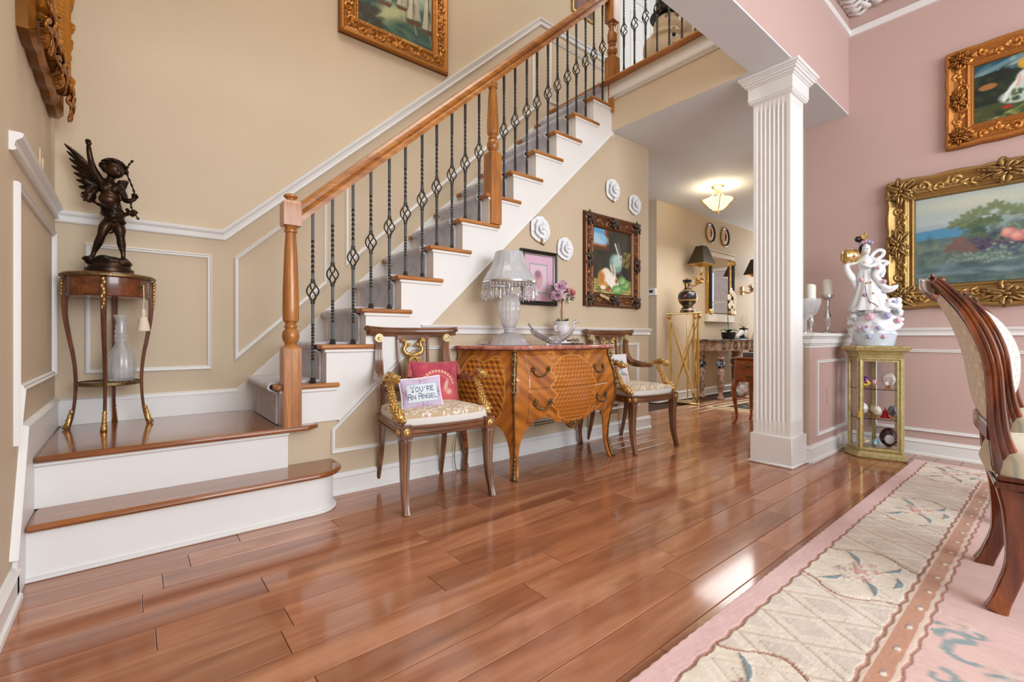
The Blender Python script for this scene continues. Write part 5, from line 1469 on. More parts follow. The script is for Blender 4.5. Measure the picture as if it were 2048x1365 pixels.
# vents and wall plates
def vent(label, x, z, w, h):
    t = thing('wall_vent', label, 'vent', (x, 2.55, z))
    mb = MB(); box_frame(mb, w, h, .014, .008); mb.build('frame', M['tanp'], t)
    MB().box((-w/2 + .01, -.002, .01), (w/2 - .01, 0, h - .01)).build('backing', mat('vent_shadow', sc(110, 96, 76), .8), t)
    n = int((h - .028) / .018)
    for i in range(n): MB(Matrix.Translation((0, -.005, .02 + i*.018)) @ Matrix.Rotation(.5, 4, 'X')).box((-w/2 + .012, -.001, -.006), (w/2 - .012, .001, .006)).build('louvre', M['tanp'], t)
M['tanp'] = mat('tan_plate', sc(214, 196, 162), .4); M['pinkp'] = mat('pink_plate', sc(206, 170, 160), .4)
vent('tan louvred wall vent showing under the commode', 2.42, .17, .25, .105)
vent('tan louvred wall vent showing between the commode and the right armchair', 3.235, .17, .17, .11)
t = thing('wall_outlet', 'pink wall outlet inside the half wall panel moulding', 'outlet', (3.948, 1.14, .365))
MB().box((-.036, -.006, 0), (.036, 0, .115)).build('cover_plate', M['pinkp'], t, bev=.002)
for z in (.034, .081): MB().box((-.016, -.009, z - .014), (.016, -.005, z + .014)).build('socket', M['pinkp'], t, bev=.003)
t = thing('light_switch', 'tan switch plate on the left wall above the chair rail', 'switch', (-.30, 2.77, 1.53), PI/2)
MB().box((-.036, -.006, 0), (.036, 0, .118)).build('cover_plate', M['tanp'], t, bev=.002)
MB().box((-.014, -.012, .034), (.014, -.005, .084)).build('rocker', M['tanp'], t, bev=.003)

# ------------------------------------------------------------------ HALL
# brass pedestal (three sides, crossed braces)
t = thing('pedestal_stand', 'tall polished brass pedestal stand with crossed tapering braces in the hall', 'stand', (5.56, 3.17, 0), -.25)
HS = 1.17; RD = .205
cs = [(RD*math.cos(a), RD*math.sin(a)) for a in (-PI/2 - .15, PI/6 - .15, 5*PI/6 - .15)]
tri = lambda k, z0, z1: MB().prism([(x*k, y*k) for x, y in cs], z0, z1)
MB().prism([(x*1.15 + dx, y*1.15 + dy) for x, y in cs for dx, dy in ((0, 0),)], 0, .025).build('base_plate', M['brass'], t, bev=.008)
MB().prism([(x*1.3, y*1.3) for x, y in cs], HS - .02, HS).build('top_plate', M['brass'], t, bev=.004)
for i, (x, y) in enumerate(cs):
    MB().tube([(x, y, .02), (x, y, HS - .02)], .013, 4).build('post', M['brass'], t, ang=30)
    MB().ell((x*1.1, y*1.1, HS - .05), (.028, .028, .034), 12, 8).build('ram_head', M['gold'], t)
    for j in ((i+1) % 3,):
        x2, y2 = cs[j]
        for a, b_ in (((x, y), (x2, y2)), ((x2, y2), (x, y))):
            MB().tube([(a[0], a[1], .03), ((a[0]+b_[0])/2, (a[1]+b_[1])/2, HS*.47), (b_[0], b_[1], HS - .1)], [.006, .011, .006], 8).build('brace', M['brass'], t)
MB().tube([(0, 0, .02), (0, 0, HS*.47), (0, 0, HS - .02)], [.006, .02, .006], 10).build('centre_spindle', M['brass'], t)
# chinoiserie vase
def chin(w, h):
    cv = Cv(w, h, (26, 20, 24), asp=2, seed=12)
    cv.dabs(90, 0, .05, 1, .95, [(206, 140, 110), (150, 60, 50), (60, 110, 90), (206, 180, 110), (186, 90, 110), (90, 130, 150)], .03, 1.5, .9)
    for y in (.1, .3, .62, .9): cv.rect(0, y - .012, 1, y + .012, (196, 156, 80))
    return cv.lin()
def paint_lathe(prof, c, n, L_, h):
    mb = MB(); prof2 = spline([(r, 0, z) for r, z in prof], 4); A = []; C_ = []
    H_, W_ = L_.shape[:2]
    for p in prof2:
        A.append([(c[0] + p.x*math.cos(2*PI*j/n), c[1] + p.x*math.sin(2*PI*j/n), c[2] + p.z) for j in range(n+1)])
        C_.append([L_[min(H_-1, max(0, int((1 - p.z/h)*(H_-1)))), int(j/n*W_) % W_] for j in range(n+1)])
    return mb.grid(A, C_)
t = thing('chinoiserie_vase', 'black chinoiserie vase painted with flowers standing on the brass pedestal', 'vase', (5.56, 3.17, HS))
paint_lathe([(.001, 0), (.085, 0), (.09, .02), (.075, .06), (.06, .085), (.10, .13), (.118, .19), (.108, .25), (.07, .29), (.04, .32), (.038, .36), (.055, .40), (.062, .425), (.05, .42), (.001, .40)], (0, 0, 0), 48, chin(120, 90), .42).build('vase_body', M['col'], t, col=True, ang=180)
for k in (-1, 1): MB().tube(spline([(k*.045, -.02, .31), (k*.075, -.03, .33), (k*.07, -.03, .36), (k*.04, -.02, .35)], 4), .008, 6).build('handle', M['gold'], t)
# wall mirror
t = thing('mirror', 'gilt column framed wall mirror above the hall console table', 'mirror', (6.90, 3.43, 1.10))
t.scale = (.88, 1, 1)
M['whitem'] = mat('cream_gilt_marble', sc(224, 216, 204), .3)
MB().box((-.36, -.035, .12), (.36, -.02, .95)).build('mirror_glass', M['mirror'], t)
MB().box((-.46, -.06, .0), (.46, 0, .10)).box((-.49, -.08, -.02), (.49, 0, .0)).build('sill', M['whitem'], t, bev=.006)
MB().box((-.45, -.06, .95), (.45, 0, 1.02)).box((-.48, -.08, 1.02), (.48, 0, 1.045)).build('cornice', M['whitem'], t, bev=.006)
for k in (-1, 1):
    MB().box((k*.41 - .045, -.05, .10), (k*.41 + .045, 0, .95)).build('pilaster', M['gold'], t, bev=.004)
    MB().tube([(k*.40, -.065, .16), (k*.40, -.065, .88)], .022, 12).build('column', M['black'], t)
    for z in (.13, .90): MB().box((k*.41 - .05, -.09, z - .035), (k*.41 + .05, -.04, z + .04)).build('capital', M['gold'], t, bev=.01)
for x, lab in ((6.648, 'oval black framed plaque, left of the pair above the hall mirror'), (7.10, 'oval black framed plaque, right of the pair above the hall mirror')):
    t = thing('oval_plaque', lab, 'wall plaque', (x, 3.43, 2.26), 0, 'oval plaques above the hall mirror')
    T = Matrix.Translation((0, 0, .145)) @ Matrix.Rotation(PI/2, 4, 'X')
    MB(T).lathe([(.10, 0), (.135, .0), (.14, .012), (.13, .02), (.112, .014), (.105, .006)], n=32, sy=1.08, cap=False).build('frame', M['black'], t)
    MB(T).lathe([(.137, .008), (.141, .010), (.14, .016), (.134, .02)], n=32, sy=1.08, cap=False).build('gilt_edge', M['gold'], t)
    MB(T).lathe([(.11, .004), (.08, .012), (.001, .016)], n=32, sy=1.08).build('plaque', mat('blush_plaque', sc(226, 196, 168), .5) if 'blush_plaque' not in bpy.data.materials else bpy.data.materials['blush_plaque'], t)
    MB().tube([(0, -.02, .08), (0, -.024, .15), (0, -.02, .21)], [.006, .012, .004], 6).build('relief', mat('brown_relief', sc(120, 70, 46), .5) if 'brown_relief' not in bpy.data.materials else bpy.data.materials['brown_relief'], t)
# sconces
M['shade'] = mat('dark_olive_shade', sc(62, 52, 36), .6); M['shadei'] = mat('gilt_shade_lining', sc(220, 180, 100), .4, .5)
def sconce(label, x):
    t = thing('wall_sconce', label, 'sconce', (x, 3.43, 1.60), 0, 'gilt bird sconces beside the hall mirror')
    MB().box((-.03, -.02, -.06), (.03, 0, .08)).build('backplate', M['gold'], t, bev=.008)
    o = MB().tube(spline([(0, -.01, 0), (.02, -.10, -.03), (.05, -.17, .02), (.03, -.20, .08)], 6), .012, 8)
    o.ell((.05, -.15, .02), (.035, .06, .03), 10, 8); o.ell((.06, -.21, .06), .022, 8, 6)
    for k in range(4): o.tube([(.04, -.15, .03), (.01 - .03*k, -.14 + .01*k, .12 - .015*k)], [(.006, .02), (.003, .004)], 6)
    o.build('bird_arm', M['gold'], t, ang=180)
    MB().tube([(.03, -.20, .08), (.03, -.20, .26)], .008, 8).lathe([(.02, .10), (.028, .12), (.014, .14)], (.03, -.20, 0), 12).build('candle_tube', M['gold'], t)
    vs = [(.03 + sx*.17, -.20 + sy*.12, .25) for sx, sy in ((-1,-1),(1,-1),(1,1),(-1,1))] + [(.03 + sx*.065, -.20 + sy*.05, .50) for sx, sy in ((-1,-1),(1,-1),(1,1),(-1,1))]
    MB().add(vs, [(0,1,5,4),(1,2,6,5),(2,3,7,6),(3,0,4,7)]).build('lamp_shade', M['shade'], t, smooth=False)
    MB().add([(a*.99 + .0003, b_*.99 - .002, c) for a, b_, c in vs], [(0,1,5,4),(1,2,6,5),(2,3,7,6),(3,0,4,7)]).build('shade_lining', M['shadei'], t, smooth=False)
    MB().tube(vs[:4], .004, 6, closed=True).build('shade_trim', M['gold'], t)
sconce('gilt bird wall sconce with dark tapered shade, left of the hall mirror', 6.0)
sconce('gilt bird wall sconce with dark tapered shade, right of the hall mirror', 7.7)
# console table
t = thing('console_table', 'ornate painted hall console table with dark marbled balls on turned legs', 'table', (6.74, 3.22, 0))
CVN = Cv(160, 20, (190, 160, 146), asp=8, seed=5)
CVN.dabs(140, 0, 0, 1, 1, [(150, 116, 104), (214, 190, 176), (120, 90, 84)], .12, 1.6, .8)
for i in range(7):
    x = .06 + i*.147
    if i % 2 == 0: CVN.rect(x - .045, .1, x + .045, .9, (24, 22, 26)); CVN.line([(x - .03, .3), (x, .6), (x + .03, .3)], .06, (170, 160, 130)); CVN.line([(x - .03, .8), (x + .02, .3)], .05, (150, 140, 110))
    else: CVN.line([(x - .03, .2), (x + .03, .8)], .08, (30, 26, 28)); CVN.line([(x - .03, .8), (x + .03, .2)], .08, (30, 26, 28))
CVN.sheet(1.18, .135, -.205, z0=.665).build('apron_face', M['col'], t, col=True, smooth=False, recalc=False)
MB().box((-.59, -.203, .665), (.59, .19, .80)).build('apron', mat('carved_rose_beige', sc(196, 166, 150), .6, noise=(sc(120, 92, 84), 30, 3, .15)), t)
MB().prism([(-.62, -.17), (-.58, -.23), (.58, -.23), (.62, -.17), (.62, .20), (-.62, .20)], .80, .825).build('tabletop', mat('dark_marble', sc(60, 52, 54), .2, noise=(sc(140, 124, 120), 12, 4, .1)), t, bev=.005)
M['balld'] = mat('dark_blue_marbled', sc(24, 26, 44), .2, noise=(sc(150, 156, 176), 18, 3, .06)); crb = bpy.data.materials['carved_rose_beige']
for x, y in [(-.5, -.15), (0.02, -.16), (.5, -.15), (-.5, .12), (.5, .12)]:
    MB().lathe([(.04, .62), (.05, .64), (.06, .665)], (x, y, 0), 16).lathe([(.045, .0), (.05, .02), (.03, .05), (.028, .12), (.04, .14), (.045, .30), (.05, .40), (.03, .43)], (x, y, 0), 16).lathe([(.03, .53), (.055, .56), (.035, .59), (.045, .62)], (x, y, 0), 16).build('leg', crb, t)
    MB().ell((x, y, .48), (.062, .062, .058), 16, 10).build('marbled_ball', M['balld'], t)
    MB().lathe([(.034, .13), (.040, .14), (.041, .26), (.036, .27)], (x, y, 0), 4).build('dark_panel', M['balld'], t)
tt = .825
t = thing('potted_orchid', 'white orchid with green leaves in a black pot on the hall console', 'plant', (6.66, 3.16, tt))
MB().lathe([(.001, 0), (.075, 0), (.09, .03), (.10, .10), (.092, .10), (.08, .09), (.001, .09)], n=24).build('pot', M['black'], t)
for i in range(7):
    a = i * 2*PI/7; MB().tube(spline([(0, 0, .09), (.08*math.cos(a), .05*math.sin(a), .14), (.19*math.cos(a), .1*math.sin(a), .12)], 5), [(.003, w) for w in interp([0, .5, 1], [.012, .03, .004], 11)], 6, up=(0, 0, 1)).build('leaf', M['leafg'], t, ang=180)
st_ = spline([(0, 0, .09), (-.02, 0, .35), (-.01, 0, .62), (.06, 0, .72), (.14, 0, .70)], 6)
MB().tube(st_, .006, 6).build('stem', M['leafg'], t)
M['orch'] = mat('white_orchid', sc(236, 226, 210), .6)
for i, (x, z) in enumerate([(-.04, .60), (.02, .70), (.08, .66), (.13, .62), (.04, .52), (.12, .48), (.06, .40), (.14, .56), (-.02, .48)]):
    mb = MB()
    for k in range(5): a = k*2*PI/5 + i; mb.ell((x + .028*math.cos(a), -.03, z + .028*math.sin(a)), (.026, .006, .022), 8, 5)
    mb.build('blossom', M['orch'], t)
t = thing('seashell', 'white seashell on a blue plate on the hall console', 'shell', (7.0, 3.16, tt + .016))
mb = MB()
for i in range(14): a = i*.45; mb.ell((-.06 + i*.009, 0, .03 + .004*i), (.02 + .0016*i, .02 + .002*i, .02 + .002*i), 10, 6)
mb.build('shell_body', M['porcelain'], t)
tag(MB().lathe([(.001, 0), (.09, 0), (.15, .012), (.15, .016), (.09, .006), (.001, .006)], n=32).build('plate', mat('pale_blue_glaze', sc(170, 192, 206), .2), loc=(7.0, 3.16, tt)), 'pale blue plate under the white seashell on the hall console', 'plate')
t = thing('coral_figurine', 'white coral like figurine on a black block at the right of the hall console', 'figurine', (7.24, 3.2, tt))
MB().box((-.06, -.04, 0), (.06, .04, .17)).build('block', M['black'], t, bev=.004)
rs = random.Random(4); mb = MB()
for i in range(16):
    a = rs.uniform(0, PI); P = [Vector((0, 0, .17))]
    for k in range(4): P.append(P[-1] + Vector((math.cos(a)*.035, rs.uniform(-.02, .02), abs(math.sin(a))*.045 + .012))); a += rs.uniform(-.5, .5)
    mb.tube(P, [.018, .015, .012, .009, .005], 6)
mb.ell((-.03, -.05, .08), (.05, .03, .07), 10, 8); mb.build('coral', M['orch'], t, remesh=.008)
# white dog statue under the console
t = thing('dog_statue', 'grey and white seated dog statue with a flower basket under the hall console', 'statue', (6.80, 3.02, 0))
mb = MB()
for c, r in [((0, 0, .10), (.10, .11, .10)), ((.01, -.02, .20), (.075, .08, .11)), ((.03, -.04, .31), (.05, .055, .07)), ((.05, -.06, .38), (.055, .058, .05)), ((.095, -.08, .365), (.035, .03, .026)), ((-.08, .02, .05), (.06, .06, .05))]: mb.ell(c, r, 12, 8)
for k in (-1, 1): mb.tube([(.05, -.04 + k*.04, .22), (.07, -.06 + k*.045, .1), (.08, -.07 + k*.045, .015)], [.03, .024, .03], 8); mb.tube([(.04, -.06 + k*.04, .41), (.02, -.07 + k*.055, .37)], [.02, .012], 8)
mb.tube([(-.1, .04, .04), (-.17, .02, .05), (-.19, -.02, .09)], [.02, .018, .01], 8)
mb.build('body', mat('weathered_white', sc(206, 200, 198), .6, noise=(sc(150, 144, 146), 14, 2, .12)), t, remesh=.008, smo=2)
MB().tube([(.055*math.cos(a) + .03, .055*math.sin(a) - .04, .285) for a in np.linspace(0, 2*PI, 17)[:-1]], .012, 8, closed=True).build('collar', mat('plum_ribbon', sc(130, 60, 80), .6), t)
MB().lathe([(.001, .17), (.05, .17), (.075, .23), (.07, .24)], (.17, -.08, 0), 16).build('basket', M['stem'], t)
mb = MB(); rs = random.Random(8)
for i in range(12): mb.ell((.17 + rs.uniform(-.05, .05), -.08 + rs.uniform(-.05, .05), .25 + rs.uniform(0, .02)), .02, 8, 6)
mb.build('basket_flowers', M['petalc'], t)
# white cloth figure beside the console (mostly behind the column)
t = thing('draped_figure', 'white draped figurine half hidden behind the column at the hall console', 'figurine', (7.64, 3.1, .66))
MB().lathe([(.10, -.66), (.12, -.64), (.05, -.6), (.05, -.02), (.12, 0), (.001, 0.001)], n=16).build('plinth', M['black'], t)
MB().lathe([(.001, 0), (.16, 0), (.17, .05), (.13, .2), (.10, .34), (.085, .42), (.04, .46), (.001, .47)], n=40, mod=lambda th, z, i: 1 + .08*math.sin(th*9 + z*12)*(1 if z < .4 else 0)).build('gown', M['porcelain'], t)
MB().ell((0, 0, .52), (.05, .05, .065), 12, 8).build('head', M['bronze'], t)
# little chest on cabriole legs
t = thing('small_chest', 'small fruitwood chest on a tall cabriole leg, half hidden behind the column', 'chest', (4.78, 1.98, 0), 0)
M['fruit'] = wood('fruitwood', sc(140, 72, 34), sc(186, 108, 56), sc(164, 88, 44), 0, 9, 8, .25, .4)
W2 = .2
mb = MB(); pts = [(-.2, -.14), (-.14, -.17), (.14, -.17), (.2, -.14), (.2, .14), (-.2, .14)]
mb.prism(pts, .42, .64); mb.build('carcass', M['fruit'], t, bev=.01)
MB().prism([(x*1.08, y*1.08) for x, y in pts], .64, .66).build('top', M['fruit'], t, bev=.006)
for z in (.435, .535):
    d = MB().box((-.13, -.178, z), (.13, -.168, z + .09)).build('drawer', M['fruit'], t, bev=.004)
    MB().tube([(-.03, -.185, z + .045), (0, -.20, z + .03), (.03, -.185, z + .045)], .005, 6).build('handle', M['ormolu'], d)
for z in (.46, .56):
    d = MB().box((-.206, -.11, z - .02), (-.196, .11, z + .06)).build('side_panel', M['fruit'], t, bev=.004)
    MB().ell((-.212, 0, z + .02), (.006, .03, .018), 8, 6).build('side_mount', M['ormolu'], d)
for sx, sy in ((-1, -1), (1, -1), (-1, 1), (1, 1)):
    P = spline([(sx*.17, sy*.13, .43), (sx*.195, sy*.145, .34), (sx*.175, sy*.135, .18), (sx*.165, sy*.13, .06), (sx*.19, sy*.15, 0)], 6)
    MB().tube(P, interp([0, .2, .6, .9, 1], [.03, .026, .014, .011, .016], len(P)), 8).build('leg', M['fruit'], t)
tag(MB().box((-.12, -.1, 0), (.12, .1, .045)).build('dark_box', mat('grey_box', sc(96, 92, 88), .4), loc=(4.80, 1.98, .66), bev=.004), 'flat grey box on top of the small fruitwood chest', 'box')
# thermostat
t = thing('thermostat', 'small white thermostat on the corridor corner wall', 'thermostat', (5.26, 3.49, 1.40), -PI/2)
MB().box((-.06, -.025, 0), (.06, 0, .09)).build('case', M['white'], t, bev=.004); MB().box((-.035, -.028, .035), (.02, -.024, .07)).build('display', M['black'], t)
# hall rug
cv = Cv(120, 70, (206, 178, 140), asp=1.8, seed=3)
cv.rect(.04, .07, .96, .93, (30, 26, 24)); cv.rect(.07, .12, .93, .88, (206, 178, 140)); cv.rect(.12, .2, .88, .8, (34, 30, 28)); cv.dabs(60, .14, .22, .86, .78, [(190, 140, 100), (206, 180, 140), (120, 50, 40)], .02, 1.6, .8)
L_ = cv.lin(); A = np.zeros((70, 120, 3)); A[..., 0] = np.linspace(0, 1.5, 120)[None]; A[..., 1] = np.linspace(.85, 0, 70)[:, None]; A[..., 2] = .012; A[0, :, 2] = A[-1, :, 2] = 0; A[:, 0, 2] = A[:, -1, 2] = .0005
o = MB().grid(A, L_).build('hall_rug', M['colm'], col=True, recalc=False, ang=180, loc=(5.36, 2.0, .001)); o.rotation_euler = (0, 0, -.03)
tag(o, 'black and tan bordered runner rug on the hall floor', 'rug')
# ceiling lamp
t = thing('ceiling_lamp', 'lit semi flush gold ceiling lamp with frosted glass bowl in the hall', 'lamp', (5.33, 2.655, CH))
t.scale = (.80, .80, 1)
M['glow'] = mat('glowing_frosted_glass', sc(255, 244, 220), .4, emit=sc(255, 226, 170), es=1.5)
MB().lathe([(.001, 0), (.085, 0), (.09, -.012), (.07, -.03), (.03, -.04), (.016, -.05), (.016, -.14), (.001, -.14)], n=28).build('canopy', M['brass'], t)
MB().lathe([(.205, -.165), (.20, -.18), (.15, -.21), (.12, -.25), (.07, -.285), (.001, -.295)], n=40, cap=False).build('glass_bowl', M['glow'], t)
for k in range(4):
    a = k*PI/2 + .6; MB().tube(spline([(.02*math.cos(a), .02*math.sin(a), -.04), (.06*math.cos(a), .06*math.sin(a), -.10), (.16*math.cos(a), .16*math.sin(a), -.15), (.225*math.cos(a), .225*math.sin(a), -.155), (.19*math.cos(a), .19*math.sin(a), -.19), (.11*math.cos(a), .11*math.sin(a), -.262), (.0, 0, -.302)], 6), .007, 6).build('arm', M['brass'], t)
MB().lathe([(.012, -.295), (.018, -.31), (.001, -.33)], n=16).build('finial', M['brass'], t)
pl = bpy.data.lights.new('ceiling_lamp_bulb', 'POINT'); pl.energy = 6; pl.color = (1, .9, .72); pl.shadow_soft_size = .06
po = bpy.data.objects.new('ceiling_lamp_bulb', pl); COL.objects.link(po); po.location = (5.33, 2.655, CH - .13)
# upstairs figure
t = thing('upstairs_figure', 'large cream snowman shaped figure with black hat and buttons behind the balcony railing', 'figurine', (3.70, 2.30, 3.067), VA)
M['clay'] = mat('cream_clay', sc(222, 200, 168), .5, bump=.3, bscale=40)
mb = MB()
for c, r in [((0, 0, .16), (.20, .17, .18)), ((0, 0, .34), (.165, .15, .17)), ((0, -.01, .55), (.13, .125, .125)), ((-.17, -.03, .33), (.06, .06, .12)), ((.17, -.06, .42), (.065, .06, .12)), ((.19, .05, .40), (.07, .1, .14)), ((-.02, -.02, .46), (.15, .13, .04))]: mb.ell(c, r, 20, 14)
mb.ell((.13, -.12, .52), (.05, .04, .06), 12, 8)
mb.build('body', M['clay'], t, remesh=.012, smo=3)
MB().lathe([(.15, .645), (.155, .655), (.11, .66), (.10, .80), (.001, .81)], n=28).build('hat', M['black'], t)
for x, z in ((.0, .40), (.0, .31), (.02, .25)): MB().ell((x, -.158, z), (.017, .012, .02), 10, 8).build('button', M['black'], t)
for x in (-.045, .035): MB().tube([(x - .018, -.122, .575), (x, -.13, .60), (x + .018, -.122, .575)], .004, 6).build('eye', M['black'], t)
MB().tube([(-.02, -.14, .47), (0, -.145, .465), (.02, -.14, .47)], .003, 6).build('mouth', M['black'], t)
# ------------------------------------------------------------------ DINING SIDE
# carved relief on the dining ceiling
cr = MB()
for r0, n in ((.10, 14), (.22, 22), (.36, 30)):
    for k in range(n):
        a = 2*PI*k/n; cr.tube(spline([(3.6 + r0*1.6*math.cos(a), .55 + r0*1.6*math.sin(a), 3.428), (3.6 + (r0+.08)*1.6*math.cos(a+.06), .55 + (r0+.08)*1.6*math.sin(a+.06), 3.405), (3.6 + (r0+.13)*1.6*math.cos(a), .55 + (r0+.13)*1.6*math.sin(a), 3.428)], 3), [(.004, .03)]*7, 5, up=(0, 0, 1))
o = cr.build('plaster_leaf_relief', M['white'], bpy.data.objects['ceiling_dining'], ang=180); o['kind'] = 'stuff'
for k in range(30):
    x = 4.40 - k*.07
    MB().tube([(x, 1.135, 3.427), (x + .03, 1.06, 3.405), (x - .01, .98, 3.427)], [(.008, .02), (.01, .03), (.004, .01)], 6, up=(0, 0, 1)).build('plaster_leaf', M['white'], bpy.data.objects['ceiling_dining'], ang=180)
for k in range(24):
    y = 1.10 - k*.07
    MB().tube([(4.435, y, 3.427), (4.36, y - .03, 3.405), (4.28, y + .01, 3.427)], [(.008, .02), (.01, .03), (.004, .01)], 6, up=(0, 0, 1)).build('plaster_leaf', M['white'], bpy.data.objects['ceiling_dining'], ang=180)
# still life
GP2 = [(0, .02), (.05, .05), (.12, .06), (.2, .045), (.3, .03), (.45, .026), (.58, .034), (.62, .05), (.68, .05), (.73, .036), (.8, .03), (.9, .04), (.95, .03), (1, .012)]
t = thing('painting', 'large still life of grapes and peaches by the sea in a wide antiqued gold frame', 'painting', (4.44, .265, 1.072), -PI/2)
cv = Cv(240, 160, (150, 180, 200), (74, 104, 104), asp=1.5, seed=14)
cv.e(.35, .12, .6, .14, (206, 206, 180), 0, .8, .8); cv.e(.2, .3, .4, .06, (190, 200, 196), 0, .8, .7)
cv.poly([(0, .38), (.25, .36), (.5, .40), (.5, .48), (0, .50)], (84, 142, 176)); cv.poly([(.35, .36), (.6, .24), (.8, .18), (1, .22), (1, .5), (.3, .5)], (140, 160, 156), .8); cv.poly([(0, .34), (.12, .31), (.25, .36), (0, .39)], (160, 176, 184), .7)
cv.rect(0, .48, 1, 1, (92, 112, 106), .9); cv.dabs(260, 0, .5, 1, 1, [(120, 136, 116), (60, 84, 84), (140, 150, 130), (80, 110, 120)], .03, 2.4, .4)
cv.poly([(0, .80), (.3, .74), (.7, .80), (1, .74), (1, .88), (.5, .9), (0, .9)], (130, 150, 160), .7)
rs = cv.rs
cv.dabs(200, .3, .42, 1, .72, [(74, 90, 90), (90, 84, 100), (96, 112, 96), (60, 74, 86)], .035, 1.6, .45)
def vine(x, y, q, c): 
    for k in range(5):
        a = -PI/2 + (k - 2)*.85; cv.e(x + .022*q*math.cos(a), y + .033*q*math.sin(a), .020*q, .017*q, c, a, .3, .9)
    cv.line([(x, y + .02), (x, y - .04*q)], .002, tuple(v*1.25 for v in c), .6)
for i in range(46):
    vine(rs.uniform(.26, 1), rs.uniform(.34, .60), rs.uniform(.7, 1.3), [(84, 104, 76), (104, 122, 92), (116, 88, 76), (66, 90, 78), (92, 112, 100)][rs.randint(5)])
for (cx, cy, sx_, sy_, n, cs_) in [(.60, .47, .14, .10, 80, [(130, 156, 126), (150, 170, 146), (96, 126, 106)]), (.44, .62, .16, .09, 120, [(92, 80, 104), (110, 96, 118), (70, 64, 90)]), (.80, .52, .15, .12, 120, [(120, 150, 136), (140, 160, 146), (90, 110, 120)]), (.90, .62, .14, .10, 90, [(116, 92, 116), (136, 106, 120), (84, 74, 100)]), (.36, .72, .14, .06, 90, [(140, 164, 146), (110, 136, 124)]), (.62, .68, .24, .07, 150, [(104, 130, 126), (84, 100, 120), (140, 160, 146)]), (.5, .78, .22, .03, 60, [(120, 146, 140), (150, 170, 160)])]:
    for i in range(n):
        x, y = cx + rs.normal(0, sx_*.45), cy + rs.normal(0, sy_*.45); c = np.array(cs_[rs.randint(len(cs_))])
        cv.e(x, y, .0115, .017, c*.85, 0, .4, .9); cv.e(x - .003, y - .005, .006, .008, c*1.12, 0, .5, .7)
for x, y in [(.30, .30), (.24, .36), (.36, .26), (.44, .22), (.50, .27), (.56, .30), (.26, .56), (.22, .62), (.30, .64)]: vine(x, y, 1.3, (112, 128, 92) if y < .5 else (116, 92, 84))
cv.line([(.2, .38), (.36, .28), (.6, .32), (.8, .35)], .005, (90, 80, 66), .8)
for x, y in [(.505, .50), (.59, .53), (.548, .545)]: cv.e(x, y, .040, .052, (200, 124, 120), 0, .2); cv.e(x - .012, y - .012, .022, .03, (224, 176, 156), 0, .5, .8)
cv.dabs(60, .0, .78, 1, 1, [(70, 96, 100), (96, 120, 124), (60, 80, 84)], .03, 4, .5, 0)
cv.noise(4)
cv.sheet(.94, .63, -.014, z0=.157).build('canvas', M['canvas'], t, col=True, smooth=False, recalc=False)
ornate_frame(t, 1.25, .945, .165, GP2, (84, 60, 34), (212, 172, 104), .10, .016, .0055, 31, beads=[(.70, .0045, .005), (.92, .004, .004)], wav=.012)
M['gilt2'] = mat('antique_gold_leaf', sc(186, 150, 92), .4, .7, noise=(sc(100, 74, 44), 60, 3, .25))
for sx in (-1, 1):
    for z in (.085, .86): leaf_boss(t, sx*.54, z, .10, M['gilt2'], -.05)
    leaf_boss(t, sx*.555, .47, .075, M['gilt2'], -.05, sz=1.6)
for z in (.07, .875): leaf_boss(t, 0, z, .085, M['gilt2'], -.05, sx=1.8)
# girl and dog
t = thing('painting', 'painting of a child in white with a brown dog, above the still life', 'painting', (4.44, .115, 2.166), -PI/2)
cv = Cv(240, 150, (24, 76, 92), (30, 40, 30), asp=1.6, seed=15)
cv.dabs(60, 0, 0, 1, .3, [(40, 100, 116), (20, 70, 90), (150, 170, 170)], .06, 3, .4, -.4); cv.line([(.02, .22), (.3, .08), (.5, .02)], .05, (150, 176, 176), .6); cv.line([(.2, .2), (.4, .12)], .03, (170, 186, 180), .7)
cv.poly([(0, .22), (.2, .2), (.4, .28), (.6, .2), (.8, .24), (1, .1), (1, .7), (0, .7)], (28, 40, 30)); cv.dabs(80, 0, .2, 1, .6, [(36, 54, 36), (20, 30, 26), (50, 64, 40)], .05, 1.5, .6)
cv.rect(0, .72, 1, 1, (66, 74, 40)); cv.poly([(.1, .98), (.5, .76), (1, .74), (1, .84), (.4, .96)], (150, 156, 90)); cv.dabs(50, 0, .8, 1, 1, [(30, 50, 30), (90, 100, 50)], .03, 2, .6)
cv.e(.12, .42, .07, .05, (160, 110, 56)); cv.e(.68, .42, .18, .15, (64, 42, 28)); cv.e(.82, .36, .15, .14, (84, 58, 36)); cv.e(.60, .26, .07, .08, (70, 46, 30)); cv.e(.54, .30, .05, .04, (96, 66, 44)); cv.line([(.7, .5), (.58, .6)], .03, (90, 60, 40)); cv.line([(.85, .5), (.84, .72)], .04, (60, 40, 26))
cv.e(.40, .42, .08, .13, (206, 214, 208), .2); cv.e(.38, .58, .11, .16, (196, 206, 200), .25); cv.e(.33, .68, .13, .11, (184, 196, 190), .1); cv.e(.45, .68, .07, .11, (200, 210, 204)); cv.line([(.36, .38), (.26, .6), (.24, .7)], .03, (222, 228, 222)); cv.line([(.44, .4), (.46, .74)], .02, (160, 176, 176))
cv.e(.43, .23, .045, .065, (226, 176, 150)); cv.e(.39, .20, .06, .09, (206, 160, 60), .3); cv.e(.45, .24, .035, .05, (228, 180, 156)); cv.line([(.44, .34), (.52, .30)], .025, (226, 176, 150)); cv.line([(.35, .38), (.33, .52)], .02, (222, 172, 146))
cv.e(.26, .82, .035, .025, (180, 40, 36)); cv.e(.50, .80, .045, .02, (190, 50, 40)); cv.dabs(24, .26, .6, .5, .74, [(50, 80, 50), (80, 100, 60)], .02, 1.6, .9); cv.noise(4)
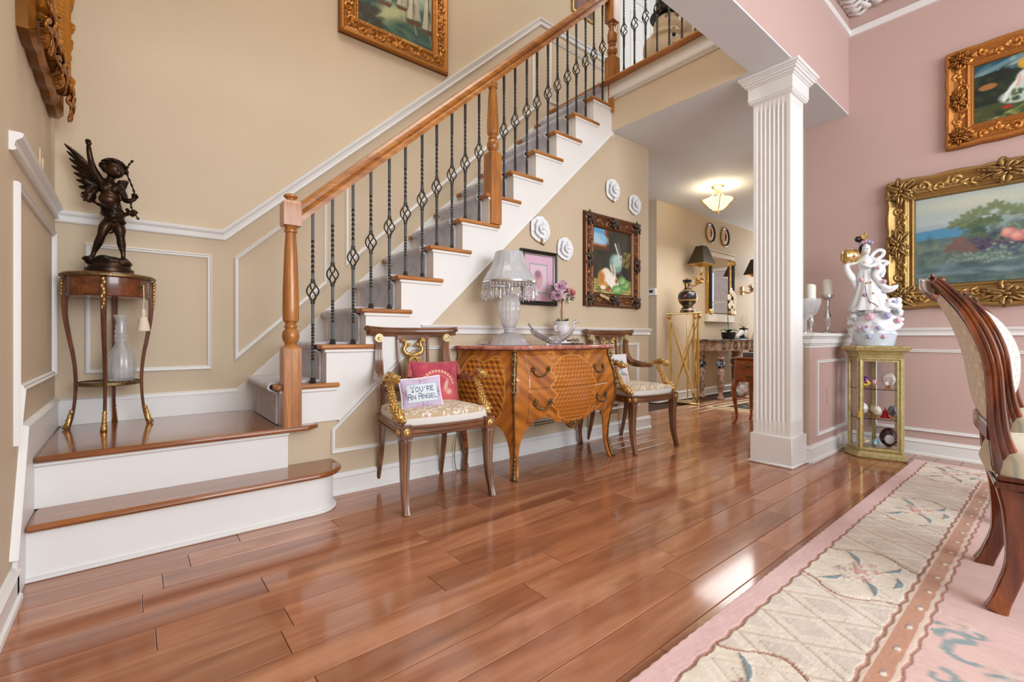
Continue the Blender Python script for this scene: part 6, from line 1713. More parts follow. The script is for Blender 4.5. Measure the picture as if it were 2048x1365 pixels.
cv.sheet(.64, .41, -.014, z0=.13).build('canvas', M['canvas'], t, col=True, smooth=False, recalc=False)
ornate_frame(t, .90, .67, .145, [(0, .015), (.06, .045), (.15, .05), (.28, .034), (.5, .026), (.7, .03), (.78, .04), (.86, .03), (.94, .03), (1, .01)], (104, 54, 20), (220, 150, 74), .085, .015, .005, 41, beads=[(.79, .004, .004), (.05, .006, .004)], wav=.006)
for sx in (-1, 1):
    for z in (.075, .595): leaf_boss(t, sx*.375, z, .062, M['dgold'], -.045)
    leaf_boss(t, sx*.385, .33, .05, M['dgold'], -.04, sz=1.5)

# rug
def rugcol():
    nx, ny = 760, 330
    X = np.linspace(.35, 4.165, nx)[None] * np.ones((ny, 1)); Y = np.linspace(.69, -1.75, ny)[:, None] * np.ones((1, nx))
    yy = np.linspace(0, 1, ny); ycoord = np.concatenate([np.linspace(.69, .25, 170), np.linspace(.247, -1.75, 160)])
    Y = ycoord[:, None] * np.ones((1, nx))
    col = np.zeros((ny, nx, 3)); hgt = np.full((ny, nx), .016)
    def put(m, c, op=1.0, h=None):
        m = np.clip(m.astype(float), 0, 1)[..., None] * op; col[:] = col * (1 - m) + np.array(c) * m
        if h is not None: hgt[m[..., 0] > .5] += h
    rs = np.random.RandomState(3)
    def fbm(s):
        g = rs.normal(0, 1, (int(ny*s)+3, int(nx*s)+3)); a = np.linspace(0, g.shape[0]-2.01, ny); b = np.linspace(0, g.shape[1]-2.01, nx)
        i, j = a.astype(int), b.astype(int); u, v = (a-i)[:, None], (b-j)[None]
        return g[i][:, j]*(1-u)*(1-v) + g[i+1][:, j]*u*(1-v) + g[i][:, j+1]*(1-u)*v + g[i+1][:, j+1]*u*v
    n1 = fbm(.08); n2 = fbm(.4)
    # mirrored distance from the edge; `a` runs along the border
    dl = .69 - Y; df = 4.18 - X; side = dl < df
    d = np.where(side, dl, df); a = np.where(side, 4.18 - X, .69 - Y)
    wob = .003 * np.sin(a*70) + .002*n1
    put(np.ones_like(X), (228, 192, 184))
    put(d < .072, (226, 190, 188)); 
    m = (d > .068) & (d < .345); put(m, (228, 219, 204))
    # diamonds lattice
    p = .165; q = ((a + (d - .21)*.62 + 5) % p) / p; r = ((a - (d - .21)*.62 + 5) % p) / p
    lat = m & ((np.abs(q - .5) > .465) | (np.abs(r - .5) > .465)); put(lat, (204, 184, 166), .75, -.002)
    ins = m & (np.abs(q - .5) < .27) & (np.abs(r - .5) < .27); put(ins, (214, 202, 190), .8, .002)
    # medallions
    for c in np.arange(.33, 4, .92)*1.0:
        c0 = 4.18 - 2.04 + (0) ; cc = c
        u = a - cc; v = d - .208
        w = .19 + .035 * np.cos(v / .14 * PI) - .008 * (np.abs(v) > .07)
        med = m & (np.abs(u) < w) & (np.abs(v) < .14)
        edge = m & (np.abs(np.abs(u) - w) < .006) & (np.abs(v) < .14)
        put(med, (230, 221, 204), 1, 0); put(edge, (172, 124, 104), .9, -.004)
        # spray of flowers
        for k, (fu, fv, fr, fc) in enumerate([(0, 0, .030, (206, 140, 130)), (.05, .03, .022, (214, 160, 150)), (-.05, -.02, .024, (190, 150, 150)), (.02, -.05, .02, (186, 166, 170)), (-.04, .045, .018, (210, 150, 140)), (.08, -.02, .016, (200, 170, 160)), (-.09, .02, .014, (206, 168, 158))]):
            dd = np.hypot(u - fu, v - fv); th = np.arctan2(v - fv, u - fu)
            put(med & (dd < fr * (.8 + .25*np.cos(th*5))), fc, .7, .003); put(med & (dd < fr*.3), (226, 190, 170), .8)
        for (fu, fv, la, w_) in [(.10, .05, .5, .055), (-.11, -.05, .6, .06), (.11, -.06, -.6, .05), (-.10, .07, -.4, .05), (.0, .10, .1, .05)]:
            du, dv = u - fu, v - fv; s1 = du*math.cos(la) + dv*math.sin(la); t1 = -du*math.sin(la) + dv*math.cos(la)
            put(med & (np.abs(s1) < w_) & (np.abs(t1 - .012*np.cos(s1/w_*1.6)) < .009*(1 - (s1/w_)**2)), (96, 124, 140), .75, .003)
    put(np.abs(d - .070 - wob) < .005, (176, 132, 112), .9, -.003)
    put(np.abs(d - .348 - wob) < .005, (176, 132, 112), .9, -.003); put(np.abs(d - .357 - wob) < .0045, (224, 204, 186), 1)
    put((d > .363) & (d < .408), (196, 144, 114), 1)
    e = ((a - .05) % .145) - .0725
    put(((e/.011)**2 + ((d - .390)/.007)**2) < 1, (230, 222, 210), 1, .002); put((((e + .016)/.012)**2 + ((d - .386)/.006)**2) < 1, (166, 140, 146), .7)
    put(np.abs(d - .412 - wob) < .0045, (224, 204, 186), 1); put(np.abs(d - .421 - wob) < .004, (184, 134, 118), .9, -.002)
    # corner scroll sprays on the field
    field = d > .43
    def curl(cx, cy, r, a0, turns, w, c, flip=1):
        for k in range(26):
            tt_ = k / 25; aa = a0 + flip*turns*2*PI*tt_; q_ = r*(1 - .7*tt_)
            put(field & (np.hypot(X - cx - q_*math.cos(aa), Y - cy - q_*math.sin(aa)) < w*(1 - .4*tt_)), c, .5)
    for cx, cy, r, a0, tr_, w, f in [(1.80, .245, .035, 0, .9, .011, 1), (1.78, .20, .045, 2, .8, .012, -1), (1.84, .17, .03, 1, .9, .010, 1), (1.70, .16, .08, .3, .5, .014, 1), (1.55, .21, .04, 0, .8, .011, -1), (1.62, .12, .09, 3.4, .5, .016, 1), (2.9, .02, .06, 0, .8, .012, 1), (2.6, -.1, .1, 1, .7, .014, -1), (2.35, -.02, .05, 2, .9, .012, 1), (1.45, .1, .06, 1, .8, .012, 1)]:
        curl(cx, cy, r, a0, tr_, w, (128, 152, 156), f)
    for cx, cy, r in [(1.86, .20, .03), (1.66, .07, .06), (2.7, -.03, .06), (1.5, .0, .07)]:
        th = np.arctan2(Y - cy, X - cx); put(field & (np.hypot(X - cx, Y - cy) < r*(.8 + .25*np.cos(th*6))), (226, 206, 196), .7, .003); put(field & (np.hypot(X - cx, Y - cy) < r*.35), (200, 150, 140), .6)
    col += (n1*3.2 + n2*3.0)[..., None]
    v = np.clip(col, 0, 255)/255; lin = np.where(v <= .04045, v/12.92, ((v + .055)/1.055)**2.4)
    hgt += n2*.0003
    hgt[0] = hgt[:, 0] = hgt[:, -1] = hgt[-1] = .0005
    A = np.stack([X, Y, hgt], -1)
    A[:3, :, 1] += .001*np.sin(np.arange(nx)*.7)[None]
    return A, lin
A, L_ = rugcol()
M['rugm'] = mat('wool_pile', (1, 1, 1, 1), .95, attr=True, bump=.25, bscale=420, sheen=.3)
A[..., 0] -= 2.2; A[..., 1] += .5
tag(MB().grid(A, L_).build('area_rug', M['rugm'], col=True, ang=180, recalc=False, loc=(2.2, -.5, .0008)), 'pink and cream carved wool rug with floral medallion border under the dining chairs', 'rug')

# dining chairs
M['dwood'] = wood('carved_mahogany', sc(78, 34, 14), sc(158, 84, 38), sc(118, 56, 24), 2, 9, 9, .15, .6)
def dotcloth(w, h, nu, nv, base, dot):
    cv = Cv(w, h, base, asp=w/h, seed=6)
    for i in range(nu):
        for j in range(nv):
            x, y = (i + .5 + .5*(j % 2))/nu, (j + .5)/nv
            cv.rect(x - .22/nu, y - .24/nv, x + .22/nu, y + .24/nv, dot, .8); cv.line([(x - .3/nu, y - .3/nv), (x - .3/nu, y + .3/nv)], .004, tuple(c*.72 for c in dot), .6)
    return cv.noise(3).lin()
DC = dotcloth(80, 120, 9, 15, (234, 228, 210), (250, 248, 240)); DF = dotcloth(80, 120, 9, 15, (216, 214, 206), (192, 193, 188))
SC_ = Cv(90, 90, (226, 218, 194), seed=9).dabs(60, 0, 0, 1, 1, [(200, 200, 180), (224, 170, 160), (170, 190, 170), (240, 234, 220)], .012, 3, .8).lin()
def dining_chair(label, loc, rz, fb=.045):
    t = thing('dining_chair', label, 'chair', loc, rz, 'carved mahogany dining chairs on the rug')
    _s = spline([(a, b, 0) for a, b in zip([.40, .5, .62, .75, .88, .98, 1.03], [.185, .175, .205, .235, .235, .205, .18])], 10)
    hw = lambda z: float(np.interp(z, [p.x for p in _s], [p.y for p in _s]))
    _h = lambda z: float(np.interp(z, [.40, .5, .62, .75, .88, .98, 1.03], [.185, .175, .205, .235, .235, .205, .18]))
    _q = spline([(a, b, 0) for a, b in zip([0, .2, .36, .45, .56, .66, .76, .84, .92, .98, 1.03], [.235, .215, .20, .215, .235, .243, .252, .272, .306, .345, .385])], 10)
    yy = lambda z: float(np.interp(z, [p.x for p in _q], [p.y for p in _q]))
    _y = lambda z: float(np.interp(z, [0, .2, .36, .45, .56, .66, .76, .84, .92, .98, 1.03], [.235, .215, .20, .215, .235, .243, .252, .272, .306, .345, .385]))
    zs = np.concatenate([np.linspace(.36, .95, 48), np.linspace(.96, 1.02, 8)])
    sec = [(-1, -1), (-.55, -1.05), (-.35, -.85), (-.1, -.85), (.05, -1.1), (.3, -1.1), (.45, -.85), (.7, -.8), (1, -.7), (1, -.45), (.86, -.3), (1, -.1), (1, .15), (.86, .32), (1, .5), (1, .8), (.6, 1), (-.6, 1), (-1, .8), (-1, .5), (-.86, .32), (-1, .15), (-1, -.1), (-.86, -.3), (-1, -.45)]
    for sx in (-1, 1):
        P = [Vector((sx*hw(z), yy(z) - .008, z)) for z in zs]
        w = interp([0, .12, .25, .4, .7, 1], [.034, .042, .030, .024, .024, .020], len(P))
        MB().tube(P, [(a*.80, .020) for a in w], prof=[(-x*sx if False else x, y) for x, y in sec], up=(0, -1, 0)).build('stile', M['dwood'], t, ang=35)
        P = spline([(sx*.195, .20, .39), (sx*.20, .19, .30), (sx*.19, .19, .16), (sx*.195, .215, .06), (sx*.205, .235, 0)], 6)
        sq = [(-1, -.8), (-.8, -1), (-.2, -1), (0, -.84), (.2, -1), (.8, -1), (1, -.8), (1, .8), (.8, 1), (-.8, 1), (-1, .8)]
        MB().tube(P, interp([0, .25, .6, .85, 1], [.036, .030, .022, .022, .026], len(P)), prof=sq, up=(0, -1, 0)).build('leg', M['dwood'], t, ang=35)
        P = spline([(sx*.225, -.235, .40), (sx*.245, -.255, .32), (sx*.225, -.235, .18), (sx*.215, -.225, .07), (sx*.24, -.255, 0)], 6)
        MB().tube(P, interp([0, .2, .6, .85, 1], [.042, .038, .022, .018, .028], len(P)), 10).build('leg', M['dwood'], t, ang=60)
    # seat rail with serpentine lower edge
    mb = MB()
    for z0, z1, o in [(.365, .385, -.006), (.385, .405, .006), (.405, .422, .0)]:
        pts = [(-.235 - o, .235 + o), (-.27 - o, -.22), (-.22, -.27 - o), (-.1, -.285 - o), (.1, -.285 - o), (.22, -.27 - o), (.27 + o, -.22), (.235 + o, .235 + o)]
        mb.prism(pts, z0, z1)
    mb.build('seat_rail', M['dwood'], t, bev=.006, seg=2)
    n = 50; A = np.zeros((n, n, 3)); C_ = np.zeros((n, n, 3))
    for i in range(n):
        for j in range(n):
            u, v = i/(n-1)*2 - 1, j/(n-1)*2 - 1
            k = max(abs(u), abs(v)); f = k / max(1e-6, (abs(u)**5 + abs(v)**5) ** .2) if k > 0 else 1
            uu, vv = u*f, v*f; w = .275 - .035*(vv + 1)/2
            e = np.clip((k - .72)/.28, 0, 1)
            bul = .012*math.sin(PI*min(1, e*1.2)) if e > 0 else 0
            A[i, j] = (uu*(w + bul), .02*0 + vv*(.265 + bul) - .012, .42 + .075*math.sqrt(max(0, 1 - e**2.4)) + .012*(1 - k*k))
            C_[i, j] = SC_[min(89, int((v+1)*44.9)), min(89, int((u+1)*44.9))]
    MB().grid(A, C_).build('seat_cushion', M['fabric'], t, col=True, ang=180)
    # upholstered back, both faces
    zz = np.linspace(.575, .985, 96)
    for nm, sgn, CL, bulge in (('back_upholstery', 1, DC, .034), ('front_upholstery', -1, DF, fb)):
        A = []; C_ = []
        for i, z in enumerate(zz):
            row = []; rc = []
            for j in range(64):
                u = j/63*2 - 1; b = bulge * (1 - u**4) ** .5 * math.sin(PI*(i + .5)/96) ** .35
                row.append((u*(hw(z) - .008), yy(z) + sgn*(.006 + b), z)); rc.append(CL[min(119, int((1 - i/95)*119)), min(79, int(j/63*79))])
            A.append(row); C_.append(rc)
        MB().grid(A, C_).build(nm, M['fabric'], t, col=True, ang=180, recalc=False)
    P = spline([(-hw(.55), yy(.54), .545), (-.09, yy(.55) + .012, .56), (0, yy(.56) + .015, .565), (.09, yy(.55) + .012, .56), (hw(.55), yy(.54), .545)], 6)
    MB().tube(P, [(.026, .022)]*len(P), prof=sq, up=(0, 0, 1)).build('lower_rail', M['dwood'], t, ang=35)
    P = spline([(-.195, yy(1.0), 1.0), (-.12, yy(1.02) + .01, 1.02), (0, yy(1.03) + .015, 1.038), (.12, yy(1.02) + .01, 1.02), (.195, yy(1.0), 1.0)], 6)
    MB().tube(P, [(.019, .013)]*len(P), prof=sq, up=(0, 0, 1)).build('crest_rail', M['dwood'], t, ang=35)
    mb = MB()
    for k in range(-3, 4):
        c = Vector((k*.022, yy(1.03), 1.05 - abs(k)*.004)); mb.tube([c, c + Vector((k*.006, -.012, .014)), c + Vector((k*.012, -.004, .02))], [.012, .009, .003], 6)
    mb.build('crest_carving', M['ormolu'] if 0 else M['dwood'], t, ang=180)
    for sx in (-1, 1): 
        mb = MB()
        for k in range(3): mb.ell((sx*(.175 - k*.02), yy(1.01) - .01, 1.03 + k*.004), (.014, .014, .010), 8, 6)
        mb.build('corner_carving', M['ormolu'], t, ang=180)
    return t
dining_chair('nearest carved mahogany dining chair, upholstered cream back seen edge on, at the right edge', (2.293, -.051, .016), math.radians(8.8), .018)
dining_chair('second carved mahogany dining chair beyond the nearest one, pale front of its back showing', (3.205, -.045, .016), math.radians(1.5))

# ------------------------------------------------------------------ CURIO CABINET
M['cgold'] = mat('champagne_gold_paint', sc(204, 190, 138), .35, .35, noise=(sc(170, 154, 98), 40, 3, .25))
cab = thing('curio_cabinet', 'small gold framed glass curio cabinet full of ornamental eggs in the dining corner', 'cabinet', (4.03, .845, 0), math.radians(-75))
def penta(o, b=0):
    return [(-.132 - o*.41, .0 - o), (.136 + o, .0 - o), (.138 + o, .262), (0, .262), (-.205 - o, .262), (-.205 - o, .118 - o*.41)]
def loft(lv):
    mb = MB(); vs = [(x, y, z) for o, z in lv for x, y in penta(o)]; m = len(lv)
    return mb.add(vs, [(i*6+j, i*6+(j+1) % 6, (i+1)*6+(j+1) % 6, (i+1)*6+j) for i in range(m-1) for j in range(6)] + [tuple(range(5, -1, -1)), tuple(range((m-1)*6, m*6))])
loft([(-.004, 0), (.0, .003), (.0, .014), (-.004, .017), (-.004, .020), (-.007, .034), (-.016, .044), (-.020, .047), (-.020, .052)]).build('base', M['cgold'], cab, ang=25)
loft([(-.022, .712), (-.018, .716), (-.018, .724), (-.016, .728), (-.010, .742), (.002, .756), (.014, .763), (.018, .765), (.018, .772), (.021, .775), (.021, .786), (.017, .789), (.017, .795)]).build('cornice', M['cgold'], cab, ang=25)
def rope_ring(o, z, r): 
    mb = MB(); Q = penta(o)
    for i in (5, 0, 1): rope(mb, (*Q[i], z), (*Q[(i+1) % 6], z), r)
    return mb
P5 = penta(-.022)
def rope(mb, a, b, r=.0045):
    a, b = Vector(a), Vector(b); n = int((b - a).length / (r*2.4))
    for i in range(n + 1): mb.ell(a + (b - a)*i/n, (r, r, r*1.05), 6, 4)
rope_ring(.021, .781, .005).build('rope_moulding', M['cgold'], cab, ang=180)
rope_ring(.002, .010, .005).build('rope_moulding', M['cgold'], cab, ang=180)
faces = [(0, 1, 'door'), (1, 2, 'side'), (5, 0, 'side')]
for a, b, nm in faces:
    pa, pb = Vector((*P5[a], 0)), Vector((*P5[b], 0)); d = (pb - pa); L = d.length; d.normalize()
    T = Matrix.Translation(pa) @ Matrix.Rotation(math.atan2(d.y, d.x), 4, 'Z')
    w = .026 if nm == 'door' else .013
    mb = MB(T); mould(mb, [(0, 0, .052), (L, 0, .052), (L, 0, .712), (0, 0, .712)], (0, -1, 0), [(0, -.006), (0, .006), (w*.3, .010), (w*.7, .004), (w, .006), (w, -.006)])
    fr = mb.build(nm + '_frame', M['cgold'], cab, ang=30)
    r_ = MB(T)
    for x in ((.006, L - .006) if nm == 'door' else (L - .006 if a == 5 else .006,)): rope(r_, (x, -.009, .06), (x, -.009, .70))
    if nm == 'door':
        for z in (.062, .70): rope(r_, (.012, -.009, z), (L - .012, -.009, z))
    o = r_.build('rope_moulding', M['cgold'], cab, ang=180)
    MB(T).box((w*.8, -.001, .07), (L - w*.8, .001, .695)).build('pane', M['pane'], cab)
MB().box((-.18, .228, .052), (.112, .234, .712)).build('back_mirror', M['pane'], cab)
for x in (-.17, .10, -.03): MB().box((x - .012, .234, .052), (x + .012, .246, .712)).build('back_post', M['cgold'], cab)
for z in (.278, .489): MB().prism(penta(-.032)[:], z - .004, z).build('glass_shelf', M['pane'], cab)
MB().prism(penta(-.03), .052, .060).build('floor_panel', mat('cabinet_floor', sc(206, 204, 206), .3), cab)
tq = thing('tassel', 'yellow tassel hanging from the key of the curio cabinet', 'tassel', (0, 0, 0))
cq, sq_ = math.cos(math.radians(-75)), math.sin(math.radians(-75))
def CW(x, y): return (4.03 + x*cq - y*sq_, .845 + x*sq_ + y*cq)
tq.location = (*CW(-.118, -.012 + .008), .288)
M['yel'] = mat('golden_thread', sc(214, 180, 84), .7, bump=.5, bscale=200)
MB().tube([(0, 0, .065), (0, 0, .04)], .002, 6).build('cord', M['yel'], tq)
MB().lathe([(.003, .045), (.010, .042), (.012, .03), (.014, .0), (.001, .0)], n=14, mod=lambda th, z, i: 1 + .06*math.cos(th*7)).build('tassel_body', M['yel'], tq)
def egg(name, label, x, y, z, r, col, stand=None, deco=None, cat='ornament', rough=.2, up=1.25):
    t = thing(name, label, cat, (*CW(x, y), z), math.radians(-75))
    h = 0
    if stand:
        h = .022; mb = MB().lathe([(.001, 0), (r*.55, 0), (r*.6, .003), (r*.2, .008), (r*.2, .014), (r*.5, .022), (r*.4, .022)], n=16)
        mb.build('stand', M['gold'], t)
    MB().lathe([(max(.0005, r*math.sin(PI*k/16)*(1 + .06*math.cos(PI*k/16))), h + r*1.21*(1 - math.cos(PI*k/16))) for k in range(17)], n=28).build('egg', mat(name + '_glaze', sc(*col), rough, coat=.4), t)
    if deco: MB().ell((0, -r*.93, h + r*1.05), (r*.5, r*.14, r*.62), 14, 8).build('cameo', mat(name + '_cameo', sc(*deco), .4), t)
    if stand: MB().tube([(r*1.01*math.cos(a), r*1.01*math.sin(a), h + r*.98) for a in np.linspace(0, 2*PI, 17)[:-1]], .0018, 5, closed=True).build('gilt_band', M['gold'], t)
    return t
S1, S2, S0 = .4895, .2785, .0605
egg('white_egg', 'white standing egg with floral cameo on the top cabinet shelf', .045, .10, S1, .040, (236, 232, 228), 1, (206, 190, 190))
egg('pink_egg', 'tiny pink egg on the top cabinet shelf', -.035, .09, S1, .018, (214, 160, 170), 1)
egg('clear_egg', 'small pale glass egg at the right of the top cabinet shelf', .03, .05, S1, .015, (214, 220, 226), 1)
t = egg('flower_egg', 'small purple egg covered in yellow petals on the top cabinet shelf', -.085, .09, S1, .026, (120, 60, 130), 1)
mb = MB()
for k in range(7): mb.ell((.02*math.cos(k*.9), -.022 + .004*math.sin(k), .038 + .012*math.sin(k*.9)), (.010, .006, .009), 8, 6)
mb.build('yellow_petals', mat('yellow_petal', sc(232, 206, 60), .4), t)
egg('round_white_egg', 'large plain white egg at the left of the middle cabinet shelf', -.10, .10, S2, .034, (230, 230, 228), 1)
egg('ribbed_egg', 'cream ribbed egg lying at the front of the middle cabinet shelf', -.02, .07, S2, .028, (226, 222, 210), 1, (206, 200, 180))
egg('shell_egg', 'mottled gold and green egg behind the ribbed egg, middle cabinet shelf', -.045, .15, S2, .03, (150, 136, 92), 1, (214, 206, 170))
egg('grey_egg', 'slate grey egg on gilt feet at the right of the middle cabinet shelf', .068, .09, S2, .030, (120, 122, 134), 1, (90, 90, 104))
egg('blue_egg', 'little blue and white egg at the back of the middle cabinet shelf', -.075, .18, S2 + .0, .02, (150, 176, 186), 1)
t = thing('bell', 'small red bell on the middle cabinet shelf', 'ornament', (*CW(.03, .13), S2))
MB().lathe([(.034, .0), (.032, .004), (.020, .02), (.015, .045), (.010, .055), (.001, .058)], n=20).build('bell_body', mat('red_enamel', sc(200, 30, 34), .3), t); MB().ell((0, 0, .066), .008, 8, 6).build('knob', M['gold'], t)
egg('maroon_egg', 'big dark maroon egg with white cameo and gilt bow on the cabinet floor', .048, .11, S0, .054, (58, 18, 26), 1, (206, 206, 210))
egg('turquoise_egg', 'small turquoise jewelled egg on the cabinet floor', -.03, .07, S0, .020, (110, 170, 186), 1, (200, 220, 220))
t = thing('snail_shell', 'cream spiral shell at the left of the cabinet floor', 'ornament', (*CW(-.088, .08), S0))
mb = MB()
for i in range(16): a = i*.5; mb.ell((.022*math.cos(a)*(1 - i*.04), .012*math.sin(a), .03 + i*.0022), (.018 - i*.0006, .016, .018 - i*.0006), 10, 6)
mb.build('shell_body', mat('cream_shell', sc(222, 206, 172), .35), t)

# ------------------------------------------------------------------ PORCELAIN LADY
t = thing('porcelain_lady', 'tall white porcelain lady with gold drum and applied flowers on the curio cabinet', 'statue', (4.135, .905, .796), math.radians(-77.4))
ux, uz = .00286, .00362
def P3(px, py, y=0): return ((px - 1743)*ux, y, (692 - py)*uz)
def ch(mb, pts, n=7, flat=1):
    P = spline([P3(p[0], p[1], p[2]) for p in pts], n); r = interp(np.linspace(0, 1, len(pts)), [p[3]*.0031 for p in pts], len(P))
    mb.tube(P, [(x*flat, x) for x in r], 10); mb.ell(P[0], r[0], 10, 8); mb.ell(P[-1], r[-1], 10, 8)
M['porb'] = mat('pale_blue_porcelain', sc(206, 218, 230), .2, coat=.5, bump=1, bscale=70)
MB().lathe([(.001, 0), (.108, 0), (.112, .01), (.118, .05), (.128, .08), (.10, .09), (.001, .09)], n=40, sy=.8, mod=lambda th, z, i: 1 + .02*math.sin(th*9 + z*50)).build('base', M['porb'], t)
mb = MB()
rs = random.Random(6)
for row, (py, x0, x1, y) in enumerate([(668, 1703, 1780, -.03), (658, 1697, 1788, -.035), (648, 1693, 1794, -.03), (638, 1692, 1796, -.02), (628, 1694, 1794, -.01), (620, 1700, 1786, .0)]):
    n = 9
    pts = []
    for k in range(n + 1):
        u = k/n; px = x0 + (x1 - x0)*u
        pts.append((px, py + 3.5*math.sin(k*1.7 + row*2), y*1.6 - .075*math.sin(PI*u) + .06, 6.2 + 1.5*math.sin(k*2.3 + row)))
    ch(mb, pts, 5)
mb.ell(P3(1744, 648, .01), (.135, .085, .085), 20, 14)
for x0, x1, py, y, r in [(1700, 1735, 619, -.075, 5), (1728, 1768, 623, -.085, 5.5), (1756, 1786, 615, -.06, 6), (1699, 1712, 612, -.03, 6), (1764, 1776, 607, -.03, 6)]: ch(mb, [(x0, py + 2, y + .02, r), ((x0 + x1)/2, py - 3, y, r), (x1, py + 2, y + .015, r)])
for px, py, r in [(1785, 615, 11), (1790, 628, 8), (1778, 606, 9), (1700, 632, 8), (1789, 604, 7)]: mb.ell(P3(px, py, -.01), (r*.0031, .03, r*.0036), 12, 8)
mb.build('wave_mound', M['porcelain'], t, remesh=.0045, smo=1)
# gown with vertical folds
mb = MB()
prof = [(622, 1734, 44), (605, 1733, 37), (590, 1732, 31), (575, 1731, 26), (560, 1729, 21), (548, 1727, 17.5), (540, 1726, 15.5), (532, 1725, 17), (524, 1725, 18.5), (517, 1725, 14), (512, 1725, 6.5), (505, 1725, 5)]
A = []
for py, cxp, hwp in prof:
    c = P3(cxp, py); row = []
    for j in range(49):
        th = 2*PI*j/48; k = 1 + (.07*math.sin(th*11 + py*.05) if py > 545 else .02*math.sin(th*7))
        row.append((c[0] + hwp*ux*1.04*k*math.cos(th), hwp*.0023*k*math.sin(th), c[2]))
    A.append(row)
A = np.array(A); B_ = []
for i in range(len(A) - 1):
    for s_ in np.linspace(0, 1, 5)[:-1]: B_.append(A[i]*(1 - s_) + A[i+1]*s_)
B_.append(A[-1]); MB().grid(np.array(B_)).build('gown', M['porcelain'], t, ang=180)
mb = MB()
ch(mb, [(1712, 522, 0, 6), (1700, 524, -.02, 6.5), (1686, 528, -.03, 6), (1690, 545, -.02, 8), (1700, 562, -.01, 7), (1706, 580, 0, 5), (1708, 600, 0, 4)])
ch(mb, [(1682, 520, -.02, 4), (1684, 535, -.02, 7), (1695, 552, -.01, 9), (1704, 568, 0, 5)])
ch(mb, [(1738, 520, 0, 7), (1748, 530, -.02, 8), (1752, 542, -.04, 9), (1744, 552, -.05, 7), (1750, 562, -.04, 7), (1760, 572, -.03, 5)])
ch(mb, [(1748, 565, -.04, 4), (1758, 574, -.05, 6), (1770, 580, -.05, 6), (1786, 576, -.05, 3)]); ch(mb, [(1756, 582, -.04, 3), (1768, 586, -.045, 3.5), (1780, 583, -.05, 3), (1787, 577, -.05, 2)])
ch(mb, [(1744, 532, -.04, 5), (1733, 535, -.055, 4.5), (1722, 531, -.06, 3.5), (1716, 528, -.062, 2.5)])
ch(mb, [(1745, 560, .01, 10), (1752, 580, .01, 9), (1760, 600, .01, 9), (1766, 616, .01, 8)])
ch(mb, [(1704, 590, 0, 5), (1700, 604, 0, 7), (1698, 618, 0, 7)])
mb.build('sleeves', M['porcelain'], t, remesh=.004, smo=1)
for pts in ([(1733, 517, .02), (1742, 506, .03), (1752, 501, .03), (1761, 505, .03), (1758, 513, .03), (1749, 519, .025), (1742, 524, .02)], [(1748, 524, .02), (1760, 524, .025), (1768, 528, .02), (1760, 534, .02), (1761, 545, .02), (1756, 556, .01)], [(1682, 524, .01), (1680, 505, .02), (1688, 497, .02), (1698, 498, .02), (1708, 508, .02), (1712, 520, .01)]):
    P = spline([P3(*p) for p in pts], 6); MB().tube(P, [(.004, .013)]*len(P), 8, up=(0, 1, 0)).build('ribbon', M['porcelain'], t, ang=180)
mb = MB(); mb.ell(P3(1726, 498, -.01), (.027, .030, .040), 20, 16); mb.ell(P3(1728, 504, -.022), (.018, .018, .022), 12, 8); mb.ell(P3(1729.5, 500, -.041), (.0035, .005, .006), 8, 6); ch(mb, [(1725, 505, 0, 3.6), (1725, 514, 0, 4)])
mb.build('head', M['porcelain'], t, remesh=.003, smo=2)
M['hairb'] = mat('black_glaze', sc(18, 18, 22), .12, coat=.6)
mb = MB(); mb.ell(P3(1724, 492, .008), (.031, .030, .034), 16, 12); mb.ell(P3(1713, 499, .008), (.010, .02, .032), 10, 8); mb.ell(P3(1709, 476, .01), (.020, .02, .022), 12, 8); mb.ell(P3(1716, 482, .01), (.018, .018, .016), 12, 8)
mb.build('black_hair', M['hairb'], t)
mb = MB()
for k in range(9): mb.ell(P3(1717 + (k % 5)*2.6, 474 + 2.5*math.sin(k*1.3) - (k//5)*4, -.004), (.011, .011, .010), 8, 6)
mb.build('gold_hair_ornament', M['gold'], t, ang=180)
M['lash'] = mat('fine_dark_line', sc(60, 40, 40), .5); M['lip'] = mat('rose_lip', sc(206, 90, 96), .4)
for px in (1723.5, 1732.5): MB().tube([P3(px - 2, 497.5, -.039), P3(px, 498.3, -.0415), P3(px + 2, 497.3, -.039)], .0010, 5).build('eye', M['lash'], t); MB().tube([P3(px - 2.3, 493.5, -.036), P3(px, 492.6, -.0385), P3(px + 2.3, 493.5, -.036)], .0008, 5).build('eyebrow', M['lash'], t)
MB().ell(P3(1729, 505.5, -.0405), (.0035, .002, .0022), 8, 6).build('mouth', M['lip'], t)
# drum
T = Matrix.Translation(P3(1693, 511, -.03)) @ Matrix.Rotation(.5, 4, 'Z') @ Matrix.Rotation(PI/2, 4, 'Y')
MB(T).lathe([(.040, -.045), (.047, -.04), (.050, -.02), (.052, 0), (.050, .02), (.047, .04), (.040, .045), (.001, .045)], n=28, mod=lambda th, z, i: 1 + .02*math.cos(th*14)).build('drum', M['brass'], t)
mb = MB()
for z in (-.03, 0, .03):
    for k in range(28): a = 2*PI*k/28; p = T @ Vector((.052*math.cos(a), .052*math.sin(a), z)); mb.ell(p, .0035, 6, 4)
mb.build('drum_beading', M['gold'], t, ang=180)
cols = {'l': (180, 178, 216), 'p': (226, 182, 196), 'm': (190, 160, 184), 'g': (214, 176, 110), 'b': (170, 186, 196)}
for k_, c_ in cols.items(): M['f' + k_] = mat('glazed_petal_' + {'l': 'lilac', 'p': 'pink', 'm': 'mauve', 'g': 'gold', 'b': 'blue'}[k_], sc(*c_), .25, coat=.3)
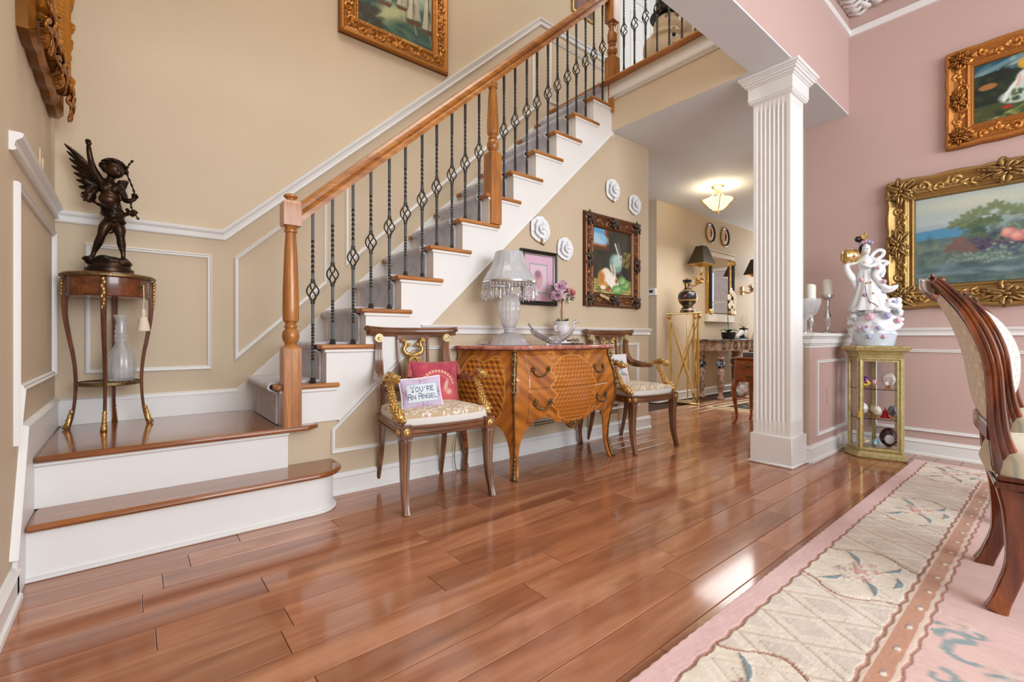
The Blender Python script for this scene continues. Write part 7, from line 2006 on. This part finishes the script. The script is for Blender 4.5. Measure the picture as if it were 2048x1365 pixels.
def flower(px, py, y, r, k, nn=7):
    mb = MB(); c = Vector(P3(px, py, y))
    for ring, (m_, q) in enumerate([(nn, 1), (nn - 2, .6)]):
        for j in range(m_):
            a = 2*PI*j/m_ + ring*.4
            mb.ell(c + Vector((r*q*.58*math.cos(a), -ring*.005 + .003*math.sin(a*3), r*q*.58*math.sin(a))), (r*q*.46, .0035, r*q*.34), 10, 5, rot=Matrix.Rotation(-a, 3, 'Y') @ Matrix.Rotation(.5, 3, 'Z'))
    mb.ell(c + Vector((0, -.01, 0)), (r*.2, .006, r*.2), 8, 5)
    mb.build('applied_flower', M['f' + k], t, ang=180)
for f in [(1704, 620, -.055, .026, 'l'), (1733, 635, -.10, .033, 'p'), (1767, 634, -.085, .026, 'l'), (1787, 643, -.05, .022, 'p'), (1712, 657, -.085, .017, 'p'), (1720, 658, -.09, .017, 'l'), (1728, 654, -.095, .013, 'p'), (1750, 657, -.10, .018, 'l'), (1731, 674, -.105, .018, 'l'), (1760, 674, -.095, .018, 'p'), (1781, 609, -.045, .022, 'l'), (1768, 604, -.04, .014, 'p'), (1716, 561, -.062, .017, 'p'), (1761, 567, -.07, .017, 'p'), (1723, 592, -.075, .016, 'm'), (1787, 626, -.045, .016, 'b'), (1702, 640, -.06, .016, 'b'),
          (1727, 568, -.058, .009, 'g', 5), (1735, 567, -.058, .009, 'g', 5), (1740, 589, -.072, .010, 'g', 5), (1714, 487, -.018, .012, 'l'), (1719, 485, -.028, .014, 'p'), (1725, 484, -.032, .014, 'p'), (1731, 484.5, -.030, .013, 'l'), (1737, 487, -.020, .012, 'l'), (1702, 513, -.075, .014, 'm'), (1750, 540, -.07, .012, 'p'), (1722, 527, -.07, .009, 'g', 5)]: flower(*f)
MB().tube(spline([P3(1724, 572, -.066), P3(1728, 595, -.082), P3(1738, 615, -.095), P3(1746, 628, -.10)], 5), .0025, 6).tube(spline([P3(1734, 606, -.09), P3(1745, 612, -.095), P3(1757, 626, -.09)], 5), .0025, 6).build('painted_branch', mat('plum_branch', sc(130, 70, 86), .3), t)

# ------------------------------------------------------------------ CANDLESTICKS ON THE HALF WALL
CZ = .886
tr = MB().lathe([(.001, .0), (.085, .0), (.10, .004), (.098, .007), (.08, .004), (.001, .004)], n=32, sy=.75).build('tray', M['silver'], loc=(4.22, 1.225, CZ))
tag(tr, 'low oval silver tray under the right candlestick on the half wall', 'tray')
def candlestick(label, x, y, z, s, ch_, tilt):
    t = thing('candlestick', label, 'candlestick', (x, y, z), 0, 'silver candlesticks on the half wall')
    MB().lathe([(.001, 0), (.052, 0), (.054, .004), (.046, .010), (.030, .016), (.014, .024), (.010, .034), (.016, .05*s), (.024, .085*s), (.022, .105*s), (.012, .125*s), (.010, .15*s), (.015, .16*s), (.010, .17*s), (.012, .195*s), (.030, .205*s), (.045, .212*s), (.046, .226*s), (.040, .226*s), (.038, .216*s), (.001, .216*s)], n=32, mod=lambda th, q, i: 1 + (.05*math.cos(th*8) if .04 < q < .2*s else 0)).build('holder', M['silver'], t)
    c = thing('candle', label.replace('silver candlestick', 'thick ivory candle in the') + '' if 0 else ('taller' if s > 1.2 else 'shorter') + ' ivory pillar candle, ' + ('right' if s > 1.2 else 'left') + ' one on the half wall', 'candle', (x, y, z + .2165*s), 0, 'ivory candles on the half wall')
    mb = MB(Matrix.Rotation(tilt, 4, 'Y')); vs = mb.lathe([(.001, 0), (.033, 0), (.0335, .02), (.033, ch_ - .006), (.031, ch_), (.022, ch_ - .004), (.001, ch_ - .008)], n=28)
    V = mb.v[-1]; k = V[:, 2] > ch_*.7; V[k, 2] += -V[k, 0]*.3
    mb.build('wax', M['wax'], c); MB().tube([(0, 0, ch_ - .01), (.002, 0, ch_ + .006)], .0015, 6).build('wick', M['black'], c)
candlestick('shorter silver candlestick on the half wall next to the column', 3.86, 1.225, CZ, 1.05, .125, .03)
candlestick('taller silver candlestick on the oval tray on the half wall', 4.23, 1.225, CZ + .005, 1.32, .125, -.06)
t = thing('crystal_compote', 'cut crystal footed bowl on the half wall half hidden by the column', 'bowl', (3.70, 1.21, CZ))
MB().lathe([(.001, 0), (.05, 0), (.05, .006), (.014, .018), (.012, .09), (.03, .11), (.075, .14), (.095, .20), (.100, .24), (.094, .24), (.085, .19), (.06, .15), (.001, .13)], n=40, mod=lambda th, z, i: 1 + .03*math.cos(th*16)).build('bowl_body', M['crystal2'], t)
